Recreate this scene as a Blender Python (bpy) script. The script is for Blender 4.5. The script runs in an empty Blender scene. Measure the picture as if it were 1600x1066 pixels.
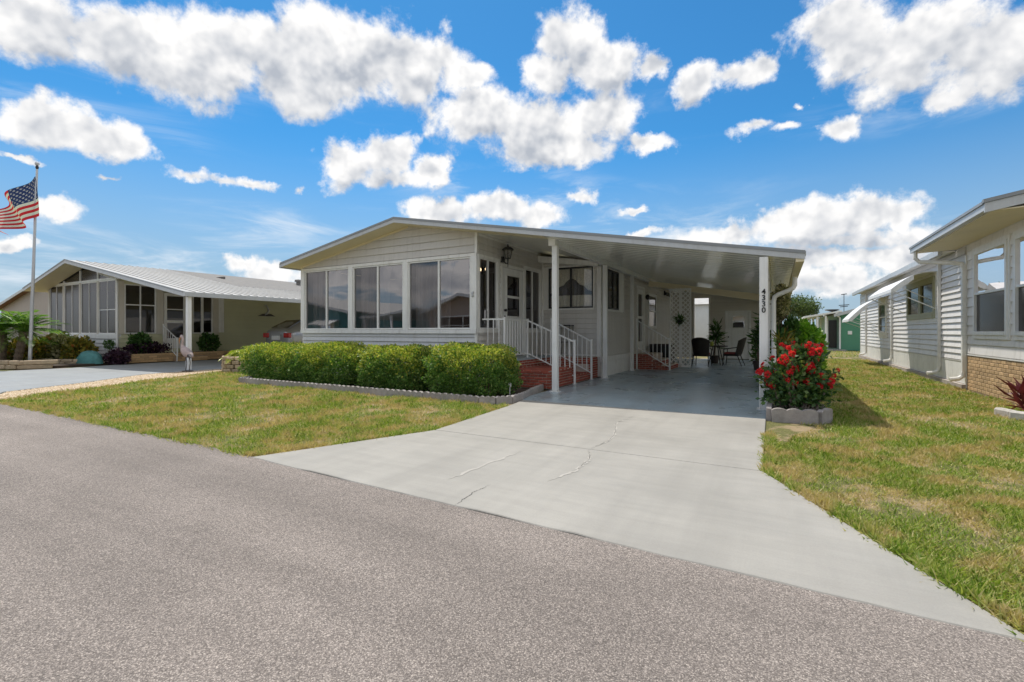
import bpy, math, random
import numpy as np
from mathutils import Vector, Matrix

random.seed(7)
RNG = np.random.default_rng(11)
R = math.radians
scene = bpy.context.scene
COL = scene.collection

# ------------------------------------------------------------------ camera
CAM_YAW = R(29.03)          # the house runs along +Y, the camera looks to the left of it
cam_data = bpy.data.cameras.new('camera')
cam_data.sensor_width = 36.0
cam_data.lens = 16.785
cam_data.shift_y = -15 / 1600
cam_data.clip_end = 6000
cam_data.clip_start = 0.05
cam = bpy.data.objects.new('camera', cam_data)
COL.objects.link(cam)
cam.location = (0, 0, 1.25)
cam.rotation_euler = (R(90), 0, CAM_YAW)
scene.camera = cam

# ------------------------------------------------------------------ light and exposure
SUN_DIR = Vector((-0.38, 0.31, 1.0)).normalized()       # towards the sun
sun_data = bpy.data.lights.new('sun', 'SUN')
sun_data.energy = 2.0
sun_data.angle = R(0.53)
sun_data.color = (1.0, 0.95, 0.86)
sun = bpy.data.objects.new('sun', sun_data)
COL.objects.link(sun)
sun.rotation_euler = SUN_DIR.to_track_quat('Z', 'Y').to_euler()
sun.location = (0, 0, 30)

vs = scene.view_settings
vs.view_transform = 'Standard'
vs.look = 'None'
vs.exposure = 0.95
vs.gamma = 1.0
vs.use_curve_mapping = False
scene.cycles.max_bounces = 10
scene.cycles.diffuse_bounces = 6
scene.cycles.transparent_max_bounces = 12
scene.cycles.use_denoising = True


def build_world():
    w = bpy.data.worlds.new('World')
    scene.world = w
    w.use_nodes = True
    w.cycles.sampling_method = 'NONE'
    nt = w.node_tree
    N, L = nt.nodes, nt.links
    for n in list(N):
        N.remove(n)

    def math_(op, a, b=None, c=None, clamp=False):
        n = N.new('ShaderNodeMath'); n.operation = op; n.use_clamp = clamp
        for i, v in enumerate((a, b, c)):
            if v is None:
                continue
            if isinstance(v, (int, float)):
                n.inputs[i].default_value = v
            else:
                L.new(v, n.inputs[i])
        return n.outputs[0]

    def mrange(v, a, b, lo=0.0, hi=1.0, kind='SMOOTHSTEP'):
        n = N.new('ShaderNodeMapRange'); n.interpolation_type = kind
        L.new(v, n.inputs[0])
        n.inputs[1].default_value = a; n.inputs[2].default_value = b
        n.inputs[3].default_value = lo; n.inputs[4].default_value = hi
        return n.outputs[0]

    def mixc(f, a, b):
        n = N.new('ShaderNodeMix'); n.data_type = 'RGBA'
        if isinstance(f, (int, float)):
            n.inputs[0].default_value = f
        else:
            L.new(f, n.inputs[0])
        for k, v in ((6, a), (7, b)):
            if isinstance(v, tuple):
                n.inputs[k].default_value = (*v, 1)
            else:
                L.new(v, n.inputs[k])
        return n.outputs[2]

    def noise(vec, scale, detail=6, rough=0.55, dist=0.0):
        n = N.new('ShaderNodeTexNoise')
        L.new(vec, n.inputs['Vector'])
        n.inputs['Scale'].default_value = scale
        n.inputs['Detail'].default_value = detail
        n.inputs['Roughness'].default_value = rough
        n.inputs['Distortion'].default_value = dist
        return n

    sky = N.new('ShaderNodeTexSky')
    sky.sky_type = 'NISHITA'
    sky.sun_disc = False
    sky.sun_elevation = math.asin(SUN_DIR.z)
    sky.sun_rotation = math.atan2(SUN_DIR.x, SUN_DIR.y)
    sky.air_density = 1.0
    sky.dust_density = 0.3
    sky.ozone_density = 3.0
    hs = N.new('ShaderNodeHueSaturation')
    hs.inputs['Saturation'].default_value = 1.0
    hs.inputs['Value'].default_value = 1.0
    L.new(sky.outputs[0], hs.inputs['Color'])

    tc = N.new('ShaderNodeTexCoord')
    d = tc.outputs['Generated']
    sep = N.new('ShaderNodeSeparateXYZ'); L.new(d, sep.inputs[0])
    x, y, z = sep.outputs
    az0 = math_('ARCTAN2', x, y)                       # compass angle of the direction
    az = math_('ADD', az0, CAM_YAW)
    hor = math_('SQRT', math_('ADD', math_('MULTIPLY', x, x), math_('MULTIPLY', y, y)))
    el = math_('DIVIDE', z, math_('MAXIMUM', hor, 0.02))  # tangent of the elevation
    uv = N.new('ShaderNodeCombineXYZ')
    L.new(az, uv.inputs[0]); L.new(el, uv.inputs[1])
    # ragged edges: shift the lookup by noise
    n1 = noise(d, 8.0, 6, 0.62)
    off = N.new('ShaderNodeVectorMath'); off.operation = 'MULTIPLY_ADD'
    L.new(n1.outputs['Color'], off.inputs[0])
    off.inputs[1].default_value = (0.13, 0.10, 0); off.inputs[2].default_value = (-0.065, -0.05, 0)
    add = N.new('ShaderNodeVectorMath'); L.new(uv.outputs[0], add.inputs[0]); L.new(off.outputs[0], add.inputs[1])
    uvn = add.outputs[0]
    # individual cumulus clouds: (azimuth, tan elevation, half width, half height) of each puff
    def field(vec, puffs):
        cur = None
        for (a, e, ha, he) in puffs:
            thin = 0.0
            ha *= 1.10; he *= 1.10
            if he < 0.035:
                thin = 0.40 if he < 0.02 else 0.25
                ha *= 1.1 + thin; he *= 1 + thin * 1.3
            v = N.new('ShaderNodeVectorMath'); v.operation = 'MULTIPLY_ADD'
            L.new(vec, v.inputs[0])
            v.inputs[1].default_value = (1 / ha, 1 / he, 0)
            v.inputs[2].default_value = (-a / ha, -e / he, 0)
            ln = N.new('ShaderNodeVectorMath'); ln.operation = 'LENGTH'
            L.new(v.outputs[0], ln.inputs[0])
            lv = ln.outputs['Value']
            if thin:
                lv = math_('ADD', lv, thin)          # small scraps of cloud are thin and break up
            cur = lv if cur is None else math_('SMOOTH_MIN', cur, lv, 0.25)
        return math_('SUBTRACT', 1.0, cur)
    body = field(uvn, CLOUD_PUFFS)
    hi_ = N.new('ShaderNodeVectorMath'); hi_.operation = 'ADD'
    L.new(uvn, hi_.inputs[0]); hi_.inputs[1].default_value = (-0.01, 0.05, 0)
    above = field(hi_.outputs[0], [p for p in CLOUD_PUFFS if p[3] > 0.026])
    # unseen sky: noise cloud on a flat layer, cover raised to brighten shade
    zc = math_('MAXIMUM', z, 0.04)
    lay = N.new('ShaderNodeCombineXYZ')
    L.new(math_('DIVIDE', x, math_('ADD', zc, 0.12)), lay.inputs[0])
    L.new(math_('DIVIDE', y, math_('ADD', zc, 0.12)), lay.inputs[1])
    nl = noise(lay.outputs[0], 0.9, 4, 0.55)
    layer = mrange(nl.outputs[0], 0.36, 0.62, -0.25, 0.95, 'LINEAR')
    aa = math_('ABSOLUTE', az)
    outside = math_('MAXIMUM', mrange(aa, 0.82, 1.0), mrange(el, 0.68, 0.95))
    mx = N.new('ShaderNodeMix'); mx.data_type = 'FLOAT'
    L.new(outside, mx.inputs[0]); L.new(body, mx.inputs[2]); L.new(layer, mx.inputs[3])
    own = body
    body = mx.outputs[0]
    base_side = mrange(math_('SUBTRACT', above, own), -0.30, 0.60, 0.0, 0.70)     # underside of each heap
    base_side = math_('MULTIPLY', base_side, math_('SUBTRACT', 1.0, outside))
    # billows: lumps at several sizes; the side of each lump turned up to the light is white, its underside grey
    nb = noise(d, 13.0, 9, 0.62, 0.1)
    nb_lo = noise(d, 13.0, 3, 0.55, 0.1)
    up_ = N.new('ShaderNodeVectorMath'); up_.operation = 'ADD'
    L.new(d, up_.inputs[0]); up_.inputs[1].default_value = (-0.008, 0.0, 0.020)
    nb_up = noise(up_.outputs[0], 13.0, 3, 0.55, 0.1)
    bill = math_('MULTIPLY', math_('SUBTRACT', nb.outputs[0], 0.5), 1.9)
    dens = math_('ADD', body, bill)
    alpha = mrange(dens, -0.02, 0.42)
    alpha = math_('MULTIPLY', alpha, mrange(el, 0.0, 0.03))
    relief = math_('ADD', math_('MULTIPLY', math_('SUBTRACT', nb_up.outputs[0], nb_lo.outputs[0]), 3.0), math_('MULTIPLY', math_('SUBTRACT', nb_lo.outputs[0], nb.outputs[0]), 1.2))
    deep = math_('ADD', mrange(body, 0.12, 0.80, 0.0, 0.42), base_side)
    grey = math_('ADD', math_('ADD', deep, relief), -0.06, clamp=True)
    # wisps of cirrus, stretched sideways
    st = N.new('ShaderNodeVectorMath'); st.operation = 'MULTIPLY'
    L.new(uv.outputs[0], st.inputs[0]); st.inputs[1].default_value = (1.0, 4.5, 1)
    nc = noise(st.outputs[0], 4.0, 5, 0.65, 0.6)
    ncm = noise(st.outputs[0], 1.3, 2, 0.5)
    cirrus = math_('MULTIPLY', mrange(nc.outputs[0], 0.42, 0.75), mrange(ncm.outputs[0], 0.42, 0.60))
    cirrus = math_('MULTIPLY', math_('MULTIPLY', cirrus, 0.9), mrange(el, 0.55, 0.2))
    haze = mrange(el, 0.40, 0.0, 0.0, 0.90)
    S = 10.0                                   # background strength is 1/S
    base = hs.outputs[0]
    tint = N.new('ShaderNodeMix'); tint.data_type = 'RGBA'; tint.blend_type = 'MULTIPLY'
    tint.inputs[0].default_value = 1.0
    L.new(base, tint.inputs[6]); tint.inputs[7].default_value = SKY_TINT
    base = mixc(haze, tint.outputs[2], (0.22 * S, 0.272 * S, 0.332 * S))
    base = mixc(cirrus, base, (0.42 * S, 0.46 * S, 0.50 * S))
    cl = mixc(grey, (0.53 * S, 0.525 * S, 0.52 * S), (0.25 * S, 0.27 * S, 0.305 * S))
    col = mixc(alpha, base, cl)
    bg = N.new('ShaderNodeBackground')
    bg.inputs['Strength'].default_value = 1.0 / S
    L.new(col, bg.inputs['Color'])
    out = N.new('ShaderNodeOutputWorld')
    L.new(bg.outputs[0], out.inputs['Surface'])


SKY_TINT = (0.185, 0.535, 0.70, 1)
# each puff: compass angle from the view axis, tangent of elevation, half width, half height (all in radians / tangents)
CLOUD_PUFFS = [
    (-0.7814, 0.4501, 0.078, 0.0523), (-0.6774, 0.4627, 0.1103, 0.0731), (-0.5622, 0.4854, 0.12, 0.0851), (-0.4387, 0.5194, 0.1479, 0.0971),
    (-0.3113, 0.5525, 0.163, 0.1021), (-0.1984, 0.5559, 0.1219, 0.0815), (-0.1068, 0.5371, 0.0662, 0.0347), (-0.0803, 0.4516, 0.0956, 0.0641),
    (0.0469, 0.4325, 0.1198, 0.067), (0.1725, 0.4332, 0.1063, 0.0607), (0.0936, 0.3817, 0.1452, 0.0427), (0.2868, 0.3754, 0.0555, 0.0206),
    (0.1333, 0.6151, 0.0762, 0.0664), (0.0803, 0.5425, 0.0824, 0.0561), (0.192, 0.5434, 0.0928, 0.0605), (0.2769, 0.5261, 0.0347, 0.0361),
    (0.3649, 0.4884, 0.0468, 0.0451), (0.4387, 0.4854, 0.0681, 0.0291), (0.4901, 0.492, 0.0271, 0.0177), (0.6087, 0.5037, 0.0813, 0.077),
    (0.7091, 0.4558, 0.1008, 0.0814), (0.7947, 0.4113, 0.0859, 0.0751), (0.7536, 0.3597, 0.05, 0.0235), (0.469, 0.385, 0.0427, 0.0167),
    (0.5279, 0.3706, 0.032, 0.0139), (0.6042, 0.3453, 0.0409, 0.0287), (0.5428, 0.4144, 0.0147, 0.0103), 
    (-0.7814, 0.3122, 0.0576, 0.0381), (-0.7167, 0.3133, 0.0649, 0.0384), (-0.6675, 0.3116, 0.0331, 0.0232), (-0.8045, 0.2491, 0.0181, 0.0084),
    (-0.5997, 0.2789, 0.0503, 0.0144), (-0.5428, 0.2801, 0.059, 0.0161), (-0.5005, 0.2799, 0.0371, 0.0118), (-0.6934, 0.2588, 0.0159, 0.0082),
    (-0.431, 0.2801, 0.0188, 0.011), (-0.3354, 0.3291, 0.0597, 0.0532), (-0.2619, 0.347, 0.065, 0.057), (-0.1595, 0.3282, 0.0444, 0.0344),
    (-0.2619, 0.3107, 0.1184, 0.0233), (-0.7571, 0.1919, 0.0411, 0.0166), (-0.8109, 0.1219, 0.014, 0.0111), (-0.5128, 0.1285, 0.0458, 0.014),
    (-0.4658, 0.1078, 0.0749, 0.0287), (-0.1333, 0.2471, 0.0893, 0.0345), (-0.0335, 0.2626, 0.0828, 0.0402), (0.0602, 0.2382, 0.08, 0.0294),
    (0.153, 0.2835, 0.0393, 0.0212), (0.2682, 0.2495, 0.0274, 0.0103), (0.4387, 0.1917, 0.0988, 0.0267), (0.5428, 0.1905, 0.1081, 0.039),
    (0.6309, 0.1927, 0.0919, 0.0368), (0.6934, 0.1856, 0.0286, 0.0351), (0.6177, 0.153, 0.134, 0.0153), (0.5574, 0.1229, 0.0676, 0.0228),
    (0.6609, 0.1196, 0.0753, 0.019), (0.5812, 0.0818, 0.1031, 0.0291), (0.5229, 0.1138, 0.0402, 0.0256), (0.2744, 0.1961, 0.0497, 0.0103),
]
build_world()

# ------------------------------------------------------------------ materials
MATS = {}


def M(name, col, rough=0.6, var=0.10, scale=3.0, bump=0.0, bscale=120.0, metallic=0.0, objrand=0.0,
      dirt=None, dirt_amt=0.0, dirt_scale=1.5, spec=0.5, coat=0.0, streak=0.0):
    """Painted / plain surface: base colour with soft mottling, optional per-object variation, stains and fine relief."""
    if name in MATS:
        return MATS[name]
    m = bpy.data.materials.new(name); m.use_nodes = True
    nt = m.node_tree; N, L = nt.nodes, nt.links
    b = N['Principled BSDF']
    b.inputs['Roughness'].default_value = rough
    b.inputs['Metallic'].default_value = metallic
    b.inputs['Specular IOR Level'].default_value = spec
    b.inputs['Coat Weight'].default_value = coat
    tc = N.new('ShaderNodeNewGeometry')
    pos = tc.outputs['Position']
    nz = N.new('ShaderNodeTexNoise'); L.new(pos, nz.inputs['Vector'])
    nz.inputs['Scale'].default_value = scale; nz.inputs['Detail'].default_value = 6; nz.inputs['Roughness'].default_value = 0.6
    mr = N.new('ShaderNodeMapRange'); L.new(nz.outputs[0], mr.inputs[0])
    mr.inputs[1].default_value = 0.25; mr.inputs[2].default_value = 0.75
    mr.inputs[3].default_value = 1 - var; mr.inputs[4].default_value = 1 + var
    val = mr.outputs[0]
    if objrand:
        oi = N.new('ShaderNodeObjectInfo')
        m2 = N.new('ShaderNodeMapRange'); L.new(oi.outputs['Random'], m2.inputs[0])
        m2.inputs[3].default_value = 1 - objrand; m2.inputs[4].default_value = 1 + objrand
        mm = N.new('ShaderNodeMath'); mm.operation = 'MULTIPLY'
        L.new(val, mm.inputs[0]); L.new(m2.outputs[0], mm.inputs[1]); val = mm.outputs[0]
    vm = N.new('ShaderNodeVectorMath'); vm.operation = 'SCALE'
    vm.inputs[0].default_value = col[:3]; L.new(val, vm.inputs['Scale'])
    c = vm.outputs[0]
    if dirt:
        n2 = N.new('ShaderNodeTexNoise'); L.new(pos, n2.inputs['Vector'])
        n2.inputs['Scale'].default_value = dirt_scale; n2.inputs['Detail'].default_value = 8; n2.inputs['Roughness'].default_value = 0.7
        m3 = N.new('ShaderNodeMapRange'); L.new(n2.outputs[0], m3.inputs[0])
        m3.inputs[1].default_value = 0.48; m3.inputs[2].default_value = 0.75; m3.inputs[4].default_value = dirt_amt
        mx = N.new('ShaderNodeMix'); mx.data_type = 'RGBA'
        L.new(m3.outputs[0], mx.inputs[0]); L.new(c, mx.inputs[6]); mx.inputs[7].default_value = (*dirt, 1)
        c = mx.outputs[2]
    if streak:
        vz = N.new('ShaderNodeVectorMath'); vz.operation = 'MULTIPLY'; L.new(pos, vz.inputs[0]); vz.inputs[1].default_value = (9.0, 9.0, 0.7)
        n4 = N.new('ShaderNodeTexNoise'); L.new(vz.outputs[0], n4.inputs['Vector'])
        n4.inputs['Scale'].default_value = 1.0; n4.inputs['Detail'].default_value = 5; n4.inputs['Roughness'].default_value = 0.65
        m4 = N.new('ShaderNodeMapRange'); L.new(n4.outputs[0], m4.inputs[0])
        m4.inputs[1].default_value = 0.50; m4.inputs[2].default_value = 0.74; m4.inputs[4].default_value = streak
        x4 = N.new('ShaderNodeMix'); x4.data_type = 'RGBA'
        L.new(m4.outputs[0], x4.inputs[0]); L.new(c, x4.inputs[6]); x4.inputs[7].default_value = (0.30, 0.275, 0.23, 1)
        c = x4.outputs[2]
    L.new(c, b.inputs['Base Color'])
    if bump:
        n3 = N.new('ShaderNodeTexNoise'); L.new(pos, n3.inputs['Vector'])
        n3.inputs['Scale'].default_value = bscale; n3.inputs['Detail'].default_value = 4
        bp = N.new('ShaderNodeBump'); bp.inputs['Strength'].default_value = bump; bp.inputs['Distance'].default_value = 0.01
        L.new(n3.outputs[0], bp.inputs['Height']); L.new(bp.outputs[0], b.inputs['Normal'])
    MATS[name] = m
    return m


def leaf_mat(name, cols, trans=0.35, rough=0.45, patch=None, patch_scale=1.0, patch_amt=0.6):
    """Leaves: each leaf takes its own colour from the ramp; light shines through a little."""
    m = bpy.data.materials.new(name); m.use_nodes = True
    nt = m.node_tree; N, L = nt.nodes, nt.links
    b = N['Principled BSDF']; out = N['Material Output']
    g = N.new('ShaderNodeNewGeometry')
    rp = N.new('ShaderNodeValToRGB'); rp.color_ramp.interpolation = 'LINEAR'
    els = rp.color_ramp.elements
    while len(els) < len(cols):
        els.new(0.5)
    for i, (p, c) in enumerate(cols):
        els[i].position = p; els[i].color = (*c, 1)
    L.new(g.outputs['Random Per Island'], rp.inputs[0])
    c = rp.outputs[0]
    if patch:
        nz = N.new('ShaderNodeTexNoise'); L.new(g.outputs['Position'], nz.inputs['Vector'])
        nz.inputs['Scale'].default_value = patch_scale; nz.inputs['Detail'].default_value = 5; nz.inputs['Roughness'].default_value = 0.65
        mr = N.new('ShaderNodeMapRange'); L.new(nz.outputs[0], mr.inputs[0])
        mr.inputs[1].default_value = 0.465; mr.inputs[2].default_value = 0.555; mr.inputs[4].default_value = patch_amt
        mx = N.new('ShaderNodeMix'); mx.data_type = 'RGBA'
        L.new(mr.outputs[0], mx.inputs[0]); L.new(c, mx.inputs[6]); mx.inputs[7].default_value = (*patch, 1)
        c = mx.outputs[2]
    L.new(c, b.inputs['Base Color'])
    b.inputs['Roughness'].default_value = rough
    b.inputs['Specular IOR Level'].default_value = 0.35
    t = N.new('ShaderNodeBsdfTranslucent')
    br = N.new('ShaderNodeVectorMath'); br.operation = 'MULTIPLY'
    L.new(c, br.inputs[0]); br.inputs[1].default_value = (1.3, 1.5, 0.7)
    L.new(br.outputs[0], t.inputs['Color'])
    ms = N.new('ShaderNodeMixShader'); ms.inputs[0].default_value = trans
    L.new(b.outputs[0], ms.inputs[1]); L.new(t.outputs[0], ms.inputs[2])
    L.new(ms.outputs[0], out.inputs['Surface'])
    MATS[name] = m
    return m


def glass_mat(name, reflect=0.3, tint=(0.10, 0.10, 0.12), rough=0.0, through=0.6):
    """Tinted window pane: part mirror, part see-through (dark tint)."""
    m = bpy.data.materials.new(name); m.use_nodes = True
    nt = m.node_tree; N, L = nt.nodes, nt.links
    for n in list(N):
        if n.type == 'BSDF_PRINCIPLED':
            N.remove(n)
    out = N['Material Output']
    gl = N.new('ShaderNodeBsdfGlossy'); gl.inputs['Roughness'].default_value = rough
    gl.inputs['Color'].default_value = (0.95, 0.93, 0.95, 1)
    tr = N.new('ShaderNodeBsdfTransparent')
    tr.inputs['Color'].default_value = (through, through, through, 1)
    df = N.new('ShaderNodeBsdfDiffuse'); df.inputs['Color'].default_value = (*tint, 1)
    a = N.new('ShaderNodeMixShader'); a.inputs[0].default_value = 0.22
    L.new(tr.outputs[0], a.inputs[1]); L.new(df.outputs[0], a.inputs[2])
    lw = N.new('ShaderNodeFresnel'); lw.inputs['IOR'].default_value = 1.5
    ad = N.new('ShaderNodeMath'); ad.operation = 'ADD'; ad.use_clamp = True
    L.new(lw.outputs[0], ad.inputs[0]); ad.inputs[1].default_value = reflect
    b = N.new('ShaderNodeMixShader'); L.new(ad.outputs[0], b.inputs[0])
    L.new(a.outputs[0], b.inputs[1]); L.new(gl.outputs[0], b.inputs[2])
    # slight waviness of the pane
    g = N.new('ShaderNodeNewGeometry')
    nz = N.new('ShaderNodeTexNoise'); L.new(g.outputs['Position'], nz.inputs['Vector'])
    nz.inputs['Scale'].default_value = 1.3; nz.inputs['Detail'].default_value = 1
    bp = N.new('ShaderNodeBump'); bp.inputs['Strength'].default_value = 0.05; bp.inputs['Distance'].default_value = 0.05
    L.new(nz.outputs[0], bp.inputs['Height']); L.new(bp.outputs[0], gl.inputs['Normal'])
    L.new(b.outputs[0], out.inputs['Surface'])
    MATS[name] = m
    return m


WHITE = M('white_paint', (0.82, 0.82, 0.805), 0.45, 0.04, 2.0, dirt=(0.45, 0.43, 0.38), dirt_amt=0.22, dirt_scale=2.5, streak=0.28)
TRIM = M('trim_paint', (0.81, 0.80, 0.77), 0.4, 0.04, 2.0, dirt=(0.5, 0.47, 0.4), dirt_amt=0.15, streak=0.28)
FASCIA = M('fascia_metal', (0.50, 0.52, 0.54), 0.35, 0.05, 1.5, dirt=(0.32, 0.31, 0.29), dirt_amt=0.35, dirt_scale=3, streak=0.28)
LIP = M('roof_edge_metal', (0.26, 0.275, 0.29), 0.38, 0.08, 2.0, dirt=(0.22, 0.21, 0.2), dirt_amt=0.5, dirt_scale=4)
SOFFIT = M('cream_soffit', (0.80, 0.71, 0.50), 0.5, 0.05, 1.5)
VINYL = M('grey_vinyl', (0.62, 0.595, 0.56), 0.48, 0.05, 1.2, objrand=0.03, dirt=(0.5, 0.46, 0.41), dirt_amt=0.18, streak=0.28)
VINYL_LOW = M('blue_grey_vinyl', (0.60, 0.605, 0.615), 0.48, 0.05, 1.2, objrand=0.03, streak=0.28)
VINYL_N = M('white_vinyl', (0.80, 0.775, 0.75), 0.45, 0.05, 1.2, objrand=0.03, dirt=(0.45, 0.43, 0.38), dirt_amt=0.22, streak=0.28)
OLIVE = M('olive_siding', (0.60, 0.60, 0.41), 0.55, 0.06, 1.2, objrand=0.04)
CEIL = M('ceiling_enamel', (0.82, 0.82, 0.76), 0.22, 0.04, 1.0, objrand=0.03, coat=0.3)
ROOFM = M('roof_metal', (0.50, 0.49, 0.47), 0.45, 0.08, 2.0, dirt=(0.24, 0.22, 0.2), dirt_amt=0.6, dirt_scale=2, objrand=0.05)
ROOFG = M('grey_shingle', (0.22, 0.21, 0.20), 0.9, 0.15, 6.0, bump=0.4, bscale=60)
BLACKF = M('black_frame', (0.02, 0.02, 0.02), 0.4, 0.1)
BLACK = M('black_paint', (0.015, 0.015, 0.016), 0.35, 0.1)
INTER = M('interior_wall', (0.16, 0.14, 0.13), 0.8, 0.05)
BRICK = M('red_brick', (0.31, 0.072, 0.045), 0.85, 0.22, 25.0, bump=0.5, bscale=90, objrand=0.30, dirt=(0.40, 0.26, 0.20), dirt_amt=0.30, dirt_scale=9)
MORTAR = M('mortar', (0.55, 0.46, 0.40), 0.95, 0.12, 20.0, bump=0.4, bscale=150)
TANBRICK = M('tan_brick', (0.52, 0.35, 0.19), 0.85, 0.15, 18.0, bump=0.5, bscale=80, objrand=0.22)
TANMORTAR = M('tan_mortar', (0.33, 0.24, 0.16), 0.95, 0.12, 20.0)
STONE = M('tan_block', (0.46, 0.36, 0.25), 0.9, 0.25, 9.0, bump=0.8, bscale=35, objrand=0.2)
EDGE = M('edging_concrete', (0.36, 0.33, 0.32), 0.9, 0.18, 12.0, bump=0.6, bscale=70, objrand=0.12, dirt=(0.16, 0.15, 0.13), dirt_amt=0.5, dirt_scale=5)
CURT = M('sheer_curtain', (0.40, 0.36, 0.35), 0.9, 0.06)
LACE = M('lace_curtain', (0.72, 0.66, 0.50), 0.9, 0.10, 14.0)
DIRT = M('bed_soil', (0.07, 0.052, 0.04), 0.95, 0.3, 20.0, bump=0.8, bscale=40)
BARK = M('bark', (0.17, 0.125, 0.09), 0.95, 0.25, 18.0, bump=0.8, bscale=45)
GLASS = glass_mat('window_glass', 0.20, (0.045, 0.036, 0.036), 0.0, 0.75)
CLEAR = glass_mat('clear_glass', 0.03, (0.3, 0.3, 0.3), 0.0, 0.95)
SCREEN = glass_mat('screened_glass', 0.07, (0.050, 0.042, 0.042), 0.03, 0.85)
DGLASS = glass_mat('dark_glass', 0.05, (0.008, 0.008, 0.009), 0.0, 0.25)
DSCREEN = M('dark_insect_screen', (0.040, 0.037, 0.040), 0.16, 0.3, 2.0, spec=0.22)
RGLASS = glass_mat('bright_reflecting_glass', 0.52, (0.02, 0.02, 0.022), 0.0, 0.5)
SCRMESH = glass_mat('insect_screen', 0.0, (0.050, 0.044, 0.044), 0.25, 0.36)


# ------------------------------------------------------------------ mesh helpers
W = {}          # world (or thing-local) position of every object made here


def put(o, parent, world):
    COL.objects.link(o)
    o.parent = parent
    pw = W.get(parent.name, Vector((0, 0, 0))) if parent else Vector((0, 0, 0))
    o.location = Vector(world) - pw
    W[o.name] = Vector(world)
    return o


def thing(name, label, cat, loc, group=None):
    o = bpy.data.objects.new(name, None)
    o.empty_display_size = 0.2
    put(o, None, loc)
    o['label'] = label; o['category'] = cat
    if group:
        o['group'] = group
    return o


def tag(o, label, cat, group=None, kind=None):
    o['label'] = label; o['category'] = cat
    if group:
        o['group'] = group
    if kind:
        o['kind'] = kind
    return o


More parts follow.
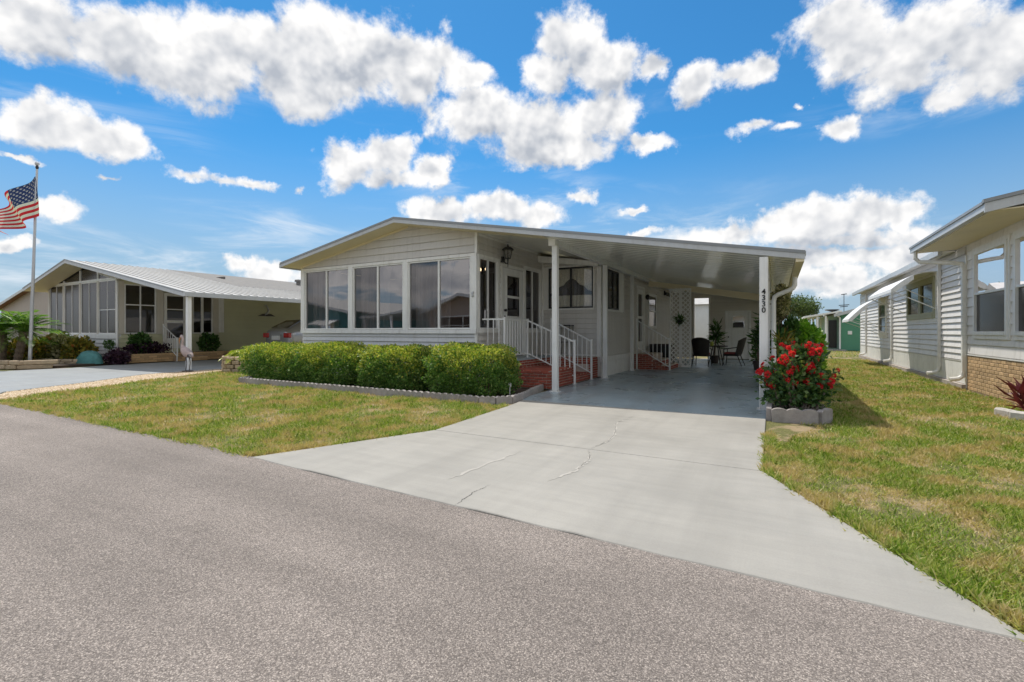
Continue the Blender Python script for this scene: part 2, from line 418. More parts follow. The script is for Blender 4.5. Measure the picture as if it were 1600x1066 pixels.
class MB:
    def __init__(self):
        self.v = []; self.f = []; self.smooth = False

    def add(self, vs, fs):
        n = len(self.v)
        self.v += [tuple(p) for p in vs]
        self.f += [tuple(i + n for i in f) for f in fs]
        return self

    def box(self, x0, x1, y0, y1, z0, z1):
        return self.add([(x0, y0, z0), (x1, y0, z0), (x1, y1, z0), (x0, y1, z0),
                         (x0, y0, z1), (x1, y0, z1), (x1, y1, z1), (x0, y1, z1)],
                        [(0, 3, 2, 1), (4, 5, 6, 7), (0, 1, 5, 4), (1, 2, 6, 5), (2, 3, 7, 6), (3, 0, 4, 7)])

    def cbox(self, c, sx, sy, sz):
        return self.box(c[0] - sx / 2, c[0] + sx / 2, c[1] - sy / 2, c[1] + sy / 2, c[2] - sz / 2, c[2] + sz / 2)

    def hexa(self, p):
        return self.add(p, [(0, 3, 2, 1), (4, 5, 6, 7), (0, 1, 5, 4), (1, 2, 6, 5), (2, 3, 7, 6), (3, 0, 4, 7)])

    def plane_box(self, axis, c, a0, a1, z0, z1, d0, d1):
        """box on a wall plane; axis 'Y': wall at Y=c, a is X; axis 'X': wall at X=c, a is Y; d0..d1 added to c"""
        lo, hi = min(d0, d1), max(d0, d1)
        if axis == 'Y':
            return self.box(a0, a1, c + lo, c + hi, z0, z1)
        return self.box(c + lo, c + hi, a0, a1, z0, z1)

    def bar(self, p, q, w, h=None, up=(0, 0, 1)):
        """rectangular bar from p to q"""
        h = w if h is None else h
        p, q = Vector(p), Vector(q)
        t = (q - p).normalized(); u = Vector(up)
        s = t.cross(u)
        if s.length < 1e-4:
            s = t.cross(Vector((1, 0, 0)))
        s.normalize(); u = s.cross(t).normalized()
        s *= w / 2; u *= h / 2
        return self.hexa([p - s - u, p + s - u, q + s - u, q - s - u, p - s + u, p + s + u, q + s + u, q - s + u])

    def tube(self, pts, rads, n=8, cap=True):
        pts = [Vector(p) for p in pts]
        if not hasattr(rads, '__len__'):
            rads = [rads] * len(pts)
        base = len(self.v); ring = None
        prev = None
        for i, p in enumerate(pts):
            t = (pts[min(i + 1, len(pts) - 1)] - pts[max(i - 1, 0)]).normalized()
            if prev is None:
                ref = Vector((0, 0, 1)) if abs(t.z) < 0.9 else Vector((1, 0, 0))
                s = t.cross(ref).normalized()
            else:
                s = (prev - t * prev.dot(t)).normalized()
            prev = s
            u = t.cross(s)
            for k in range(n):
                a = 2 * math.pi * k / n
                self.v.append(tuple(p + (s * math.cos(a) + u * math.sin(a)) * rads[i]))
        for i in range(len(pts) - 1):
            for k in range(n):
                a = base + i * n + k; b = base + i * n + (k + 1) % n
                self.f.append((a, b, b + n, a + n))
        if cap:
            self.f.append(tuple(base + k for k in range(n))[::-1])
            self.f.append(tuple(base + (len(pts) - 1) * n + k for k in range(n)))
        return self

    def lathe(self, c, prof, n=16):
        base = len(self.v)
        for r, z in prof:
            for k in range(n):
                a = 2 * math.pi * k / n
                self.v.append((c[0] + r * math.cos(a), c[1] + r * math.sin(a), c[2] + z))
        for i in range(len(prof) - 1):
            for k in range(n):
                a = base + i * n + k; b = base + i * n + (k + 1) % n
                self.f.append((a, b, b + n, a + n))
        self.f.append(tuple(base + k for k in range(n))[::-1])
        self.f.append(tuple(base + (len(prof) - 1) * n + k for k in range(n)))
        return self

    def prism(self, pts, axis, c0, c1):
        """polygon of (a, z) extruded along the wall normal from c0 to c1"""
        n = len(pts)
        if axis == 'Y':
            v = [(a, c0, z) for a, z in pts] + [(a, c1, z) for a, z in pts]
        elif axis == 'X':
            v = [(c0, a, z) for a, z in pts] + [(c1, a, z) for a, z in pts]
        else:
            v = [(a, z, c0) for a, z in pts] + [(a, z, c1) for a, z in pts]
        f = [tuple(range(n)), tuple(range(2 * n - 1, n - 1, -1))]
        for i in range(n):
            j = (i + 1) % n
            f.append((i, i + n, j + n, j))
        return self.add(v, f)

    def mesh(self, name, center=None):
        c = Vector(center) if center is not None else None
        a = np.array(self.v, dtype=float)
        if c is None:
            lo, hi = a.min(0), a.max(0)
            c = Vector(((lo[0] + hi[0]) / 2, (lo[1] + hi[1]) / 2, lo[2]))
        a = a - np.array(c)
        me = bpy.data.meshes.new(name)
        me.from_pydata([tuple(p) for p in a], [], self.f)
        if self.smooth:
            me.polygons.foreach_set('use_smooth', [True] * len(me.polygons))
        me.update()
        return me, c

    def build(self, name, mat, parent=None, center=None, bevel=0.0, fixn=True):
        me, c = self.mesh(name, center)
        if fixn:
            import bmesh
            bm = bmesh.new(); bm.from_mesh(me)
            bmesh.ops.recalc_face_normals(bm, faces=bm.faces)
            if bevel:
                bmesh.ops.bevel(bm, geom=list(bm.edges), offset=bevel, segments=1, affect='EDGES')
            bm.to_mesh(me); bm.free()
        me.materials.append(mat)
        o = bpy.data.objects.new(name, me)
        return put(o, parent, c)


def copy_tree(o, parent=None):
    c = o.copy(); COL.objects.link(c); c.parent = parent
    W[c.name] = W.get(o.name, Vector((0, 0, 0))).copy()
    for ch in list(o.children):
        copy_tree(ch, c)
    return c


def np_mesh(name, verts, faces_n, mat, parent=None, smooth=False, world=(0, 0, 0)):
    """many equal polygons: verts (N, k, 3), one k-gon each"""
    Nn, k = verts.shape[0], verts.shape[1]
    me = bpy.data.meshes.new(name)
    me.vertices.add(Nn * k)
    w = np.array(world, dtype=np.float32)
    me.vertices.foreach_set('co', (verts.astype(np.float32) - w).ravel())
    me.loops.add(Nn * k)
    me.loops.foreach_set('vertex_index', np.arange(Nn * k, dtype=np.int32))
    me.polygons.add(Nn)
    me.polygons.foreach_set('loop_start', np.arange(0, Nn * k, k, dtype=np.int32))
    me.polygons.foreach_set('loop_total', np.full(Nn, k, dtype=np.int32))
    me.update(calc_edges=True)
    me.materials.append(mat)
    o = bpy.data.objects.new(name, me)
    return put(o, parent, world)


def leaf_quads(p, d, L, wdt, fold=0.15):
    """rhombic leaves: base p, direction d (unit), length L, half width wdt"""
    n = len(p)
    r = RNG.normal(size=(n, 3))
    s = np.cross(d, r); s /= np.linalg.norm(s, axis=1)[:, None] + 1e-9
    u = np.cross(s, d)
    L = L[:, None]; wdt = wdt[:, None]
    mid = p + d * L * 0.5
    q = np.stack([p, mid + s * wdt + u * L * fold, p + d * L, mid - s * wdt + u * L * fold], axis=1)
    return q


def rand_dirs(n, up=0.0, out=None, outw=0.0):
    d = RNG.normal(size=(n, 3))
    d /= np.linalg.norm(d, axis=1)[:, None]
    d[:, 2] += up
    if out is not None:
        d += out * outw
    d /= np.linalg.norm(d, axis=1)[:, None]
    return d


def blob_points(n, c, r, shell=0.55, lump=0.18, seed=0):
    """points in an uneven ellipsoid, denser to its outside"""
    d = RNG.normal(size=(n, 3)); d /= np.linalg.norm(d, axis=1)[:, None]
    rr = shell + (1 - shell) * RNG.random(n) ** 0.6
    ph = RNG.random(6) * 6.28 + seed
    l = 1 + lump * (np.sin(d[:, 0] * 4 + ph[0]) * np.sin(d[:, 1] * 5 + ph[1]) + 0.7 * np.sin(d[:, 2] * 6 + ph[2]) * np.sin(d[:, 0] * 7 + ph[3]))
    return np.array(c) + d * (rr * l)[:, None] * np.array(r), d


# ---- wall building blocks
def wall_core(parent, name, axis, c, a0, a1, z0, z1, holes, thick, mat):
    """solid wall behind the cladding, with real openings; c is the outer face, thick signed inwards"""
    A = sorted({a0, a1, *[h[0] for h in holes], *[h[1] for h in holes]})
    Z = sorted({z0, z1, *[h[2] for h in holes], *[h[3] for h in holes]})
    A = [a for a in A if a0 <= a <= a1]; Z = [z for z in Z if z0 <= z <= z1]
    mb = MB()
    for i in range(len(A) - 1):
        run = None
        for j in range(len(Z) - 1):
            am, zm = (A[i] + A[i + 1]) / 2, (Z[j] + Z[j + 1]) / 2
            solid = not any(h[0] < am < h[1] and h[2] < zm < h[3] for h in holes)
            if solid:
                run = (run[0], Z[j + 1]) if run else (Z[j], Z[j + 1])
            if (not solid or j == len(Z) - 2) and run:
                mb.plane_box(axis, c, A[i], A[i + 1], run[0], run[1], 0, thick); run = None
    return mb.build(name, mat, parent)


def siding(parent, axis, c, s, a0, a1, z0, z1, course, mat, holes=(), top=None, proud=0.032, gap=0.017):
    """lap siding: each board its own object. s = outward sign. top = function a -> z of a sloping upper limit (linear pieces),
    given as list of (a, z) points"""
    k = 0
    z = z0
    while z < z1 - 0.015:
        zt = min(z + course, z1)
        cuts = sorted({z, zt, *[h[2] for h in holes if z < h[2] < zt], *[h[3] for h in holes if z < h[3] < zt]})
        for zb, zc in zip(cuts[:-1], cuts[1:]):
            if zc - zb < 0.012:
                continue
            zm = (zb + zc) / 2
            ivs = [(a0, a1)]
            for h in holes:
                if h[2] < zm < h[3]:
                    nv = []
                    for (p, q) in ivs:
                        if h[1] <= p or h[0] >= q:
                            nv.append((p, q))
                        else:
                            if h[0] > p + 0.01: nv.append((p, h[0]))
                            if h[1] < q - 0.01: nv.append((h[1], q))
                    ivs = nv
            for (p, q) in ivs:
                pb, pt, qb, qt = p, p, q, q
                if top:
                    def lim(zz):
                        xs = np.linspace(p, q, 241); ys = np.interp(xs, [t[0] for t in top], [t[1] for t in top])
                        ok = xs[ys >= zz]
                        return (ok[0], ok[-1]) if len(ok) > 1 else None
                    lb, lt = lim(zb), lim(zc)
                    if lb is None:
                        continue
                    if lt is None:
                        xs = np.linspace(p, q, 241); ys = np.interp(xs, [t[0] for t in top], [t[1] for t in top])
                        apex = xs[int(ys.argmax())]; lt = (apex, apex + 0.005)
                        zc2 = float(ys.max())
                    else:
                        zc2 = zc
                    pb, qb = lb; pt, qt = lt
                else:
                    zc2 = zc
                if zb == z:
                    zb = zb + gap
                f0 = proud * (zt - zb) / course + 0.002
                f1 = proud * (zt - zc2) / course + 0.002
                def P(a, d, zz):
                    return (a, c + s * d, zz) if axis == 'Y' else (c + s * d, a, zz)
                mb = MB().hexa([P(pb, 0.0, zb), P(qb, 0.0, zb), P(qb, f0, zb), P(pb, f0, zb),
                                P(pt, 0.0, zc2), P(qt, 0.0, zc2), P(qt, f1, zc2), P(pt, f1, zc2)])
                mb.build('siding_board', mat, parent)
                k += 1
        z = zt
    return k


def window(parent, axis, c, s, a0, a1, z0, z1, fmat, pmat, vert=(), horiz=(), fw=0.05, depth=0.05, inset=-0.03, pmats=None,
           name='window', label=None, mull=0.04):
    """frame mesh (a part) with each pane a sub-part"""
    mb = MB()
    d0, d1 = s * -0.03, s * depth
    mb.plane_box(axis, c, a0, a0 + fw, z0, z1, d0, d1)
    mb.plane_box(axis, c, a1 - fw, a1, z0, z1, d0, d1)
    mb.plane_box(axis, c, a0 + fw, a1 - fw, z1 - fw, z1, d0, d1)
    mb.plane_box(axis, c, a0 + fw, a1 - fw, z0, z0 + fw, d0, d1 + s * 0.012)
    xs = [a0 + fw] + [v for v in vert] + [a1 - fw]
    zs = [z0 + fw] + [v for v in horiz] + [z1 - fw]
    for v in vert:
        mb.plane_box(axis, c, v - mull / 2, v + mull / 2, z0 + fw, z1 - fw, d0, d1 - s * 0.006)
    cells = []
    for i in range(len(xs) - 1):
        l = xs[i] + (mull / 2 if i else 0); r = xs[i + 1] - (mull / 2 if i < len(xs) - 2 else 0)
        for hz in horiz:
            mb.plane_box(axis, c, l, r, hz - mull / 2, hz + mull / 2, d0, d1 - s * 0.01)
        for j in range(len(zs) - 1):
            lo = zs[j] + (mull / 2 if j else 0); hi = zs[j + 1] - (mull / 2 if j < len(zs) - 2 else 0)
            cells.append((i, j, l, r, lo, hi))
    w = mb.build(name, fmat, parent)
    if label:
        w['label'] = label
    for (i, j, l, r, lo, hi) in cells:
        pm = pmats[i] if pmats else pmat
        if isinstance(pm, (list, tuple)):
            pm = pm[j]
        mb = MB()
        cc = c + s * (0.005 + 0.012 * (j % 2))
        if axis == 'Y':
            mb.add([(l, cc, lo), (r, cc, lo), (r, cc, hi), (l, cc, hi)], [(0, 1, 2, 3)])
        else:
            mb.add([(cc, l, lo), (cc, r, lo), (cc, r, hi), (cc, l, hi)], [(0, 1, 2, 3)])
        mb.build('pane', pm, w, fixn=False)
    return w


def part(parent, name, mat, *boxes, bevel=0.0, label=None):
    mb = MB()
    for b in boxes:
        mb.box(*b)
    o = mb.build(name, mat, parent, bevel=bevel)
    if label:
        o['label'] = label
    return o


_brick_cache = {}


def brick_mesh(L, D, H, mat, bev=0.005):
    key = (L, D, H, mat.name)
    if key not in _brick_cache:
        me, _ = MB().box(-L / 2, L / 2, -D / 2, D / 2, -H / 2, H / 2).mesh('brick', (0, 0, 0))
        import bmesh
        bm = bmesh.new(); bm.from_mesh(me)
        bmesh.ops.bevel(bm, geom=list(bm.edges), offset=bev, segments=1, affect='EDGES')
        bm.to_mesh(me); bm.free()
        me.materials.append(mat)
        _brick_cache[key] = me
    return _brick_cache[key]


def brick_at(parent, me, pos, rz=0.0, name='brick', jitter=0.0):
    o = bpy.data.objects.new(name, me)
    put(o, parent, pos)
    o.rotation_euler = (random.uniform(-jitter, jitter), random.uniform(-jitter, jitter), rz + random.uniform(-jitter, jitter))
    return o


def brick_face(parent, axis, c, s, a0, a1, z0, z1, L=0.2, H=0.062, joint=0.011, mat=None, depth=0.05, proud=0.004, limit=10 ** 6, name='brick'):
    """courses of bricks in running bond on a face; half bricks close the ends"""
    mat = mat or BRICK
    n = 0
    row = 0
    z = z0
    while z + H * 0.6 < z1:
        h = min(H, z1 - z)
        a = a0 - (L / 2 if row % 2 else 0)
        while a < a1 - 0.02:
            l, r = max(a, a0), min(a + L - joint, a1)
            if r - l > 0.03 and n < limit:
                w = round(r - l, 2)
                me = brick_mesh(w, depth, round(h - joint, 3), mat)
                pos_d = c + s * (proud - depth / 2 + random.uniform(-0.002, 0.002))
                pos = ((l + r) / 2, pos_d, z + h / 2) if axis == 'Y' else (pos_d, (l + r) / 2, z + h / 2)
                brick_at(parent, me, pos, 0 if axis == 'Y' else math.pi / 2, name, 0.006)
                n += 1
            a += L
        z += H
        row += 1
    return n


# ================================================================== THE SETTING
def ground_material():
    m = bpy.data.materials.new('lawn_soil'); m.use_nodes = True
    N, L = m.node_tree.nodes, m.node_tree.links
    b = N['Principled BSDF']; b.inputs['Roughness'].default_value = 0.95
    g = N.new('ShaderNodeNewGeometry')
    def nz(s, d=6, r=0.65):
        n = N.new('ShaderNodeTexNoise'); L.new(g.outputs['Position'], n.inputs['Vector'])
        n.inputs['Scale'].default_value = s; n.inputs['Detail'].default_value = d; n.inputs['Roughness'].default_value = r
        return n.outputs[0]
    r = N.new('ShaderNodeValToRGB'); L.new(nz(40, 6, 0.75), r.inputs[0])
    e = r.color_ramp.elements
    e[0].position = 0.3; e[0].color = (0.045, 0.06, 0.015, 1)
    e[1].position = 0.72; e[1].color = (0.27, 0.25, 0.08, 1)
    mr = N.new('ShaderNodeMapRange'); L.new(nz(1.9), mr.inputs[0])
    mr.inputs[1].default_value = 0.49; mr.inputs[2].default_value = 0.58
    mx = N.new('ShaderNodeMix'); mx.data_type = 'RGBA'
    L.new(mr.outputs[0], mx.inputs[0]); L.new(r.outputs[0], mx.inputs[6]); mx.inputs[7].default_value = (0.36, 0.27, 0.16, 1)
    L.new(mx.outputs[2], b.inputs['Base Color'])
    bp = N.new('ShaderNodeBump'); bp.inputs['Strength'].default_value = 0.8; bp.inputs['Distance'].default_value = 0.03
    L.new(nz(60), bp.inputs['Height']); L.new(bp.outputs[0], b.inputs['Normal'])
    return m


def asphalt_material():
    m = bpy.data.materials.new('asphalt'); m.use_nodes = True
    N, L = m.node_tree.nodes, m.node_tree.links
    b = N['Principled BSDF']; b.inputs['Roughness'].default_value = 0.85; b.inputs['Specular IOR Level'].default_value = 0.3
    g = N.new('ShaderNodeNewGeometry'); P = g.outputs['Position']
    vo = N.new('ShaderNodeTexVoronoi'); L.new(P, vo.inputs['Vector']); vo.inputs['Scale'].default_value = 165
    vs_ = N.new('ShaderNodeTexVoronoi'); L.new(P, vs_.inputs['Vector']); vs_.inputs['Scale'].default_value = 290
    sep = N.new('ShaderNodeSeparateColor'); L.new(vo.outputs['Color'], sep.inputs[0])
    sep2 = N.new('ShaderNodeSeparateColor'); L.new(vs_.outputs['Color'], sep2.inputs[0])
    r = N.new('ShaderNodeValToRGB'); L.new(sep.outputs[0], r.inputs[0])
    e = r.color_ramp.elements
    e[0].position = 0.0; e[0].color = (0.085, 0.073, 0.066, 1)
    e[1].position = 1.0; e[1].color = (0.36, 0.315, 0.28, 1)
    for p, c in ((0.35, (0.12, 0.104, 0.095)), (0.75, (0.20, 0.175, 0.158))):
        k = e.new(p); k.color = (*c, 1)
    r2 = N.new('ShaderNodeValToRGB'); L.new(sep2.outputs[0], r2.inputs[0])
    e = r2.color_ramp.elements
    e[0].position = 0.0; e[0].color = (0.035, 0.03, 0.027, 1); e[1].position = 1.0; e[1].color = (0.30, 0.26, 0.232, 1)
    mx = N.new('ShaderNodeMix'); mx.data_type = 'RGBA'; mx.inputs[0].default_value = 0.45
    L.new(r.outputs[0], mx.inputs[6]); L.new(r2.outputs[0], mx.inputs[7])
    # binder between the stones
    mr = N.new('ShaderNodeMapRange'); L.new(vo.outputs['Distance'], mr.inputs[0])
    mr.inputs[1].default_value = 0.42; mr.inputs[2].default_value = 0.72; mr.inputs[4].default_value = 0.62
    m2 = N.new('ShaderNodeMix'); m2.data_type = 'RGBA'
    L.new(mr.outputs[0], m2.inputs[0]); L.new(mx.outputs[2], m2.inputs[6]); m2.inputs[7].default_value = (0.05, 0.043, 0.039, 1)
    # wheel tracks, stains: broad wear
    n = N.new('ShaderNodeTexNoise'); L.new(P, n.inputs['Vector']); n.inputs['Scale'].default_value = 0.45
    n.inputs['Detail'].default_value = 8; n.inputs['Roughness'].default_value = 0.6
    m3 = N.new('ShaderNodeMapRange'); L.new(n.outputs[0], m3.inputs[0])
    m3.inputs[1].default_value = 0.3; m3.inputs[2].default_value = 0.7; m3.inputs[3].default_value = 1.48; m3.inputs[4].default_value = 2.05
    # two worn lanes along the street, and a few darker drips
    st = N.new('ShaderNodeVectorMath'); st.operation = 'MULTIPLY'; L.new(P, st.inputs[0]); st.inputs[1].default_value = (0.12, 1.0, 1.0)
    n5 = N.new('ShaderNodeTexNoise'); L.new(st.outputs[0], n5.inputs['Vector']); n5.inputs['Scale'].default_value = 1.4; n5.inputs['Detail'].default_value = 4
    m5 = N.new('ShaderNodeMapRange'); L.new(n5.outputs[0], m5.inputs[0])
    m5.inputs[1].default_value = 0.35; m5.inputs[2].default_value = 0.68; m5.inputs[3].default_value = 0.80; m5.inputs[4].default_value = 1.14
    n6 = N.new('ShaderNodeTexNoise'); L.new(P, n6.inputs['Vector']); n6.inputs['Scale'].default_value = 2.6; n6.inputs['Detail'].default_value = 7; n6.inputs['Roughness'].default_value = 0.7
    m6 = N.new('ShaderNodeMapRange'); L.new(n6.outputs[0], m6.inputs[0])
    m6.inputs[1].default_value = 0.62; m6.inputs[2].default_value = 0.76; m6.inputs[3].default_value = 1.0; m6.inputs[4].default_value = 0.72
    k5 = N.new('ShaderNodeMath'); k5.operation = 'MULTIPLY'; L.new(m3.outputs[0], k5.inputs[0]); L.new(m5.outputs[0], k5.inputs[1])
    k6 = N.new('ShaderNodeMath'); k6.operation = 'MULTIPLY'; L.new(k5.outputs[0], k6.inputs[0]); L.new(m6.outputs[0], k6.inputs[1])
    sc = N.new('ShaderNodeVectorMath'); sc.operation = 'SCALE'
    L.new(m2.outputs[2], sc.inputs[0]); L.new(k6.outputs[0], sc.inputs['Scale'])
    L.new(sc.outputs[0], b.inputs['Base Color'])
    bp = N.new('ShaderNodeBump'); bp.inputs['Strength'].default_value = 0.7; bp.inputs['Distance'].default_value = 0.004
    inv = N.new('ShaderNodeMath'); inv.operation = 'SUBTRACT'; inv.inputs[0].default_value = 1.0
    L.new(vo.outputs['Distance'], inv.inputs[1])
    L.new(inv.outputs[0], bp.inputs['Height']); L.new(bp.outputs[0], b.inputs['Normal'])
    return m


def concrete_material(name, col, gloss=0.55):
    m = bpy.data.materials.new(name); m.use_nodes = True
    N, L = m.node_tree.nodes, m.node_tree.links
    b = N['Principled BSDF']; b.inputs['Specular IOR Level'].default_value = 0.5
    g = N.new('ShaderNodeNewGeometry'); P = g.outputs['Position']
    def nz(s, d=8, r=0.6, vec=None):
        n = N.new('ShaderNodeTexNoise'); L.new(vec or P, n.inputs['Vector'])
        n.inputs['Scale'].default_value = s; n.inputs['Detail'].default_value = d; n.inputs['Roughness'].default_value = r
        return n.outputs[0]
    # broom strokes and roller marks run across the slab
    vm = N.new('ShaderNodeVectorMath'); vm.operation = 'MULTIPLY'; L.new(P, vm.inputs[0]); vm.inputs[1].default_value = (0.7, 6.0, 1)
    def mr(v, a, bb, lo, hi):
        n = N.new('ShaderNodeMapRange'); L.new(v, n.inputs[0])
        n.inputs[1].default_value = a; n.inputs[2].default_value = bb; n.inputs[3].default_value = lo; n.inputs[4].default_value = hi
        return n.outputs[0]
    k1 = mr(nz(0.8), 0.3, 0.7, 0.86, 1.1)
    k2 = mr(nz(1.6, 8, 0.65, vm.outputs[0]), 0.3, 0.7, 0.93, 1.07)
    k3 = mr(nz(90, 4, 0.7), 0.3, 0.7, 0.93, 1.06)
    a = N.new('ShaderNodeMath'); a.operation = 'MULTIPLY'; L.new(k1, a.inputs[0]); L.new(k2, a.inputs[1])
    a2 = N.new('ShaderNodeMath'); a2.operation = 'MULTIPLY'; L.new(a.outputs[0], a2.inputs[0]); L.new(k3, a2.inputs[1])
    sc = N.new('ShaderNodeVectorMath'); sc.operation = 'SCALE'; sc.inputs[0].default_value = col
    L.new(a2.outputs[0], sc.inputs['Scale'])
    st = mr(nz(1.7, 8, 0.72), 0.60, 0.80, 0.0, 0.4)
    mx = N.new('ShaderNodeMix'); mx.data_type = 'RGBA'
    L.new(st, mx.inputs[0]); L.new(sc.outputs[0], mx.inputs[6]); mx.inputs[7].default_value = (0.22, 0.24, 0.20, 1)
    st2 = mr(nz(7, 6, 0.7), 0.74, 0.84, 0.0, 0.2)
    m2 = N.new('ShaderNodeMix'); m2.data_type = 'RGBA'
    L.new(st2, m2.inputs[0]); L.new(mx.outputs[2], m2.inputs[6]); m2.inputs[7].default_value = (0.17, 0.165, 0.15, 1)
    # rubber left in two wheel tracks running up the slab, and scuffs across it
    vt = N.new('ShaderNodeVectorMath'); vt.operation = 'MULTIPLY'; L.new(P, vt.inputs[0]); vt.inputs[1].default_value = (2.2, 0.16, 1)
    tr = mr(nz(1.0, 6, 0.6, vt.outputs[0]), 0.46, 0.70, 0.0, 0.42)
    m7 = N.new('ShaderNodeMix'); m7.data_type = 'RGBA'
    L.new(tr, m7.inputs[0]); L.new(m2.outputs[2], m7.inputs[6]); m7.inputs[7].default_value = (0.23, 0.22, 0.20, 1)
    sp = mr(nz(38, 3, 0.6), 0.70, 0.76, 0.0, 0.35)
    m8 = N.new('ShaderNodeMix'); m8.data_type = 'RGBA'
    L.new(sp, m8.inputs[0]); L.new(m7.outputs[2], m8.inputs[6]); m8.inputs[7].default_value = (0.13, 0.125, 0.11, 1)
    L.new(m8.outputs[2], b.inputs['Base Color'])
    rr = mr(nz(1.2), 0.3, 0.7, gloss - 0.1, gloss + 0.15)
    L.new(rr, b.inputs['Roughness'])
    bp = N.new('ShaderNodeBump'); bp.inputs['Strength'].default_value = 0.25; bp.inputs['Distance'].default_value = 0.004
    L.new(nz(140, 4), bp.inputs['Height']); L.new(bp.outputs[0], b.inputs['Normal'])
    return m


GROUND = ground_material(); ASPHALT = asphalt_material()
CONC = concrete_material('driveway_concrete', (0.350, 0.334, 0.304), 0.6)
SHADE_CONC = concrete_material('shade_blue_concrete', (0.34, 0.42, 0.47), 0.30)  # blue of the carport shade put into the slab colour, with a glossier finish
LCONC = concrete_material('neighbour_concrete', (0.30, 0.32, 0.335), 0.6)


def structure(o):
    o['kind'] = 'structure'
    return o


structure(MB().add([(-600, -600, -0.03), (600, -600, -0.03), (600, 900, -0.03), (-600, 900, -0.03)], [(0, 1, 2, 3)])
          .build('ground', GROUND, center=(0, 0, -0.03)))
# the road: its near edge wanders a little where the grass has crept over it
edge = []
for i in range(0, 401):
    X = -120 + i * 0.6
    Yb = np.interp(X, [-120, -12, -4.6, 0.85, 4, 120], [3.4, 2.98, 2.93, 2.74, 2.62, 1.5])
    wob = 0.02 * math.sin(X * 3.1) + 0.02 * math.sin(X * 7.7 + 1) + random.uniform(-0.012, 0.012)
    if -4.6 < X < 0.9:
        wob = -0.06
    edge.append((X, Yb + wob + 0.02))
n = len(edge)
structure(MB().add([(x, y, -0.006) for x, y in edge] + [(x, y - 8.2, -0.006) for x, y in edge],
                   [(i, i + 1, n + i + 1, n + i) for i in range(n - 1)]).build('road', ASPHALT))


def slab(name, pts, z0, z1, mat, parent=None):
    return MB().prism(pts, 'Z', z0, z1).build(name, mat, parent, bevel=0.006)


apron = [(-4.58, 2.90)]
for i in range(1, 30):
    t = i / 30
    apron.append((-4.58 + 5.5 * t, 2.90 - 0.20 * t + random.uniform(-0.012, 0.012)))
apron += [(0.92, 2.70), (-0.11, 4.825), (-3.80, 4.825)]
drive = structure(slab('driveway', [(-3.80, 4.84), (-0.115, 4.84), (-0.14, 7.72), (-4.05, 7.72), (-3.95, 7.0)], -0.1, 0.0, CONC))
drive['kind'] = 'structure'
structure(slab('driveway_apron', apron, -0.1, -0.001, CONC))
structure(slab('carport_floor', [(-4.05, 7.723), (-0.14, 7.723), (-0.12, 23.4), (-4.19, 23.4), (-4.24, 9.3), (-4.2, 7.9)], -0.1, 0.0, SHADE_CONC))
# mended cracks in the concrete
FILL = M('crack_filler', (0.42, 0.40, 0.365), 0.8, 0.1, 15)
CRK = M('crack_dark', (0.05, 0.048, 0.045), 0.95, 0.2)


def ribbon(name, pts, w, mat, z, parent, ragged=0.4, sub=10):
    P = []
    for a, b in zip(pts[:-1], pts[1:]):
        for i in range(sub):
            t = i / sub
            P.append(Vector((a[0] + (b[0] - a[0]) * t + random.uniform(-1, 1) * w * ragged, a[1] + (b[1] - a[1]) * t + random.uniform(-1, 1) * w * ragged, z)))
    P.append(Vector((pts[-1][0], pts[-1][1], z)))
    vs, fs = [], []
    for i, p in enumerate(P):
        t = (P[min(i + 1, len(P) - 1)] - P[max(i - 1, 0)]); t.z = 0; t.normalize()
        s = Vector((-t.y, t.x, 0)) * w * random.uniform(0.35, 1.0) * min(1, 0.15 + 4 * min(i, len(P) - 1 - i) / len(P)) / 2
        vs += [p + s, p - s]
    fs = [(2 * i, 2 * i + 1, 2 * i + 3, 2 * i + 2) for i in range(len(P) - 1)]
    return MB().add(vs, fs).build(name, mat, parent)


apron_o = bpy.data.objects['driveway_apron']
crack = [(-1.84, 7.06), (-1.92, 6.39), (-1.71, 5.64), (-1.68, 5.27), (-1.74, 4.86)]
crack2 = [(-1.74, 4.81), (-1.60, 4.44), (-1.58, 4.04), (-1.68, 3.63)]
ribbon('crack_repair', crack, 0.035, FILL, 0.0025, drive)
ribbon('crack', crack, 0.005, CRK, 0.0045, drive, 1.6, 16)
ribbon('crack_repair', crack2, 0.04, FILL, 0.0015, apron_o)
ribbon('crack', crack2[:3], 0.005, CRK, 0.0035, apron_o, 1.6, 16)
ribbon('crack', [(-2.05, 3.32), (-2.06, 3.09), (-2.02, 2.80)], 0.006, CRK, 0.0015, apron_o, 1.8, 14)
ribbon('crack_repair', [(-2.42, 3.25), (-2.40, 3.82), (-2.33, 4.41)], 0.045, FILL, 0.0015, apron_o)


# ================================================================== THE MAIN HOUSE
RX, RZ = -8.0, 3.98                  # ridge
def roof_z(x):
    return RZ - (x - RX) * 0.1778 if x > RX else RZ - (RX - x) * 0.188
FY0, FY1 = 8.58, 23.9                # roof front and back
XL, XR = -12.25, 0.38
WL, WR, WF = -11.96, -5.97, 9.11     # sunroom walls
MX, MY = -4.2, 12.52                 # main house side wall and recessed front wall

house = thing('manufactured_home', 'grey vinyl sided home with windowed front sunroom, brick steps and attached white carport', 'house', (-8, 9.1, 0))

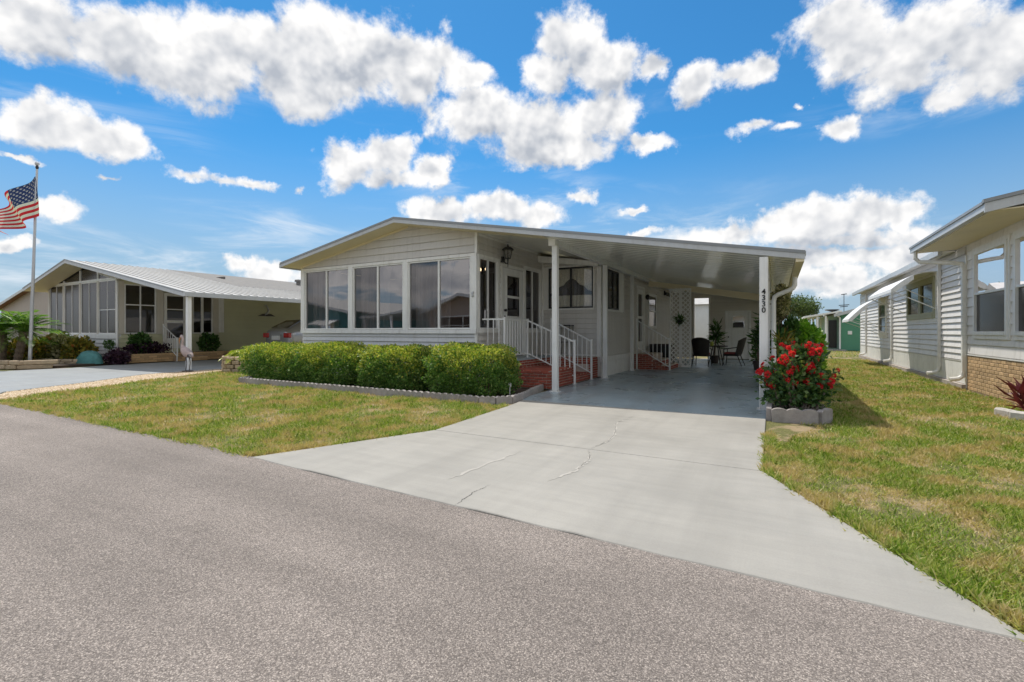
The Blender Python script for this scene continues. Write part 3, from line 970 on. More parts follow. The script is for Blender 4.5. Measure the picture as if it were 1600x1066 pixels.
# --- sunroom front
bays = [(-11.84, -10.06), (-9.90, -8.14), (-7.98, -6.12)]
wholes = [(a - 0.0, b + 0.0, 1.31, 2.96) for a, b in bays]
wall_core(house, 'front_wall', 'Y', WF, WL, WR, 0.02, 3.02, wholes, 0.10, VINYL)
siding(house, 'Y', WF, -1, WL + 0.02, WR - 0.05, 0.04, 1.20, 0.118, VINYL_LOW)
part(house, 'window_sill', WHITE, (WL - 0.02, WR + 0.012, WF - 0.06, WF - 0.001, 1.20, 1.29))
part(house, 'window_header', TRIM, (WL - 0.02, WR + 0.012, WF - 0.045, WF - 0.001, 2.965, 3.035))
for a, b in ((WL - 0.02, -11.84), (-10.06, -9.90), (-8.14, -7.98), (-6.12, WR + 0.02)):
    part(house, 'window_post', WHITE, (a, b, WF - 0.05, WF - 0.001, 1.291, 2.964))
part(house, 'corner_trim', TRIM, (WR - 0.045, WR + 0.022, WF - 0.03, WF - 0.001, 0.04, 1.195))
part(house, 'corner_trim', TRIM, (WR - 0.045, WR + 0.022, WF - 0.03, WF - 0.001, 3.036, 3.50))
for a, b in bays:
    m_ = (a + b) / 2
    window(house, 'Y', WF + 0.02, -1, a, b, 1.30, 2.962, WHITE, GLASS, vert=[m_], fw=0.035, depth=0.04, pmats=[SCREEN, GLASS], mull=0.05)
    # sheer curtains hang behind the left sash of each pair
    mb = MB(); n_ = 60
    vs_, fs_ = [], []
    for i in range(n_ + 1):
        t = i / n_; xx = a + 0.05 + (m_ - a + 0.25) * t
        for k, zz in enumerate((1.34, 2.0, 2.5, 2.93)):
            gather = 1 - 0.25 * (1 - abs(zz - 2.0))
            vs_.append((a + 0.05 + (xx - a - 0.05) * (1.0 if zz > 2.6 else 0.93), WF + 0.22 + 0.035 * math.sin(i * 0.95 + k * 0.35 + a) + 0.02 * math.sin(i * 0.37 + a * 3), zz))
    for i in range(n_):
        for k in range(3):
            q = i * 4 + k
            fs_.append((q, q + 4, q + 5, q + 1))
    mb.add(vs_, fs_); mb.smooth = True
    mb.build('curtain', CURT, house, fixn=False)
# gable
gab = [(WL, roof_z(WL) - 0.11), (RX, RZ - 0.11), (WR, roof_z(WR) - 0.11)]
MB().prism([(WL, 3.021), (WR, 3.021), (WR, gab[2][1]), (RX, gab[1][1]), (WL, gab[0][1])], 'Y', WF + 0.002, WF + 0.1).build('gable_wall', VINYL, house)
siding(house, 'Y', WF, -1, WL + 0.02, WR - 0.046, 3.036, 3.9, 0.178, VINYL, top=gab)
# --- sunroom right side wall (faces the porch)
sh = [(9.20, 10.02, 1.31, 2.95), (10.22, 11.36, 0.60, 2.86), (11.46, 12.40, 1.31, 2.95)]
wall_core(house, 'side_wall', 'X', WR, WF + 0.102, MY - 0.001, 0.02, 3.5, sh, -0.10, VINYL)
siding(house, 'X', WR, 1, WF + 0.05, MY - 0.02, 0.60, 3.50, 0.14, VINYL, holes=[(9.12, 10.08, 1.22, 3.02), (10.14, 11.42, 0.6, 2.93), (11.40, 12.50, 1.22, 3.02)])
for (a, b) in ((9.12, 10.08), (11.40, 12.48)):
    part(house, 'window_casing', TRIM, (WR + 0.001, WR + 0.035, a, b, 1.22, 1.305), (WR + 0.001, WR + 0.035, a, b, 2.955, 3.02),
         (WR + 0.001, WR + 0.035, a, a + 0.075, 1.306, 2.954), (WR + 0.001, WR + 0.035, b - 0.075, b, 1.306, 2.954))
    window(house, 'X', WR - 0.03, 1, a + 0.076, b - 0.076, 1.307, 2.953, WHITE, DGLASS, vert=[(a + b) / 2], fw=0.03, depth=0.04, mull=0.045)
# front door, white with a half glass
part(house, 'door_casing', TRIM, (WR + 0.001, WR + 0.04, 10.14, 10.22, 0.60, 2.86), (WR + 0.001, WR + 0.04, 11.36, 11.42, 0.60, 2.86), (WR + 0.001, WR + 0.04, 10.14, 11.42, 2.861, 2.93))
door = MB()
DY0, DY1 = 10.23, 11.35
g0, g1, gz0, gz1 = 10.46, 11.12, 1.64, 2.66
door.box(WR - 0.04, WR + 0.015, DY0, g0, 0.62, 2.85).box(WR - 0.04, WR + 0.015, g1, DY1, 0.62, 2.85)
door.box(WR - 0.04, WR + 0.015, g0, g1, 0.62, gz0).box(WR - 0.04, WR + 0.015, g0, g1, gz1, 2.85)
door = door.build('front_door', WHITE, house)
MB().box(WR - 0.02, WR + 0.03, g0 - 0.04, g0, gz0 - 0.04, gz1 + 0.04).box(WR - 0.02, WR + 0.03, g1, g1 + 0.04, gz0 - 0.04, gz1 + 0.04) \
    .box(WR - 0.02, WR + 0.03, g0, g1, gz0 - 0.04, gz0).box(WR - 0.02, WR + 0.03, g0, g1, gz1, gz1 + 0.04) \
    .box(WR - 0.02, WR + 0.025, g0, g1, 2.10, 2.16).build('glazing_frame', TRIM, door)
MB().add([(WR - 0.005, g0, gz0), (WR - 0.005, g1, gz0), (WR - 0.005, g1, gz1), (WR - 0.005, g0, gz1)], [(0, 1, 2, 3)]).build('pane', DGLASS, door, fixn=False)
MB().tube([(WR + 0.015, 10.34, 1.78), (WR + 0.05, 10.34, 1.78)], 0.028, 10).tube([(WR + 0.05, 10.34, 1.78), (WR + 0.075, 10.34, 1.78)], 0.034, 10).build('door_knob', BLACK, door)
MB().tube([(WR + 0.015, 10.34, 1.62), (WR + 0.04, 10.34, 1.62)], 0.025, 10).build('deadbolt', BLACK, door)
# --- recessed main front wall with the lace window
fh = [(-5.73, -4.40, 1.90, 3.05)]
wall_core(house, 'recess_wall', 'Y', MY, WR + 0.001, MX, 0.02, 3.34, fh, 0.10, VINYL)
siding(house, 'Y', MY, -1, WR + 0.03, MX - 0.09, 0.62, 3.34, 0.14, VINYL, holes=[(-5.97, -4.35, 1.85, 3.10)])
part(house, 'corner_trim', TRIM, (WR + 0.024, WR + 0.07, MY - 0.03, MY - 0.001, 0.60, 3.3))
part(house, 'corner_trim', TRIM, (MX - 0.09, MX + 0.025, MY - 0.03, MY - 0.001, 0.56, 3.2))
part(house, 'base_trim', TRIM, (WR + 0.071, MX - 0.091, MY - 0.035, MY - 0.001, 0.575, 0.615))
part(house, 'shutter_panel', TRIM, (-5.93 + 0.032, -5.775, MY - 0.02, MY - 0.001, 1.86, 3.09))
part(house, 'window_casing', TRIM, (-5.77, -5.735, MY - 0.035, MY - 0.001, 1.90, 3.05), (-4.395, -4.355, MY - 0.035, MY - 0.001, 1.90, 3.05),
     (-5.77, -4.355, MY - 0.035, MY - 0.001, 1.855, 1.899), (-5.77, -4.355, MY - 0.035, MY - 0.001, 3.051, 3.095))
window(house, 'Y', MY + 0.01, -1, -5.732, -4.398, 1.901, 3.049, BLACKF, CLEAR, vert=[-5.06], fw=0.04, depth=0.035, mull=0.045)
# lace swag curtain and things on the sill, just inside the glass
LACE_L = M('lace_pale', (0.93, 0.90, 0.76), 0.9, 0.22, 26.0)
for side in (-1, 1):
    vs_, fs_ = [], []
    n_ = 22
    for i in range(n_ + 1):
        t = i / n_
        xx = -5.065 + side * 0.66 * t
        zb = 2.74 - 0.46 * t ** 0.9 + 0.045 * abs(math.sin(t * 8.5))
        for k in range(2):
            vs_.append((xx, MY + 0.07 + 0.012 * math.sin(i * 1.9), 3.03 if k else zb))
    for i in range(n_):
        fs_.append((2 * i, 2 * i + 2, 2 * i + 3, 2 * i + 1))
    MB().add(vs_, fs_).build('lace_swag', LACE_L, house, fixn=False)
vs_, fs_ = [], []
for i in range(61):
    xx = -5.71 + 1.29 * i / 60
    for zz in (1.93, 2.27):
        vs_.append((xx, MY + 0.10 + 0.012 * math.sin(i * 1.3), zz))
for i in range(60):
    fs_.append((2 * i, 2 * i + 2, 2 * i + 3, 2 * i + 1))
MB().add(vs_, fs_).build('cafe_curtain', LACE_L, house, fixn=False)
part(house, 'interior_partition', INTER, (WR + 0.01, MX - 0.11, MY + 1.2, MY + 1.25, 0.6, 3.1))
# --- long side wall under the carport
lh = [(13.10, 14.14, 1.88, 3.02), (16.38, 17.30, 0.60, 2.74), (17.96, 19.30, 1.36, 2.68)]
wall_core(house, 'long_wall', 'X', MX, MY + 0.101, 23.4, 0.02, 3.26, lh, -0.10, VINYL)
siding(house, 'X', MX, 1, MY + 0.0, 23.38, 0.56, 3.24, 0.14, VINYL, holes=[(13.06, 14.70, 1.83, 3.08), (16.30, 17.38, 0.5, 2.82), (17.90, 19.36, 1.30, 2.74)])
part(house, 'corner_trim', TRIM, (MX + 0.001, MX + 0.028, MY - 0.029, MY + 0.07, 0.56, 3.22))
window(house, 'X', MX, 1, 13.10, 14.14, 1.885, 3.015, BLACKF, DGLASS, vert=[13.62], fw=0.045, depth=0.035)
part(house, 'window_casing', TRIM, (MX + 0.001, MX + 0.034, 13.05, 14.19, 1.83, 1.883), (MX + 0.001, MX + 0.034, 13.05, 14.19, 3.018, 3.08))
part(house, 'shutter', TRIM, (MX + 0.001, MX + 0.03, 14.20, 14.68, 1.84, 3.05))
part(house, 'door_casing', TRIM, (MX + 0.001, MX + 0.04, 16.30, 16.38, 0.5, 2.74), (MX + 0.001, MX + 0.04, 17.30, 17.38, 0.5, 2.74), (MX + 0.001, MX + 0.04, 16.30, 17.38, 2.741, 2.82))
d2 = MB().box(MX - 0.05, MX + 0.01, 16.385, 16.55, 0.6, 2.735).box(MX - 0.05, MX + 0.01, 17.13, 17.295, 0.6, 2.735) \
    .box(MX - 0.05, MX + 0.01, 16.55, 17.13, 0.6, 0.9).box(MX - 0.05, MX + 0.01, 16.55, 17.13, 2.56, 2.735).box(MX - 0.05, MX + 0.012, 16.55, 17.13, 1.7, 1.78) \
    .build('side_door', WHITE, house)
for z_ in ((0.9, 1.7), (1.78, 2.56)):
    MB().add([(MX - 0.02, 16.55, z_[0]), (MX - 0.02, 17.13, z_[0]), (MX - 0.02, 17.13, z_[1]), (MX - 0.02, 16.55, z_[1])], [(0, 1, 2, 3)]).build('pane', DGLASS, d2, fixn=False)
window(house, 'X', MX, 1, 17.96, 19.30, 1.36, 2.68, WHITE, DGLASS, horiz=[2.02], fw=0.10, depth=0.04)
# skirting panels below the siding
SKIRT = M('skirt_panel', (0.80, 0.79, 0.76), 0.5, 0.05, 2, dirt=(0.36, 0.33, 0.28), dirt_amt=0.3, dirt_scale=3, objrand=0.04)
y_ = MY + 0.02
while y_ < 15.6:
    part(house, 'skirting_panel', SKIRT, (MX + 0.002, MX + 0.022, y_, y_ + 0.192, 0.0, 0.40))
    y_ += 0.2
part(house, 'skirting_cap', TRIM, (MX + 0.001, MX + 0.05, MY - 0.02, 15.6, 0.41, 0.56))
y_ = 16.9
while y_ < 23.2:
    part(house, 'skirting_panel', SKIRT, (MX + 0.002, MX + 0.022, y_, y_ + 0.192, 0.0, 0.40))
    y_ += 0.2
part(house, 'skirting_cap', TRIM, (MX + 0.001, MX + 0.05, 16.9, 23.2, 0.41, 0.56))
# --- the other walls and the inside
part(house, 'left_wall', VINYL, (WL, WL + 0.1, WF + 0.101, 23.4, 0.02, 3.05))
part(house, 'back_wall', VINYL, (WL + 0.101, MX - 0.101, 23.3, 23.4, 0.02, 3.1))
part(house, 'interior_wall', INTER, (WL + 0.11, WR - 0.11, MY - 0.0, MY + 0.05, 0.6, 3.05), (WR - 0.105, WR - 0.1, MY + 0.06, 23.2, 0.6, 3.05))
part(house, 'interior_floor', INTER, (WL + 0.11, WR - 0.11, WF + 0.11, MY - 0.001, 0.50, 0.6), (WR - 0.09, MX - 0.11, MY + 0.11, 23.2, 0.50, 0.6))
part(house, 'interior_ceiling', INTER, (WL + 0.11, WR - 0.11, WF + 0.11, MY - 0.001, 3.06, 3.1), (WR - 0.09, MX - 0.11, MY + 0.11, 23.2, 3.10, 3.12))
# --- roof
def slope(x0, x1, y0, y1, top, thick, name, mat, parent):
    z0, z1 = roof_z(x0) - top, roof_z(x1) - top
    return MB().hexa([(x0, y0, z0 - thick), (x1, y0, z1 - thick), (x1, y1, z1 - thick), (x0, y1, z0 - thick),
                      (x0, y0, z0), (x1, y0, z1), (x1, y1, z1), (x0, y1, z0)]).build(name, mat, parent)
roof = slope(RX + 0.001, XR, FY0 + 0.03, FY1, 0.012, 0.05, 'roof', ROOFM, house)
slope(XL, RX - 0.001, FY0 + 0.03, FY1, 0.012, 0.05, 'roof', ROOFM, house)
MB().prism([(RX - 0.25, RZ - 0.045), (RX, RZ + 0.012), (RX + 0.25, RZ - 0.043)], 'Y', FY0 + 0.035, FY1).build('ridge_cap', ROOFM, roof)
x_ = 0.6
y_ = FY0 + 0.35
while y_ < FY1 - 0.1:      # standing seams, seen only along the ridge and the roof edge
    slope(RX + 0.26, XR - 0.02, y_, y_ + 0.02, -0.012, 0.024, 'roof_seam', ROOFM, roof)
    y_ += 0.61
# front fascia: thin dark lip over a broad pale band, on both slopes
for (a, b) in ((XL, RX), (RX, XR)):
    for nm, t, th, mt, pr in (('roof_edge_lip', -0.006, 0.050, LIP, 0.0), ('fascia', 0.0445, 0.085, FASCIA, 0.012)):
        z0, z1 = roof_z(a) - t, roof_z(b) - t
        MB().hexa([(a, FY0 + pr, z0 - th), (b, FY0 + pr, z1 - th), (b, FY0 + 0.029, z1 - th), (a, FY0 + 0.029, z0 - th),
                   (a, FY0 + pr, z0), (b, FY0 + pr, z1), (b, FY0 + 0.029, z1), (a, FY0 + 0.029, z0)]).build(nm, mt, house)
# soffit under the gable overhang, cream
for (a, b) in ((XL + 0.04, RX - 0.001), (RX + 0.001, MX + 0.05)):
    slope(a, b, FY0 + 0.031, WF - 0.002 if b <= RX + 0.1 else WF - 0.002, 0.09, 0.03, 'soffit', SOFFIT, house)
slope(XL + 0.04, WL - 0.01, WF, FY1, 0.09, 0.03, 'soffit', SOFFIT, house)
part(house, 'left_gutter', FASCIA, (XL - 0.06, XL + 0.03, FY0 + 0.03, FY1, roof_z(XL) - 0.14, roof_z(XL) - 0.02))
MB().hexa([(WL, WF - 0.03, roof_z(WL) - 0.17), (RX, WF - 0.03, RZ - 0.17), (RX, WF - 0.002, RZ - 0.17), (WL, WF - 0.002, roof_z(WL) - 0.17),
           (WL, WF - 0.03, roof_z(WL) - 0.122), (RX, WF - 0.03, RZ - 0.122), (RX, WF - 0.002, RZ - 0.122), (WL, WF - 0.002, roof_z(WL) - 0.122)]).build('gable_trim', SOFFIT, house)
# porch ceiling in the recess, and the white box beam in front of the lace window
slope(WR + 0.03, MX + 0.0, WF, MY - 0.03, 0.09, 0.03, 'porch_ceiling', CEIL, house)
MB().hexa([(WR + 0.025, MY - 0.28, 3.22), (MX + 0.02, MY - 0.28, 3.00), (MX + 0.02, MY - 0.04, 3.00), (WR + 0.025, MY - 0.04, 3.22),
           (WR + 0.025, MY - 0.28, 3.40), (MX + 0.02, MY - 0.28, 3.12), (MX + 0.02, MY - 0.04, 3.12), (WR + 0.025, MY - 0.04, 3.40)]).build('box_beam', TRIM, house)
MB().hexa([(WR + 0.002, WF + 0.03, 3.44), (WR + 0.03, WF + 0.03, 3.44), (WR + 0.03, MY - 0.3, 3.44), (WR + 0.002, MY - 0.3, 3.44),
           (WR + 0.002, WF + 0.03, 3.49), (WR + 0.03, WF + 0.03, 3.49), (WR + 0.03, MY - 0.3, 3.49), (WR + 0.002, MY - 0.3, 3.49)]).build('frieze_trim', TRIM, house)
# --- carport: ceiling pans, beams, posts
y_ = FY0 + 0.04
while y_ < 23.3:
    y2 = y_ + 0.30
    x0, x1 = MX + 0.03 if y_ > 12.4 else MX + 0.06, XR - 0.13
    z0, z1 = roof_z(x0) - 0.095, roof_z(x1) - 0.095
    mb = MB()
    prof = [(0.0, 0.0), (0.028, -0.022), (0.272, -0.022), (0.299, 0.0)]
    vs_ = [(x0, y_ + a, z0 + b) for a, b in prof] + [(x1, y_ + a, z1 + b) for a, b in prof] + [(x0, y_ + a, z0 + 0.03) for a, b in (prof[0], prof[3])] + [(x1, y_ + a, z1 + 0.03) for a, b in (prof[0], prof[3])]
    fs_ = [(0, 1, 5, 4), (1, 2, 6, 5), (2, 3, 7, 6), (8, 0, 4, 10), (3, 9, 11, 7), (0, 8, 9, 3, 2, 1), (4, 5, 6, 7, 11, 10), (8, 10, 11, 9)]
    mb.add(vs_, fs_).build('ceiling_pan', CEIL, house)
    y_ += 0.30
BX = -4.06
part(house, 'carport_beam', WHITE, (BX - 0.06, BX + 0.06, 9.02, 23.3, 3.03, 3.165))
part(house, 'beam_cap', TRIM, (BX - 0.075, BX + 0.075, 9.0, 9.019, 3.02, 3.18))
part(house, 'carport_beam', WHITE, (-0.24, -0.12, 8.70, 23.3, 2.30, 2.455))

MB().hexa([(MX + 0.16, 17.40, 2.88), (-0.25, 17.40, 2.20), (-0.25, 17.52, 2.20), (MX + 0.16, 17.52, 2.88),
           (MX + 0.16, 17.40, 3.07), (-0.25, 17.40, 2.42), (-0.25, 17.52, 2.42), (MX + 0.16, 17.52, 3.07)]).build('cross_beam', SOFFIT, house)
def post(x, y, z1, w=0.10):
    o = MB().box(x - w / 2, x + w / 2, y - w / 2, y + w / 2, 0.012, z1).build('carport_post', WHITE, house, bevel=0.008)
    MB().box(x - w * 0.8, x + w * 0.8, y - w * 0.8, y + w * 0.8, 0.0, 0.012).build('post_base', WHITE, o)
    return o
post(BX + 0.03, 9.12, 3.029, 0.115)
post(BX + 0.03, 12.42, 3.029, 0.11)
post(BX + 0.03, 15.14, 3.029, 0.10)
num_post = post(-0.185, 8.66, 2.44, 0.125)
for y_ in (11.25, 14.2, 17.3, 20.3):
    post(-0.18, y_, 2.299, 0.10)
# house number 4330 down the front of the right-hand post
for i, ch in enumerate('4330'):
    cu = bpy.data.curves.new('digit', 'FONT'); cu.body = ch; cu.size = 0.118; cu.extrude = 0.004; cu.align_x = 'CENTER'
    cu.offset = 0.0022
    tmp = bpy.data.objects.new('digit_tmp', cu); COL.objects.link(tmp)
    dg = bpy.context.evaluated_depsgraph_get()
    me = bpy.data.meshes.new_from_object(tmp.evaluated_get(dg)); bpy.data.objects.remove(tmp)
    me.materials.clear(); me.materials.append(BLACK)
    o = bpy.data.objects.new('house_number_digit', me)
    put(o, num_post, (-0.185, 8.66 - 0.0625 - 0.005, 1.845 - i * 0.098))
    o.rotation_euler = (R(90), 0, 0); o['label'] = 'black house number digit ' + ch
# carport roof edge and gutter on the right
part(house, 'side_fascia', FASCIA, (XR - 0.01, XR + 0.012, FY0 + 0.03, FY1, roof_z(XR) - 0.06, roof_z(XR) + 0.0))
gut = part(house, 'gutter', SOFFIT, (XR - 0.125, XR - 0.012, FY0 + 0.032, FY1, roof_z(XR) - 0.16, roof_z(XR) - 0.045))
MB().tube([(XR - 0.07, 11.0, 2.36), (XR - 0.07, 11.0, 2.17), (XR - 0.10, 11.0, 2.11), (XR - 0.17, 11.02, 2.07), (0.03, 11.05, 2.0), (-0.04, 11.06, 1.95), (-0.06, 11.06, 1.86), (-0.055, 11.06, 0.25), (0.0, 11.03, 0.12), (0.12, 11.0, 0.08)], 0.045, 10).build('downspout', WHITE, house)
# --- storage room closing the back of the carport, with a doorway open to the yard
ROOMSIDE = M('dim_vinyl', (0.62, 0.59, 0.54), 0.5, 0.05, 1.2, objrand=0.03)
bh = [(-3.34, -2.72, 0.02, 2.78), (-1.97, -1.07, 0.02, 2.10)]
wall_core(house, 'storage_wall', 'Y', 23.41, MX, -0.12, 0.02, 2.44, bh, 0.1, ROOMSIDE)
MB().prism([(-2.72, 2.441), (-0.12, 2.441), (-0.12, roof_z(-0.12) - 0.066), (-2.72, roof_z(-2.72) - 0.066)], 'Y', 23.41, 23.5).build('storage_wall', ROOMSIDE, house)
MB().prism([(MX, 2.441), (-3.34, 2.441), (-3.34, roof_z(-3.34) - 0.066), (MX, roof_z(MX) - 0.066)], 'Y', 23.41, 23.5).build('storage_wall', ROOMSIDE, house)
MB().prism([(-3.338, 2.78), (-2.722, 2.78), (-2.722, roof_z(-2.722) - 0.066), (-3.338, roof_z(-3.338) - 0.066)], 'Y', 23.41, 23.5).build('storage_wall', ROOMSIDE, house)
siding(house, 'Y', 23.41, -1, -2.66, -0.14, 0.02, 2.72, 0.14, ROOMSIDE, holes=[(-2.04, -1.0, 0.0, 2.17)], top=[(-2.66, 2.89), (-0.14, 2.45)])
part(house, 'doorway_jamb', TRIM, (-3.40, -3.34, 23.36, 23.409, 0.0, 2.80), (-2.72, -2.66, 23.36, 23.409, 0.0, 2.80))
part(house, 'door_casing', WHITE, (-2.04, -1.97, 23.38, 23.409, 0.0, 2.10), (-1.07, -1.0, 23.38, 23.409, 0.0, 2.10), (-2.04, -1.0, 23.38, 23.409, 2.101, 2.17))
sd = MB().box(-1.965, -1.075, 23.42, 23.47, 0.03, 1.42).box(-1.965, -1.075, 23.42, 23.47, 1.92, 2.095).box(-1.965, -1.73, 23.42, 23.47, 1.42, 1.92) \
    .box(-1.26, -1.075, 23.42, 23.47, 1.42, 1.92).build('storage_door', WHITE, house)
MB().box(-1.76, -1.73, 23.395, 23.419, 1.39, 1.95).box(-1.26, -1.23, 23.395, 23.419, 1.39, 1.95).box(-1.73, -1.26, 23.395, 23.419, 1.39, 1.42).box(-1.73, -1.26, 23.395, 23.419, 1.92, 1.95).box(-1.73, -1.26, 23.40, 23.419, 1.655, 1.685).build('glazing_frame', TRIM, sd)
MB().add([(-1.73, 23.45, 1.42), (-1.26, 23.45, 1.42), (-1.26, 23.45, 1.92), (-1.73, 23.45, 1.92)], [(0, 1, 2, 3)]).build('pane', RGLASS, sd, fixn=False)
MB().tube([(-1.90, 23.419, 1.0), (-1.90, 23.36, 1.0)], 0.03, 10).build('door_knob', BLACK, sd)
part(house, 'storage_side_wall', ROOMSIDE, (-0.22, -0.12, 23.511, 26, 0.02, 2.3), (-2.6, -2.5, 23.511, 26, 0.02, 2.6), (-2.5, -0.22, 25.9, 26, 0.02, 2.3))
part(house, 'storage_roof', ROOFM, (-2.7, 0.2, 23.9, 26.3, 2.62, 2.70))

# ------------------------------------------------------------------ fittings on the house
lan = thing('wall_lantern', 'black carriage lantern high on the wall above the front door', 'lantern', (WR + 0.016, 10.22, 3.05))
LG = glass_mat('lantern_glass', 0.12, (0.35, 0.33, 0.27), 0.1, 0.8)
MB().lathe((WR + 0.03, 10.22, 3.06), [(0.0, 0), (0.05, 0.0), (0.055, 0.05), (0.04, 0.14), (0.0, 0.15)], 12).build('backplate', BLACK, lan)
MB().tube([(WR + 0.05, 10.22, 3.10), (WR + 0.12, 10.22, 3.02), (WR + 0.17, 10.22, 3.03), (WR + 0.17, 10.22, 3.13)], 0.014, 8).tube([(WR + 0.17, 10.22, 2.93), (WR + 0.17, 10.22, 3.13)], [0.006, 0.018], 8).build('arm', BLACK, lan)
LX = WR + 0.17
MB().lathe((LX, 10.22, 3.13), [(0.05, 0.0), (0.075, 0.012), (0.075, 0.022)], 6).build('cage_base', BLACK, lan)
MB().lathe((LX, 10.22, 3.152), [(0.066, 0.0), (0.105, 0.20)], 6).build('glass', LG, lan)
mb = MB()
for k in range(6):
    a = 2 * math.pi * k / 6
    mb.tube([(LX + 0.07 * math.cos(a), 10.22 + 0.07 * math.sin(a), 3.15), (LX + 0.11 * math.cos(a), 10.22 + 0.11 * math.sin(a), 3.355)], 0.008, 5)
mb.build('cage_bars', BLACK, lan)
MB().lathe((LX, 10.22, 3.35), [(0.15, 0.0), (0.145, 0.015), (0.07, 0.075), (0.03, 0.085), (0.028, 0.11), (0.012, 0.115), (0.016, 0.135), (0.0, 0.15)], 6).build('roof_cap', BLACK, lan)

lan.location.z -= 0.10
lan.scale = (1.08, 1.08, 1.0)
fl = thing('flood_light', 'black twin floodlight under the carport beam near the lattice', 'floodlight', (MX + 0.02, 20.9, 2.75))
MB().box(MX + 0.016, MX + 0.05, 20.78, 20.98, 2.78, 2.98).build('backplate', BLACK, fl, bevel=0.01)
for dy in (-0.12, 0.12):
    MB().tube([(MX + 0.05, 20.88 + dy * 0.5, 2.86), (MX + 0.2, 20.88 + dy * 1.6, 2.80)], [0.05, 0.09], 12).build('lamp_head', BLACK, fl)
sc_ = thing('wall_sconce', 'small round black wall light beside the side door in the carport', 'wall light', (MX + 0.02, 17.6, 2.40))
MB().lathe((MX + 0.08, 17.62, 2.40), [(0.02, 0.0), (0.06, 0.03), (0.075, 0.1), (0.06, 0.17), (0.02, 0.2)], 12).build('lamp_body', BLACK, sc_)
MB().box(MX + 0.012, MX + 0.03, 17.57, 17.67, 2.44, 2.56).build('backplate', BLACK, sc_)

# ------------------------------------------------------------------ brick porch
porch = thing('brick_porch', 'red brick porch with steps leading to the sunroom door', 'steps', (-5.0, 10.9, 0))
PX0, PX1, PY0, PY1 = -5.955, -4.27, 9.39, 12.50
part(porch, 'core', MORTAR, (PX0, PX1 - 0.01, PY0 + 0.01, 10.64, 0.0, 0.385), (PX0, -4.66, 10.64, 11.90, 0.0, 0.385), (-4.66, PX1 - 0.01, 10.645, 11.895, 0.0, 0.185),
     (PX0, PX1 - 0.01, 11.90, PY1, 0.0, 0.56), (PX0, -5.28, 9.84, 11.899, 0.386, 0.565))
brick_face(porch, 'Y', PY0, -1, PX0, PX1 + 0.004, 0.005, 0.385, mat=BRICK)
brick_face(porch, 'X', PX1, 1, PY0, 10.645, 0.005, 0.385, mat=BRICK)
brick_face(porch, 'X', PX1, 1, 10.65, 11.895, 0.005, 0.185, mat=BRICK)
brick_face(porch, 'X', -4.66, 1, 10.65, 11.895, 0.20, 0.385, mat=BRICK)
brick_face(porch, 'X', PX1, 1, 11.90, PY1, 0.005, 0.56, mat=BRICK)
brick_face(porch, 'Y', 11.90, -1, -5.27, PX1, 0.39, 0.56, mat=BRICK)
brick_face(porch, 'X', -5.28, 1, 9.84, 11.89, 0.39, 0.565, mat=BRICK)
brick_face(porch, 'Y', 9.84, -1, PX0, -5.28, 0.39, 0.565, mat=BRICK)
# (paving courses)
me_c = brick_mesh(0.196, 0.096, 0.05, BRICK)
for (xa, xb, ya, yb, zt) in ((PX0, PX1, PY0, 9.83, 0.39), (-5.27, PX1, 9.84, 10.64, 0.39), (-5.27, -4.66, 10.65, 11.89, 0.39), (-4.655, PX1, 10.65, 11.89, 0.19)):
    y_ = ya + 0.052; r_ = 0
    while y_ < yb - 0.03:
        x_ = xa + 0.10 + (0.1 if r_ % 2 else 0)
        while x_ < xb - 0.06:
            brick_at(porch, me_c, (min(x_, xb - 0.099), y_, zt - 0.018), 0, 'paving_brick', 0.008)
            x_ += 0.206
        y_ += 0.106; r_ += 1
part(porch, 'landing_slab', SHADE_CONC, (PX0 + 0.005, -5.262, 9.80, 11.92, 0.566, 0.60))

# hand rails of the porch
def rail(parent, path, zlow, pick, wide=0.03, mat=WHITE):
    """top and bottom bars along a path of (x, y, ztop); pickets between"""
    for p, q in zip(path[:-1], path[1:]):
        p, q = Vector(p), Vector(q)
        MB().bar(p, q, wide, 0.034).build('top_rail', mat, parent)
        MB().bar(p - Vector((0, 0, zlow)), q - Vector((0, 0, zlow)), wide, 0.026).build('bottom_rail', mat, parent)
        Ln = ((q - p).xy).length
        n = max(2, int(round(Ln / pick)))
        for i in range(1, n):
            c = p.lerp(q, i / n)
            MB().box(c.x - 0.009, c.x + 0.009, c.y - 0.009, c.y + 0.009, c.z - zlow + 0.005, c.z - 0.01).build('picket', mat, parent)
def rail_post(parent, x, y, z0, z1, w=0.045, mat=WHITE):
    o = MB().box(x - w / 2, x + w / 2, y - w / 2, y + w / 2, z0 + 0.01, z1).build('rail_post', mat, parent, bevel=0.005)
    MB().box(x - w * 0.65, x + w * 0.65, y - w * 0.65, y + w * 0.65, z1, z1 + 0.014).build('post_cap', mat, o)
    MB().box(x - w, x + w, y - w, y + w, z0, z0 + 0.01).build('post_foot', mat, o)
r1 = thing('porch_railing', 'white metal railing around the porch landing and down the near side of the steps', 'railing', (-5.3, 10.0, 0.4))
rail_post(r1, -5.45, 9.47, 0.39, 1.57); rail_post(r1, -5.45, 10.62, 0.60, 1.55); rail_post(r1, -4.21, 10.66, 0.0, 1.04)
rail(r1, [(-5.94, 9.30, 1.53), (-5.45, 9.47, 1.53), (-5.45, 10.62, 1.52)], 0.82, 0.125)
rail(r1, [(-5.45, 10.64, 1.52), (-4.21, 10.66, 1.00)], 0.82, 0.125)
r2 = thing('step_handrail', 'white metal handrail on the far side of the porch steps beside the siding', 'railing', (-5.2, 11.9, 0.4))
rail_post(r2, -5.36, 11.86, 0.60, 1.60); rail_post(r2, -4.22, 11.86, 0.0, 1.03)
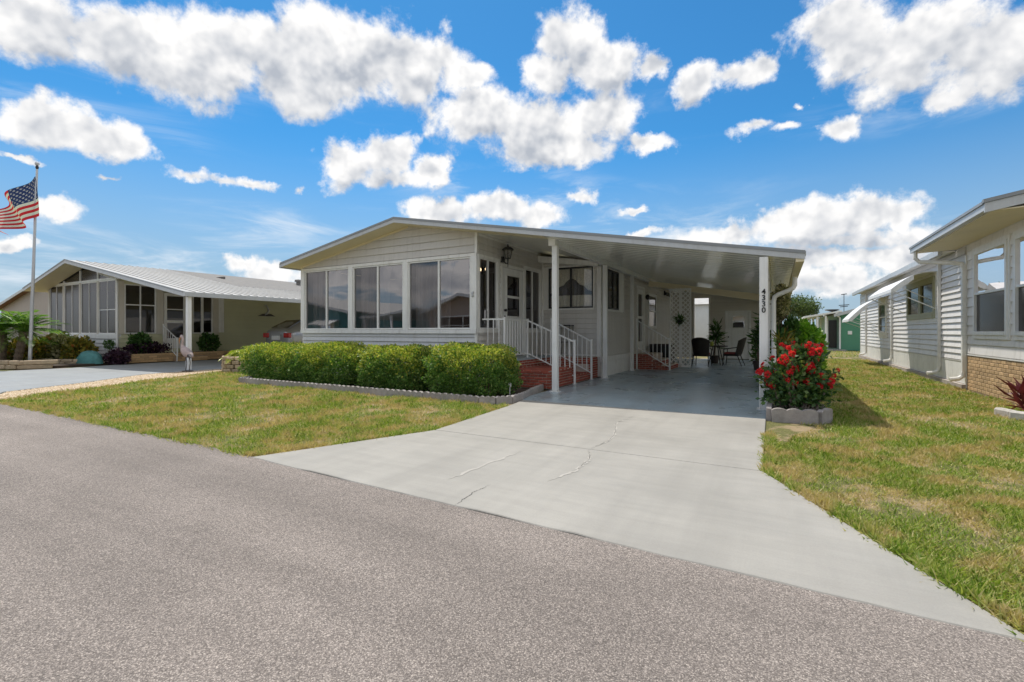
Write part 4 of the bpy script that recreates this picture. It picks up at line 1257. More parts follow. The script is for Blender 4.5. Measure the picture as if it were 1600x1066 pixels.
rail(r2, [(-5.36, 11.86, 1.56), (-4.22, 11.86, 0.99)], 0.82, 0.125)
# small dark bench seen against the recess wall
bn = thing('plant_stand', 'small dark metal stand against the recess wall behind the handrail', 'stand', (-5.1, 12.25, 0.60))
MB().box(-5.32, -4.92, 12.1, 12.4, 1.40, 1.43).build('top_shelf', BLACK, bn)
for dx in (-5.30, -4.94):
    for dy in (12.12, 12.38):
        MB().tube([(dx, dy, 0.56 if dx > -5.0 else 0.56), (dx, dy, 1.40)], 0.010, 6).build('leg', BLACK, bn)
MB().box(-5.30, -4.94, 12.12, 12.38, 0.95, 0.965).build('lower_shelf', BLACK, bn)

# brick steps and rail of the side door
st2 = thing('side_steps', 'low red brick steps with white handrail at the carport side door', 'steps', (-3.7, 16.5, 0))
part(st2, 'core', MORTAR, (-4.17, -3.55, 15.86, 17.38, 0.0, 0.50), (-3.549, -3.27, 15.86, 17.38, 0.0, 0.33), (-3.269, -3.02, 15.86, 17.38, 0.0, 0.16))
brick_face(st2, 'Y', 15.85, -1, -4.17, -3.55, 0.005, 0.50, L=0.2)
brick_face(st2, 'Y', 15.85, -1, -3.545, -3.27, 0.005, 0.33, L=0.2)
brick_face(st2, 'Y', 15.85, -1, -3.265, -3.02, 0.005, 0.16, L=0.2)
brick_face(st2, 'X', -3.01, 1, 15.85, 17.38, 0.005, 0.16)
brick_face(st2, 'X', -3.26, 1, 15.85, 17.38, 0.17, 0.33)
rail_post(st2, -4.05, 15.80, 0.0, 1.66, 0.05); rail_post(st2, -3.0, 15.80, 0.0, 1.02, 0.05)
rail(st2, [(-4.05, 15.80, 1.62), (-3.0, 15.80, 0.98)], 0.88, 0.14)


# ================================================================== GRASS, BEDS AND PLANTS
G_GREEN = leaf_mat('grass_blades', [(0.0, (0.12, 0.20, 0.022)), (0.35, (0.23, 0.33, 0.045)), (0.7, (0.38, 0.41, 0.10)), (1.0, (0.60, 0.52, 0.27))],
                   trans=0.30, rough=0.55, patch=(0.58, 0.42, 0.23), patch_scale=1.9, patch_amt=0.80)


def in_poly(p, poly):
    x, y = p[:, 0], p[:, 1]
    ins = np.zeros(len(p), bool)
    j = len(poly) - 1
    for i in range(len(poly)):
        xi, yi = poly[i]; xj, yj = poly[j]
        c = ((yi > y) != (yj > y)) & (x < (xj - xi) * (y - yi) / (yj - yi + 1e-12) + xi)
        ins ^= c
        j = i
    return ins


def grass(label, poly, rho0, holes=(), dmin=5.0, power=1.55, hgt=(0.03, 0.065), cap=260000, edges=()):
    P = np.array(poly); lo, hi = P.min(0), P.max(0)
    area = (hi[0] - lo[0]) * (hi[1] - lo[1])
    n = int(min(area * rho0, 3.5e6))
    pts = RNG.random((n, 2)) * (hi - lo) + lo
    d = np.hypot(pts[:, 0], pts[:, 1])
    keep = RNG.random(n) < np.minimum(1, (dmin / np.maximum(d, dmin)) ** power)
    pts, d = pts[keep], d[keep]
    m = in_poly(pts, poly)
    for h in holes:
        m &= ~in_poly(pts, h)
    pts, d = pts[m], d[m]
    # patchiness: thin and low where the turf is worn
    w = (np.sin(pts[:, 0] * 1.7 + 1) * np.sin(pts[:, 1] * 2.1 + 2) + 0.6 * np.sin(pts[:, 0] * 4.3 + pts[:, 1] * 3.1) + 0.4 * np.sin(pts[:, 0] * 9.1 - pts[:, 1] * 7.7))
    k2 = RNG.random(len(pts)) < np.clip(0.75 + 0.4 * w, 0.25, 1)
    pts, d, w = pts[k2], d[k2], w[k2]
    if len(pts) > cap:
        s = RNG.choice(len(pts), cap, replace=False); pts, d, w = pts[s], d[s], w[s]
    n = len(pts)
    sc = np.maximum(1, d / dmin) ** 0.62
    h = (hgt[0] + (hgt[1] - hgt[0]) * RNG.random(n) ** 1.2) * np.clip(1 + 0.22 * w, 0.6, 1.4) * np.minimum(sc, 1.5)
    wd = 0.0028 * (0.7 + 0.8 * RNG.random(n)) * sc ** 1.4
    a = RNG.random(n) * 2 * np.pi
    s = np.stack([np.cos(a), np.sin(a), np.zeros(n)], 1)
    b = a + np.pi / 2 + RNG.normal(size=n) * 0.5
    lean = RNG.random(n) * 1.7
    base = np.stack([pts[:, 0], pts[:, 1], np.full(n, -0.032)], 1)
    dirv = np.stack([np.cos(b) * lean, np.sin(b) * lean, np.ones(n)], 1)
    dirv /= np.linalg.norm(dirv, axis=1)[:, None]
    mid = base + dirv * (h * 0.55)[:, None]
    droop = np.stack([np.cos(b), np.sin(b), np.full(n, 0.15)], 1)
    tip = mid + (dirv * 0.5 + droop * (0.15 + 0.35 * RNG.random(n))[:, None]) * (h * 0.6)[:, None]
    q = np.stack([base - s * wd[:, None], base + s * wd[:, None], mid + s * wd[:, None] * 0.8, tip, mid - s * wd[:, None] * 0.8], 1)
    o = np_mesh('grass', q, 5, G_GREEN, None, world=(float(pts[:, 0].mean()), float(pts[:, 1].mean()), -0.032))
    tag(o, label, 'grass', kind='stuff')
    return n


left_poly = [(-4.62, 2.94), (-3.86, 4.84), (-4.0, 7.0), (-4.3, 7.02), (-11.7, 7.06), (-11.9, 7.6), (-13.0, 8.6), (-15.7, 8.9), (-15.1, 7.76), (-14.5, 6.73), (-13.25, 4.6), (-12.7, 3.2), (-12.2, 2.98)]
right_poly = [(0.98, 2.66), (-0.07, 4.83), (-0.09, 7.60), (0.68, 7.70), (0.72, 8.75), (0.45, 9.3), (0.42, 26), (3.55, 26), (3.55, 10.9), (8, 9.6), (8, 2.4)]
bare = [(-0.09, 6.2), (-0.09, 7.7), (0.5, 7.6), (0.22, 6.9), (0.1, 6.2)]
grass('patchy mown lawn beside the street, left of the driveway', left_poly, 7000, cap=230000)
grass('patchy yellow green lawn right of the driveway', right_poly, 12000, holes=[bare], cap=260000)
grass('strip of mown grass running back between the houses', [(-0.05, 26), (3.5, 29), (14, 36), (14, 39), (-0.05, 40)], 1500, cap=40000)
# ragged tufts where the turf hangs over the road and the concrete
def edge_tufts(path, n, label):
    path = [np.array(p) for p in path]
    seg = np.array([np.linalg.norm(b - a) for a, b in zip(path[:-1], path[1:])]); cum = np.concatenate([[0], seg.cumsum()])
    pts = []
    for k in range(n):
        t = RNG.random() * cum[-1]; i = min(np.searchsorted(cum, t) - 1, len(seg) - 1); i = max(i, 0)
        p = path[i] + (path[i + 1] - path[i]) * ((t - cum[i]) / seg[i])
        if math.sin(t * 5.3) + math.sin(t * 13.1 + 1) + 0.7 * math.sin(t * 1.7) < -0.5 and RNG.random() < 0.8:
            continue
        pts.append(p + RNG.normal(size=2) * 0.028)
    pts = np.array(pts); m = len(pts)
    a = RNG.random(m) * 6.283
    base = np.stack([pts[:, 0], pts[:, 1], np.full(m, -0.02)], 1)
    d = rand_dirs(m, 0.6)
    L = 0.05 + 0.05 * RNG.random(m)
    q = leaf_quads(base, d, L, np.full(m, 0.0045), 0.1)
    o = np_mesh('grass', q, 4, G_GREEN, None, world=tuple(base.mean(0)))
    tag(o, label, 'grass', kind='stuff')
edge_tufts([(-12.2, 2.99), (-8, 2.97), (-4.64, 2.95)], 9000, 'ragged grass fringe hanging over the road edge')
edge_tufts([(-4.64, 2.95), (-3.86, 4.84), (-4.02, 7.0)], 5000, 'ragged grass fringe along the left edge of the driveway')
edge_tufts([(1.0, 2.64), (-0.06, 4.83), (-0.08, 6.6)], 7000, 'ragged grass fringe along the right edge of the driveway')

# ------------------------------------------------------------------ hedge bed with scalloped edging
structure(MB().prism([(-11.7, 7.12), (-4.3, 7.12), (-4.22, 7.8), (-4.42, 9.38), (-5.95, 9.38), (-5.95, 9.10), (-11.95, 9.10)], 'Z', -0.06, -0.012).build('planting_bed', DIRT))


def edging_block(parent, p, q, h=0.115, t=0.065, scallops=3):
    """concrete edging stone with a scalloped top between p and q"""
    p, q = Vector((*p, 0)), Vector((*q, 0))
    d = (q - p); L = d.length - 0.006; d.normalize(); s = Vector((-d.y, d.x, 0)) * t / 2
    n = 5 * scallops
    top = []
    for i in range(n + 1):
        u = i / n
        top.append((u * L, h - 0.026 + 0.026 * abs(math.sin(u * scallops * math.pi)) ** 0.7))
    pts = [(0, -0.05), (L, -0.05)] + top[::-1]
    vs_ = [p + d * a + s + Vector((0, 0, z)) for a, z in pts] + [p + d * a - s + Vector((0, 0, z)) for a, z in pts]
    m = len(pts)
    fs_ = [tuple(range(m)), tuple(range(2 * m - 1, m - 1, -1))] + [(i, i + m, (i + 1) % m + m, (i + 1) % m) for i in range(m)]
    o = MB().add(vs_, fs_).build('edging_block', EDGE, parent)
    o.rotation_euler = (random.uniform(-0.03, 0.03), random.uniform(-0.03, 0.03), 0)
    return o


ed = thing('scalloped_edging', 'grey scalloped concrete edging curving round the hedge bed', 'edging', (-8, 7.1, 0))
epath = [(-11.75, 7.45), (-11.72, 7.12), (-11.3, 7.08)]
x_ = -11.3
while x_ < -4.62:
    x_ += 0.42
    epath.append((x_, 7.07 + 0.012 * math.sin(x_ * 2.1)))
epath += [(-4.30, 7.16), (-4.13, 7.42), (-4.12, 7.80), (-4.20, 8.18), (-4.30, 8.56), (-4.37, 8.95), (-4.43, 9.33)]
for a, b in zip(epath[:-1], epath[1:]):
    edging_block(ed, a, b)

HEDGE = leaf_mat('hedge_leaves', [(0.0, (0.055, 0.13, 0.03)), (0.4, (0.11, 0.22, 0.05)), (0.85, (0.21, 0.34, 0.08)), (1.0, (0.40, 0.46, 0.17))], trans=0.38, rough=0.4)
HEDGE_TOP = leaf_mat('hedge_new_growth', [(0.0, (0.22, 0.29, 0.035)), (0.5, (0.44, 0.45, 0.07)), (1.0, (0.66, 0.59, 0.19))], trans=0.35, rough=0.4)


def hedge_shrub(name, label, x0, x1, y0, y1, h, seed, n=46000, group='clipped hedge shrubs in front of the sunroom'):
    t = thing(name, label, 'shrub', ((x0 + x1) / 2, (y0 + y1) / 2, 0), group)
    c = np.array([(x0 + x1) / 2, (y0 + y1) / 2, h * 0.5]); r = np.array([(x1 - x0) / 2, (y1 - y0) / 2, h * 0.5])
    d = RNG.normal(size=(n, 3)); d /= np.linalg.norm(d, axis=1)[:, None]
    # superellipsoid shell
    e = 4.2
    k = (np.abs(d) ** e).sum(1) ** (-1 / e)
    rr = np.clip(1 - np.abs(RNG.normal(size=n)) * 0.20, 0.2, 1.0)
    ph = seed * 1.7
    P = d * k[:, None]
    lump = 1 + 0.06 * np.sin(P[:, 0] * r[0] * 5 + ph) * np.sin(P[:, 2] * 3.5 + ph * 2) + 0.08 * np.sin(P[:, 0] * r[0] * 11 + 2 * ph) * np.sin(P[:, 1] * 6 + P[:, 2] * 8) + 0.03 * np.sin(P[:, 0] * r[0] * 29) * np.sin(P[:, 2] * 17 + ph)
    p = c + P * (rr * lump)[:, None] * r
    p[:, 2] = np.maximum(p[:, 2], 0.02)
    # the foot of the hedge is thinner
    keep = RNG.random(n) < np.clip(0.55 + p[:, 2] / h * 1.4, 0, 1)
    hole = np.sin(p[:, 0] * 9 + seed * 2) * np.sin(p[:, 2] * 11 + p[:, 1] * 7 + seed) + 0.6 * np.sin(p[:, 0] * 21 - p[:, 2] * 17)
    keep &= ~((hole < -0.75) & (RNG.random(n) < 0.8))
    p, P = p[keep], P[keep]
    m = len(p)
    dr = rand_dirs(m, 0.45, P / (np.linalg.norm(P, axis=1)[:, None]), 0.8)
    L = 0.022 + 0.036 * RNG.random(m) ** 1.5
    q = leaf_quads(p, dr, L, L * 0.33, 0.12)
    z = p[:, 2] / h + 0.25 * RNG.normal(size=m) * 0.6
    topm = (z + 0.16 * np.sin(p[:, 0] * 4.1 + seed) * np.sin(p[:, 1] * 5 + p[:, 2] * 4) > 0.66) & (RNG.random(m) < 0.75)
    np_mesh('foliage', q[~topm], 4, HEDGE, t, world=tuple(c))
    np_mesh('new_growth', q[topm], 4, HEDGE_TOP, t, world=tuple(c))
    mb = MB()
    for i in range(9):
        bx, by = random.uniform(x0 + 0.2, x1 - 0.2), random.uniform(y0 + 0.3, y1 - 0.3)
        mb.tube([(bx, by, -0.02), (bx + random.uniform(-.1, .1), by + random.uniform(-.1, .1), h * 0.4), (bx + random.uniform(-.2, .2), by + random.uniform(-.2, .2), h * 0.8)], [0.016, 0.011, 0.005], 6)
    mb.build('stems', BARK, t)
    return t


hedge_shrub('hedge_shrub', 'clipped green hedge shrub at the left end of the row, under the first window', -12.30, -10.05, 7.30, 8.55, 0.93, 1)
hedge_shrub('hedge_shrub', 'clipped green hedge shrub second from the left, merging with its neighbour', -10.35, -8.10, 7.28, 8.50, 0.96, 2)
hedge_shrub('hedge_shrub', 'clipped green hedge shrub third from the left, between two dips in the row', -8.02, -6.28, 7.28, 8.50, 0.93, 3)
hedge_shrub('hedge_shrub', 'clipped green hedge shrub at the right end of the row, beside the brick porch', -6.16, -4.42, 7.28, 8.60, 0.98, 4)
MB().box(-4.50, -4.485, 8.40, 8.42, 0, 0.28).box(-4.505, -4.48, 8.395, 8.425, 0.26, 0.29)
st = MB().tube([(-4.46, 7.95, -0.01), (-4.46, 7.95, 0.24)], 0.009, 6).box(-4.485, -4.435, 7.935, 7.965, 0.2, 0.27).build('garden_stake', WHITE)
tag(st, 'short white garden stake at the right end of the hedge', 'stake')

# ------------------------------------------------------------------ crown of thorns bed by the right post
bed = thing('planter_edging', 'three grey scalloped concrete edging stones around the red flowering shrub', 'edging', (0.25, 7.75, 0))
edging_block(bed, (-0.10, 8.35), (-0.105, 7.74), 0.17, 0.065, 3)
edging_block(bed, (-0.065, 7.72), (0.50, 7.78), 0.17, 0.07, 3)
edging_block(bed, (0.515, 7.80), (0.66, 8.10), 0.17, 0.07, 2)
structure(MB().prism([(-0.10, 7.76), (0.52, 7.82), (0.65, 8.15), (0.70, 9.0), (0.3, 16.5), (-0.1, 16.5)], 'Z', -0.06, 0.03).build('side_bed', DIRT))
CT_LEAF = leaf_mat('thorn_leaves', [(0.0, (0.03, 0.07, 0.02)), (0.5, (0.065, 0.14, 0.045)), (0.9, (0.13, 0.22, 0.07)), (1.0, (0.24, 0.26, 0.08))], trans=0.25, rough=0.38)
PETAL = leaf_mat('red_petals', [(0.0, (0.60, 0.02, 0.035)), (0.6, (0.78, 0.04, 0.06)), (1.0, (0.85, 0.14, 0.13))], trans=0.25, rough=0.5)
THORN = M('thorny_stem', (0.23, 0.19, 0.165), 0.9, 0.3, 30, bump=0.6, bscale=80)
ct = thing('crown_of_thorns', 'bushy dark leaved shrub covered in red flower heads beside the numbered post', 'shrub', (0.28, 8.25, 0.0))
tips = []
mb = MB()
for i in range(34):
    a = random.uniform(0, 6.28); rr = math.sqrt(random.random())
    h = random.uniform(0.55, 1.12) * (1.0 - 0.22 * rr)
    bx, by = 0.27 + 0.16 * rr * math.cos(a), 8.30 + 0.20 * rr * math.sin(a)
    tx, ty = 0.27 + 0.41 * rr * math.cos(a), 8.32 + 0.48 * rr * math.sin(a)
    mx_, my_ = bx + (tx - bx) * 0.65, by + (ty - by) * 0.65
    mb.tube([(bx, by, 0.0), (mx_, my_, h * 0.5), (tx, ty, h)], [0.019, 0.016, 0.012], 6)
    for t in (0.45, 0.7, 1.0):
        tips.append((np.array([bx + (tx - bx) * t, by + (ty - by) * t, h * t]), t))
mb.build('stems', THORN, ct)
P_, D_ = [], []
for p, t in tips:
    k = 40 if t == 1.0 else 56
    off = RNG.normal(size=(k, 3)) * np.array([0.07, 0.07, 0.06])
    P_.append(p + off); D_.append(off)
p = np.concatenate(P_); p[:, 2] = np.maximum(p[:, 2], 0.06)
dr = rand_dirs(len(p), 0.35, np.concatenate(D_) / 0.1, 0.7)
L = 0.055 + 0.045 * RNG.random(len(p))
np_mesh('foliage', leaf_quads(p, dr, L, L * 0.30, 0.08), 4, CT_LEAF, ct, world=(0.27, 8.3, 0.4))
fl_mesh = []
for v in range(4):
    m = 26
    d = RNG.normal(size=(m, 3)); d[:, 2] = np.abs(d[:, 2]) + 0.15; d /= np.linalg.norm(d, axis=1)[:, None]
    q = leaf_quads(d * 0.012, d, np.full(m, 0.030), np.full(m, 0.017), 0.05)
    o = np_mesh('flower_head', q, 4, PETAL, None); fl_mesh.append(o.data); bpy.data.objects.remove(o)
cnt = 0
cands = [p for p, t in tips if t == 1.0] + [p for p, t in tips if t == 0.7]
while cnt < 125:
    p = cands[cnt % len(cands)]
    out = Vector((p[0] - 0.27, p[1] - 8.3, 0.25)).normalized()
    out = (out + Vector((-0.1, -1.1, 0.1)) * random.random()).normalized()
    pos = Vector(p) + out * random.uniform(0.07, 0.16) + Vector((random.uniform(-.03, .03), random.uniform(-.03, .03), random.uniform(-.01, .05)))
    o = bpy.data.objects.new('flower_head', random.choice(fl_mesh))
    put(o, ct, pos)
    o.rotation_euler = out.to_track_quat('Z', 'Y').to_euler()
    s_ = random.uniform(0.85, 1.6); o.scale = (s_, s_, s_)
    cnt += 1


# ------------------------------------------------------------------ other shrubs along the carport
def leafy_bush(name, label, c, r, n, L0, mat, stems=8, cat='shrub', group=None, aspect=0.32, up=0.3, shell=0.5, lump=0.2, clumps=0):
    t = thing(name, label, cat, (c[0], c[1], 0), group)
    if clumps:
        ps, ds = [], []
        for k in range(clumps):
            d = np.array(Vector(RNG.normal(size=3)).normalized()); rr = 0.35 + 0.6 * random.random() ** 0.7
            cc = np.array(c) + d * rr * np.array(r) * 0.8
            a, b = blob_points(n // clumps, cc, np.array(r) * random.uniform(0.26, 0.42), 0.4, 0.2)
            ps.append(a); ds.append(b)
        p = np.concatenate(ps); d = np.concatenate(ds)
    else:
        p, d = blob_points(n, c, r, shell, lump)
    p[:, 2] = np.maximum(p[:, 2], 0.03)
    dr = rand_dirs(len(p), up, d, 0.7)
    L = L0 * (0.65 + 0.7 * RNG.random(len(p)))
    np_mesh('foliage', leaf_quads(p, dr, L, L * aspect, 0.1), 4, mat, t, world=tuple(c))
    mb = MB()
    for i in range(stems):
        a = random.uniform(0, 6.28); q = random.uniform(0.2, 0.7)
        mb.tube([(c[0] + random.uniform(-.1, .1) * r[0], c[1] + random.uniform(-.1, .1) * r[1], 0.0), (c[0] + q * 0.5 * r[0] * math.cos(a), c[1] + q * 0.5 * r[1] * math.sin(a), c[2] * 0.7), (c[0] + q * r[0] * math.cos(a), c[1] + q * r[1] * math.sin(a), c[2] + r[2] * 0.5)],
                [0.05 * r[0], 0.035 * r[0], 0.012 * r[0]], 6)
    mb.build('stems', BARK, t)
    return t


BRIGHT = leaf_mat('bright_green_leaves', [(0.0, (0.09, 0.21, 0.02)), (0.5, (0.18, 0.37, 0.04)), (1.0, (0.34, 0.50, 0.08))], trans=0.5, rough=0.35)
DARKG = leaf_mat('dark_green_leaves', [(0.0, (0.03, 0.07, 0.018)), (0.6, (0.06, 0.14, 0.035)), (1.0, (0.12, 0.21, 0.055))], trans=0.3, rough=0.4)
VARIEG = leaf_mat('variegated_leaves', [(0.0, (0.05, 0.07, 0.02)), (0.45, (0.30, 0.28, 0.13)), (1.0, (0.62, 0.55, 0.36))], trans=0.3, rough=0.45)
CROTON = leaf_mat('croton_leaves', [(0.0, (0.07, 0.09, 0.015)), (0.5, (0.22, 0.20, 0.04)), (0.85, (0.35, 0.26, 0.04)), (1.0, (0.32, 0.10, 0.03))], trans=0.3, rough=0.35)
FARLEAF = leaf_mat('far_tree_leaves', [(0.0, (0.05, 0.075, 0.03)), (0.5, (0.09, 0.135, 0.05)), (1.0, (0.17, 0.21, 0.08))], trans=0.3, rough=0.5)
leafy_bush('shrub', 'tall bright green leafy shrub standing behind the red flowers', (0.52, 12.6, 0.85), (0.52, 1.15, 0.82), 8000, 0.12, BRIGHT, aspect=0.30, clumps=16)
leafy_bush('shrub', 'dark green shrub tight against the carport, behind the downspout', (0.16, 12.0, 0.95), (0.34, 0.85, 0.85), 6000, 0.09, DARKG, clumps=10)
leafy_bush('variegated_shrub', 'tall cream and green variegated shrub reaching up under the gutter', (0.10, 11.75, 1.72), (0.24, 0.40, 0.52), 3500, 0.06, VARIEG, clumps=10)
cr = thing('spiky_croton', 'yellow and green strap leaved plant just behind the downspout', 'plant', (0.10, 10.2, 0))
P_ = np.tile(np.array([[0.10, 10.2, 0.95]]), (60, 1)) + RNG.normal(size=(60, 3)) * np.array([.04, .05, .09])
np_mesh('leaves', leaf_quads(P_, rand_dirs(60, 0.65), 0.20 + 0.12 * RNG.random(60), np.full(60, 0.014), 0.05), 4, CROTON, cr, world=(0.10, 10.2, 0.95))
MB().tube([(0.10, 10.2, 0), (0.11, 10.2, 0.95)], [0.025, 0.016], 7).build('stem', BARK, cr)


# ================================================================== RIGHT-HAND NEIGHBOUR
NX = 3.62
nh = thing('neighbour_home', 'white vinyl sided neighbouring home on the right with awnings and tan brick base', 'house', (5.5, 14, 0))
nholes = [(11.72, 13.38, 1.18, 2.90), (10.02, 11.42, 1.18, 2.90), (16.18, 19.22, 1.60, 2.70), (22.5, 24.0, 1.10, 2.42)]
wall_core(nh, 'side_wall', 'X', NX + 0.002, 10.0, 28.9, 0.02, 3.12, nholes, 0.1, VINYL_N)
siding(nh, 'X', NX, -1, 13.92, 28.85, 0.60, 2.78, 0.14, VINYL_N, holes=[(16.08, 19.32, 1.50, 2.78), (22.4, 24.1, 1.0, 2.52)], proud=0.036, gap=0.018)
part(nh, 'wall_head', VINYL_N, (NX - 0.02, NX + 0.1, 9.96, 14.54, 3.121, 3.24))
siding(nh, 'X', NX, -1, 10.0, 13.84, 0.76, 3.13, 0.20, VINYL_N, holes=[(11.64, 13.46, 1.10, 2.98), (9.9, 11.5, 1.10, 2.98)], proud=0.022)
FRZ = M('frieze_metal', (0.58, 0.57, 0.57), 0.35, 0.05, 1.5, objrand=0.03)
for k in range(2):
    MB().hexa([(NX - 0.03 - 0.004 * k, 13.95, 2.78 + 0.16 * k), (NX, 13.95, 2.78 + 0.16 * k), (NX, 28.85, 2.78 + 0.16 * k), (NX - 0.03 - 0.004 * k, 28.85, 2.78 + 0.16 * k),
               (NX - 0.012, 13.95, 2.936 + 0.16 * k), (NX, 13.95, 2.936 + 0.16 * k), (NX, 28.85, 2.936 + 0.16 * k), (NX - 0.012, 28.85, 2.936 + 0.16 * k)]).build('frieze_board', FRZ, nh)
y_ = 13.9
while y_ < 28.8:
    part(nh, 'skirting_panel', SKIRT, (NX - 0.018, NX + 0.0, y_, y_ + 0.295, 0.10, 0.585))
    y_ += 0.30
part(nh, 'skirting_cap', TRIM, (NX - 0.03, NX + 0.0, 13.9, 28.85, 0.586, 0.60))
FOOT = M('footing_concrete', (0.42, 0.37, 0.33), 0.9, 0.15, 8, bump=0.4)
part(nh, 'footing', FOOT, (NX - 0.10, NX + 0.0, 13.85, 28.9, -0.05, 0.09))
part(nh, 'corner_trim', TRIM, (NX - 0.035, NX - 0.001, 13.845, 13.918, 0.02, 2.9))
part(nh, 'corner_trim', TRIM, (NX - 0.03, NX - 0.001, 28.86, 28.93, 0.02, 3.05))
part(nh, 'brick_backing', TANMORTAR, (NX - 0.012, NX + 0.001, 10.0, 13.83, -0.04, 0.735))
brick_face(nh, 'X', NX - 0.016, -1, 10.0, 13.83, 0.0, 0.72, L=0.215, H=0.072, mat=TANBRICK, depth=0.03, proud=0.002, limit=240)
part(nh, 'brick_cap', TRIM, (NX - 0.03, NX - 0.001, 10.0, 13.84, 0.737, 0.76))
for (a, b) in ((11.72, 13.38), (10.02, 11.42)):
    window(nh, 'X', NX, -1, a, b, 1.18, 2.90, WHITE, RGLASS, horiz=[2.02], fw=0.07, depth=0.05, pmats=[[DSCREEN, RGLASS]])
    part(nh, 'window_casing', TRIM, (NX - 0.03, NX - 0.001, a - 0.08, a - 0.001, 1.10, 2.98), (NX - 0.03, NX - 0.001, b + 0.001, b + 0.08, 1.10, 2.98),
         (NX - 0.03, NX - 0.001, a, b, 2.901, 2.98), (NX - 0.04, NX - 0.001, a, b, 1.10, 1.179))
DSCREEN2 = M('dim_glass', (0.035, 0.036, 0.03), 0.12, 0.2, 2.0, spec=0.25)
OLF = M('olive_frame', (0.42, 0.42, 0.28), 0.5, 0.05)
window(nh, 'X', NX, -1, 16.18, 19.22, 1.60, 2.70, OLF, DSCREEN2, vert=[17.7], fw=0.16, depth=0.05, mull=0.24)
part(nh, 'window_casing', TRIM, (NX - 0.03, NX - 0.001, 16.08, 16.179, 1.50, 2.78), (NX - 0.03, NX - 0.001, 19.221, 19.32, 1.50, 2.78), (NX - 0.03, NX - 0.001, 16.18, 19.22, 1.50, 1.599), (NX - 0.03, NX - 0.001, 16.18, 19.22, 2.701, 2.78))
window(nh, 'X', NX, -1, 22.5, 24.0, 1.10, 2.42, TRIM, DSCREEN2, horiz=[1.8], fw=0.14, depth=0.05)
part(nh, 'window_casing', TRIM, (NX - 0.03, NX - 0.001, 22.4, 22.499, 1.0, 2.52), (NX - 0.03, NX - 0.001, 24.001, 24.1, 1.0, 2.52), (NX - 0.03, NX - 0.001, 22.5, 24.0, 1.0, 1.099), (NX - 0.03, NX - 0.001, 22.5, 24.0, 2.421, 2.52))
# main roof edge
MB().hexa([(3.34, 14.6, 3.12), (8.0, 14.6, 3.9), (8.0, 29.2, 3.9), (3.34, 29.2, 3.12), (3.34, 14.6, 3.17), (8.0, 14.6, 3.95), (8.0, 29.2, 3.95), (3.34, 29.2, 3.17)]).build('main_roof', ROOFM, nh)
part(nh, 'eave_gutter', FASCIA, (3.29, 3.339, 14.6, 29.2, 3.03, 3.165), (3.34, 3.37, 14.6, 29.2, 3.03, 3.115))
part(nh, 'eave_soffit', TRIM, (3.375, NX - 0.02, 14.6, 29.0, 3.095, 3.118))
part(nh, 'far_wall', VINYL_N, (NX + 0.101, 10.5, 28.8, 28.9, 0.02, 3.1))
# front addition with its wider, higher roof
E0, EZ = 2.88, 3.26
ex = 9.3
MB().hexa([(E0, 9.95, EZ - 0.055), (ex, 9.95, EZ - 0.055 + 0.2 * (ex - E0)), (ex, 14.55, EZ - 0.055 + 0.2 * (ex - E0)), (E0, 14.55, EZ - 0.055),
           (E0, 9.95, EZ), (ex, 9.95, EZ + 0.2 * (ex - E0)), (ex, 14.55, EZ + 0.2 * (ex - E0)), (E0, 14.55, EZ)]).build('addition_roof', ROOFM, nh)
part(nh, 'gutter', FASCIA, (E0 - 0.10, E0 - 0.002, 9.93, 14.6, EZ - 0.155, EZ - 0.01))
part(nh, 'gutter_lip', LIP, (E0 - 0.12, E0 - 0.101, 9.93, 14.6, EZ - 0.055, EZ - 0.01))
MB().hexa([(E0 - 0.1, 9.90, EZ - 0.19), (ex, 9.90, EZ - 0.17 + 0.2 * (ex - E0)), (ex, 9.93, EZ - 0.17 + 0.2 * (ex - E0)), (E0 - 0.1, 9.93, EZ - 0.19),
           (E0 - 0.1, 9.90, EZ - 0.045), (ex, 9.90, EZ - 0.045 + 0.2 * (ex - E0)), (ex, 9.93, EZ - 0.045 + 0.2 * (ex - E0)), (E0 - 0.1, 9.93, EZ - 0.045)]).build('rake_fascia', FASCIA, nh)
MB().hexa([(E0 - 0.12, 9.88, EZ - 0.044), (ex, 9.88, EZ - 0.044 + 0.2 * (ex - E0)), (ex, 9.945, EZ - 0.044 + 0.2 * (ex - E0)), (E0 - 0.12, 9.945, EZ - 0.044),
           (E0 - 0.12, 9.88, EZ + 0.012), (ex, 9.88, EZ + 0.012 + 0.2 * (ex - E0)), (ex, 9.945, EZ + 0.012 + 0.2 * (ex - E0)), (E0 - 0.12, 9.945, EZ + 0.012)]).build('rake_lip', LIP, nh)
MB().hexa([(E0, 9.94, EZ - 0.17), (NX + 0.05, 9.94, EZ - 0.13), (NX + 0.05, 14.54, EZ - 0.13), (E0, 14.54, EZ - 0.17),
           (E0, 9.94, EZ - 0.15), (NX + 0.05, 9.94, EZ - 0.11), (NX + 0.05, 14.54, EZ - 0.11), (E0, 14.54, EZ - 0.15)]).build('soffit', SOFFIT, nh)
part(nh, 'front_wall', VINYL_N, (NX + 0.103, 9.0, 10.0, 10.1, 0.02, 3.2))
part(nh, 'interior_wall', INTER, (NX + 1.6, NX + 1.65, 10.2, 28.7, 0.5, 3.0))
part(nh, 'interior_floor', INTER, (NX + 0.11, NX + 1.59, 10.2, 28.7, 0.5, 0.55))
part(nh, 'interior_ceiling', INTER, (NX + 0.11, NX + 1.59, 10.2, 28.7, 3.0, 3.05))
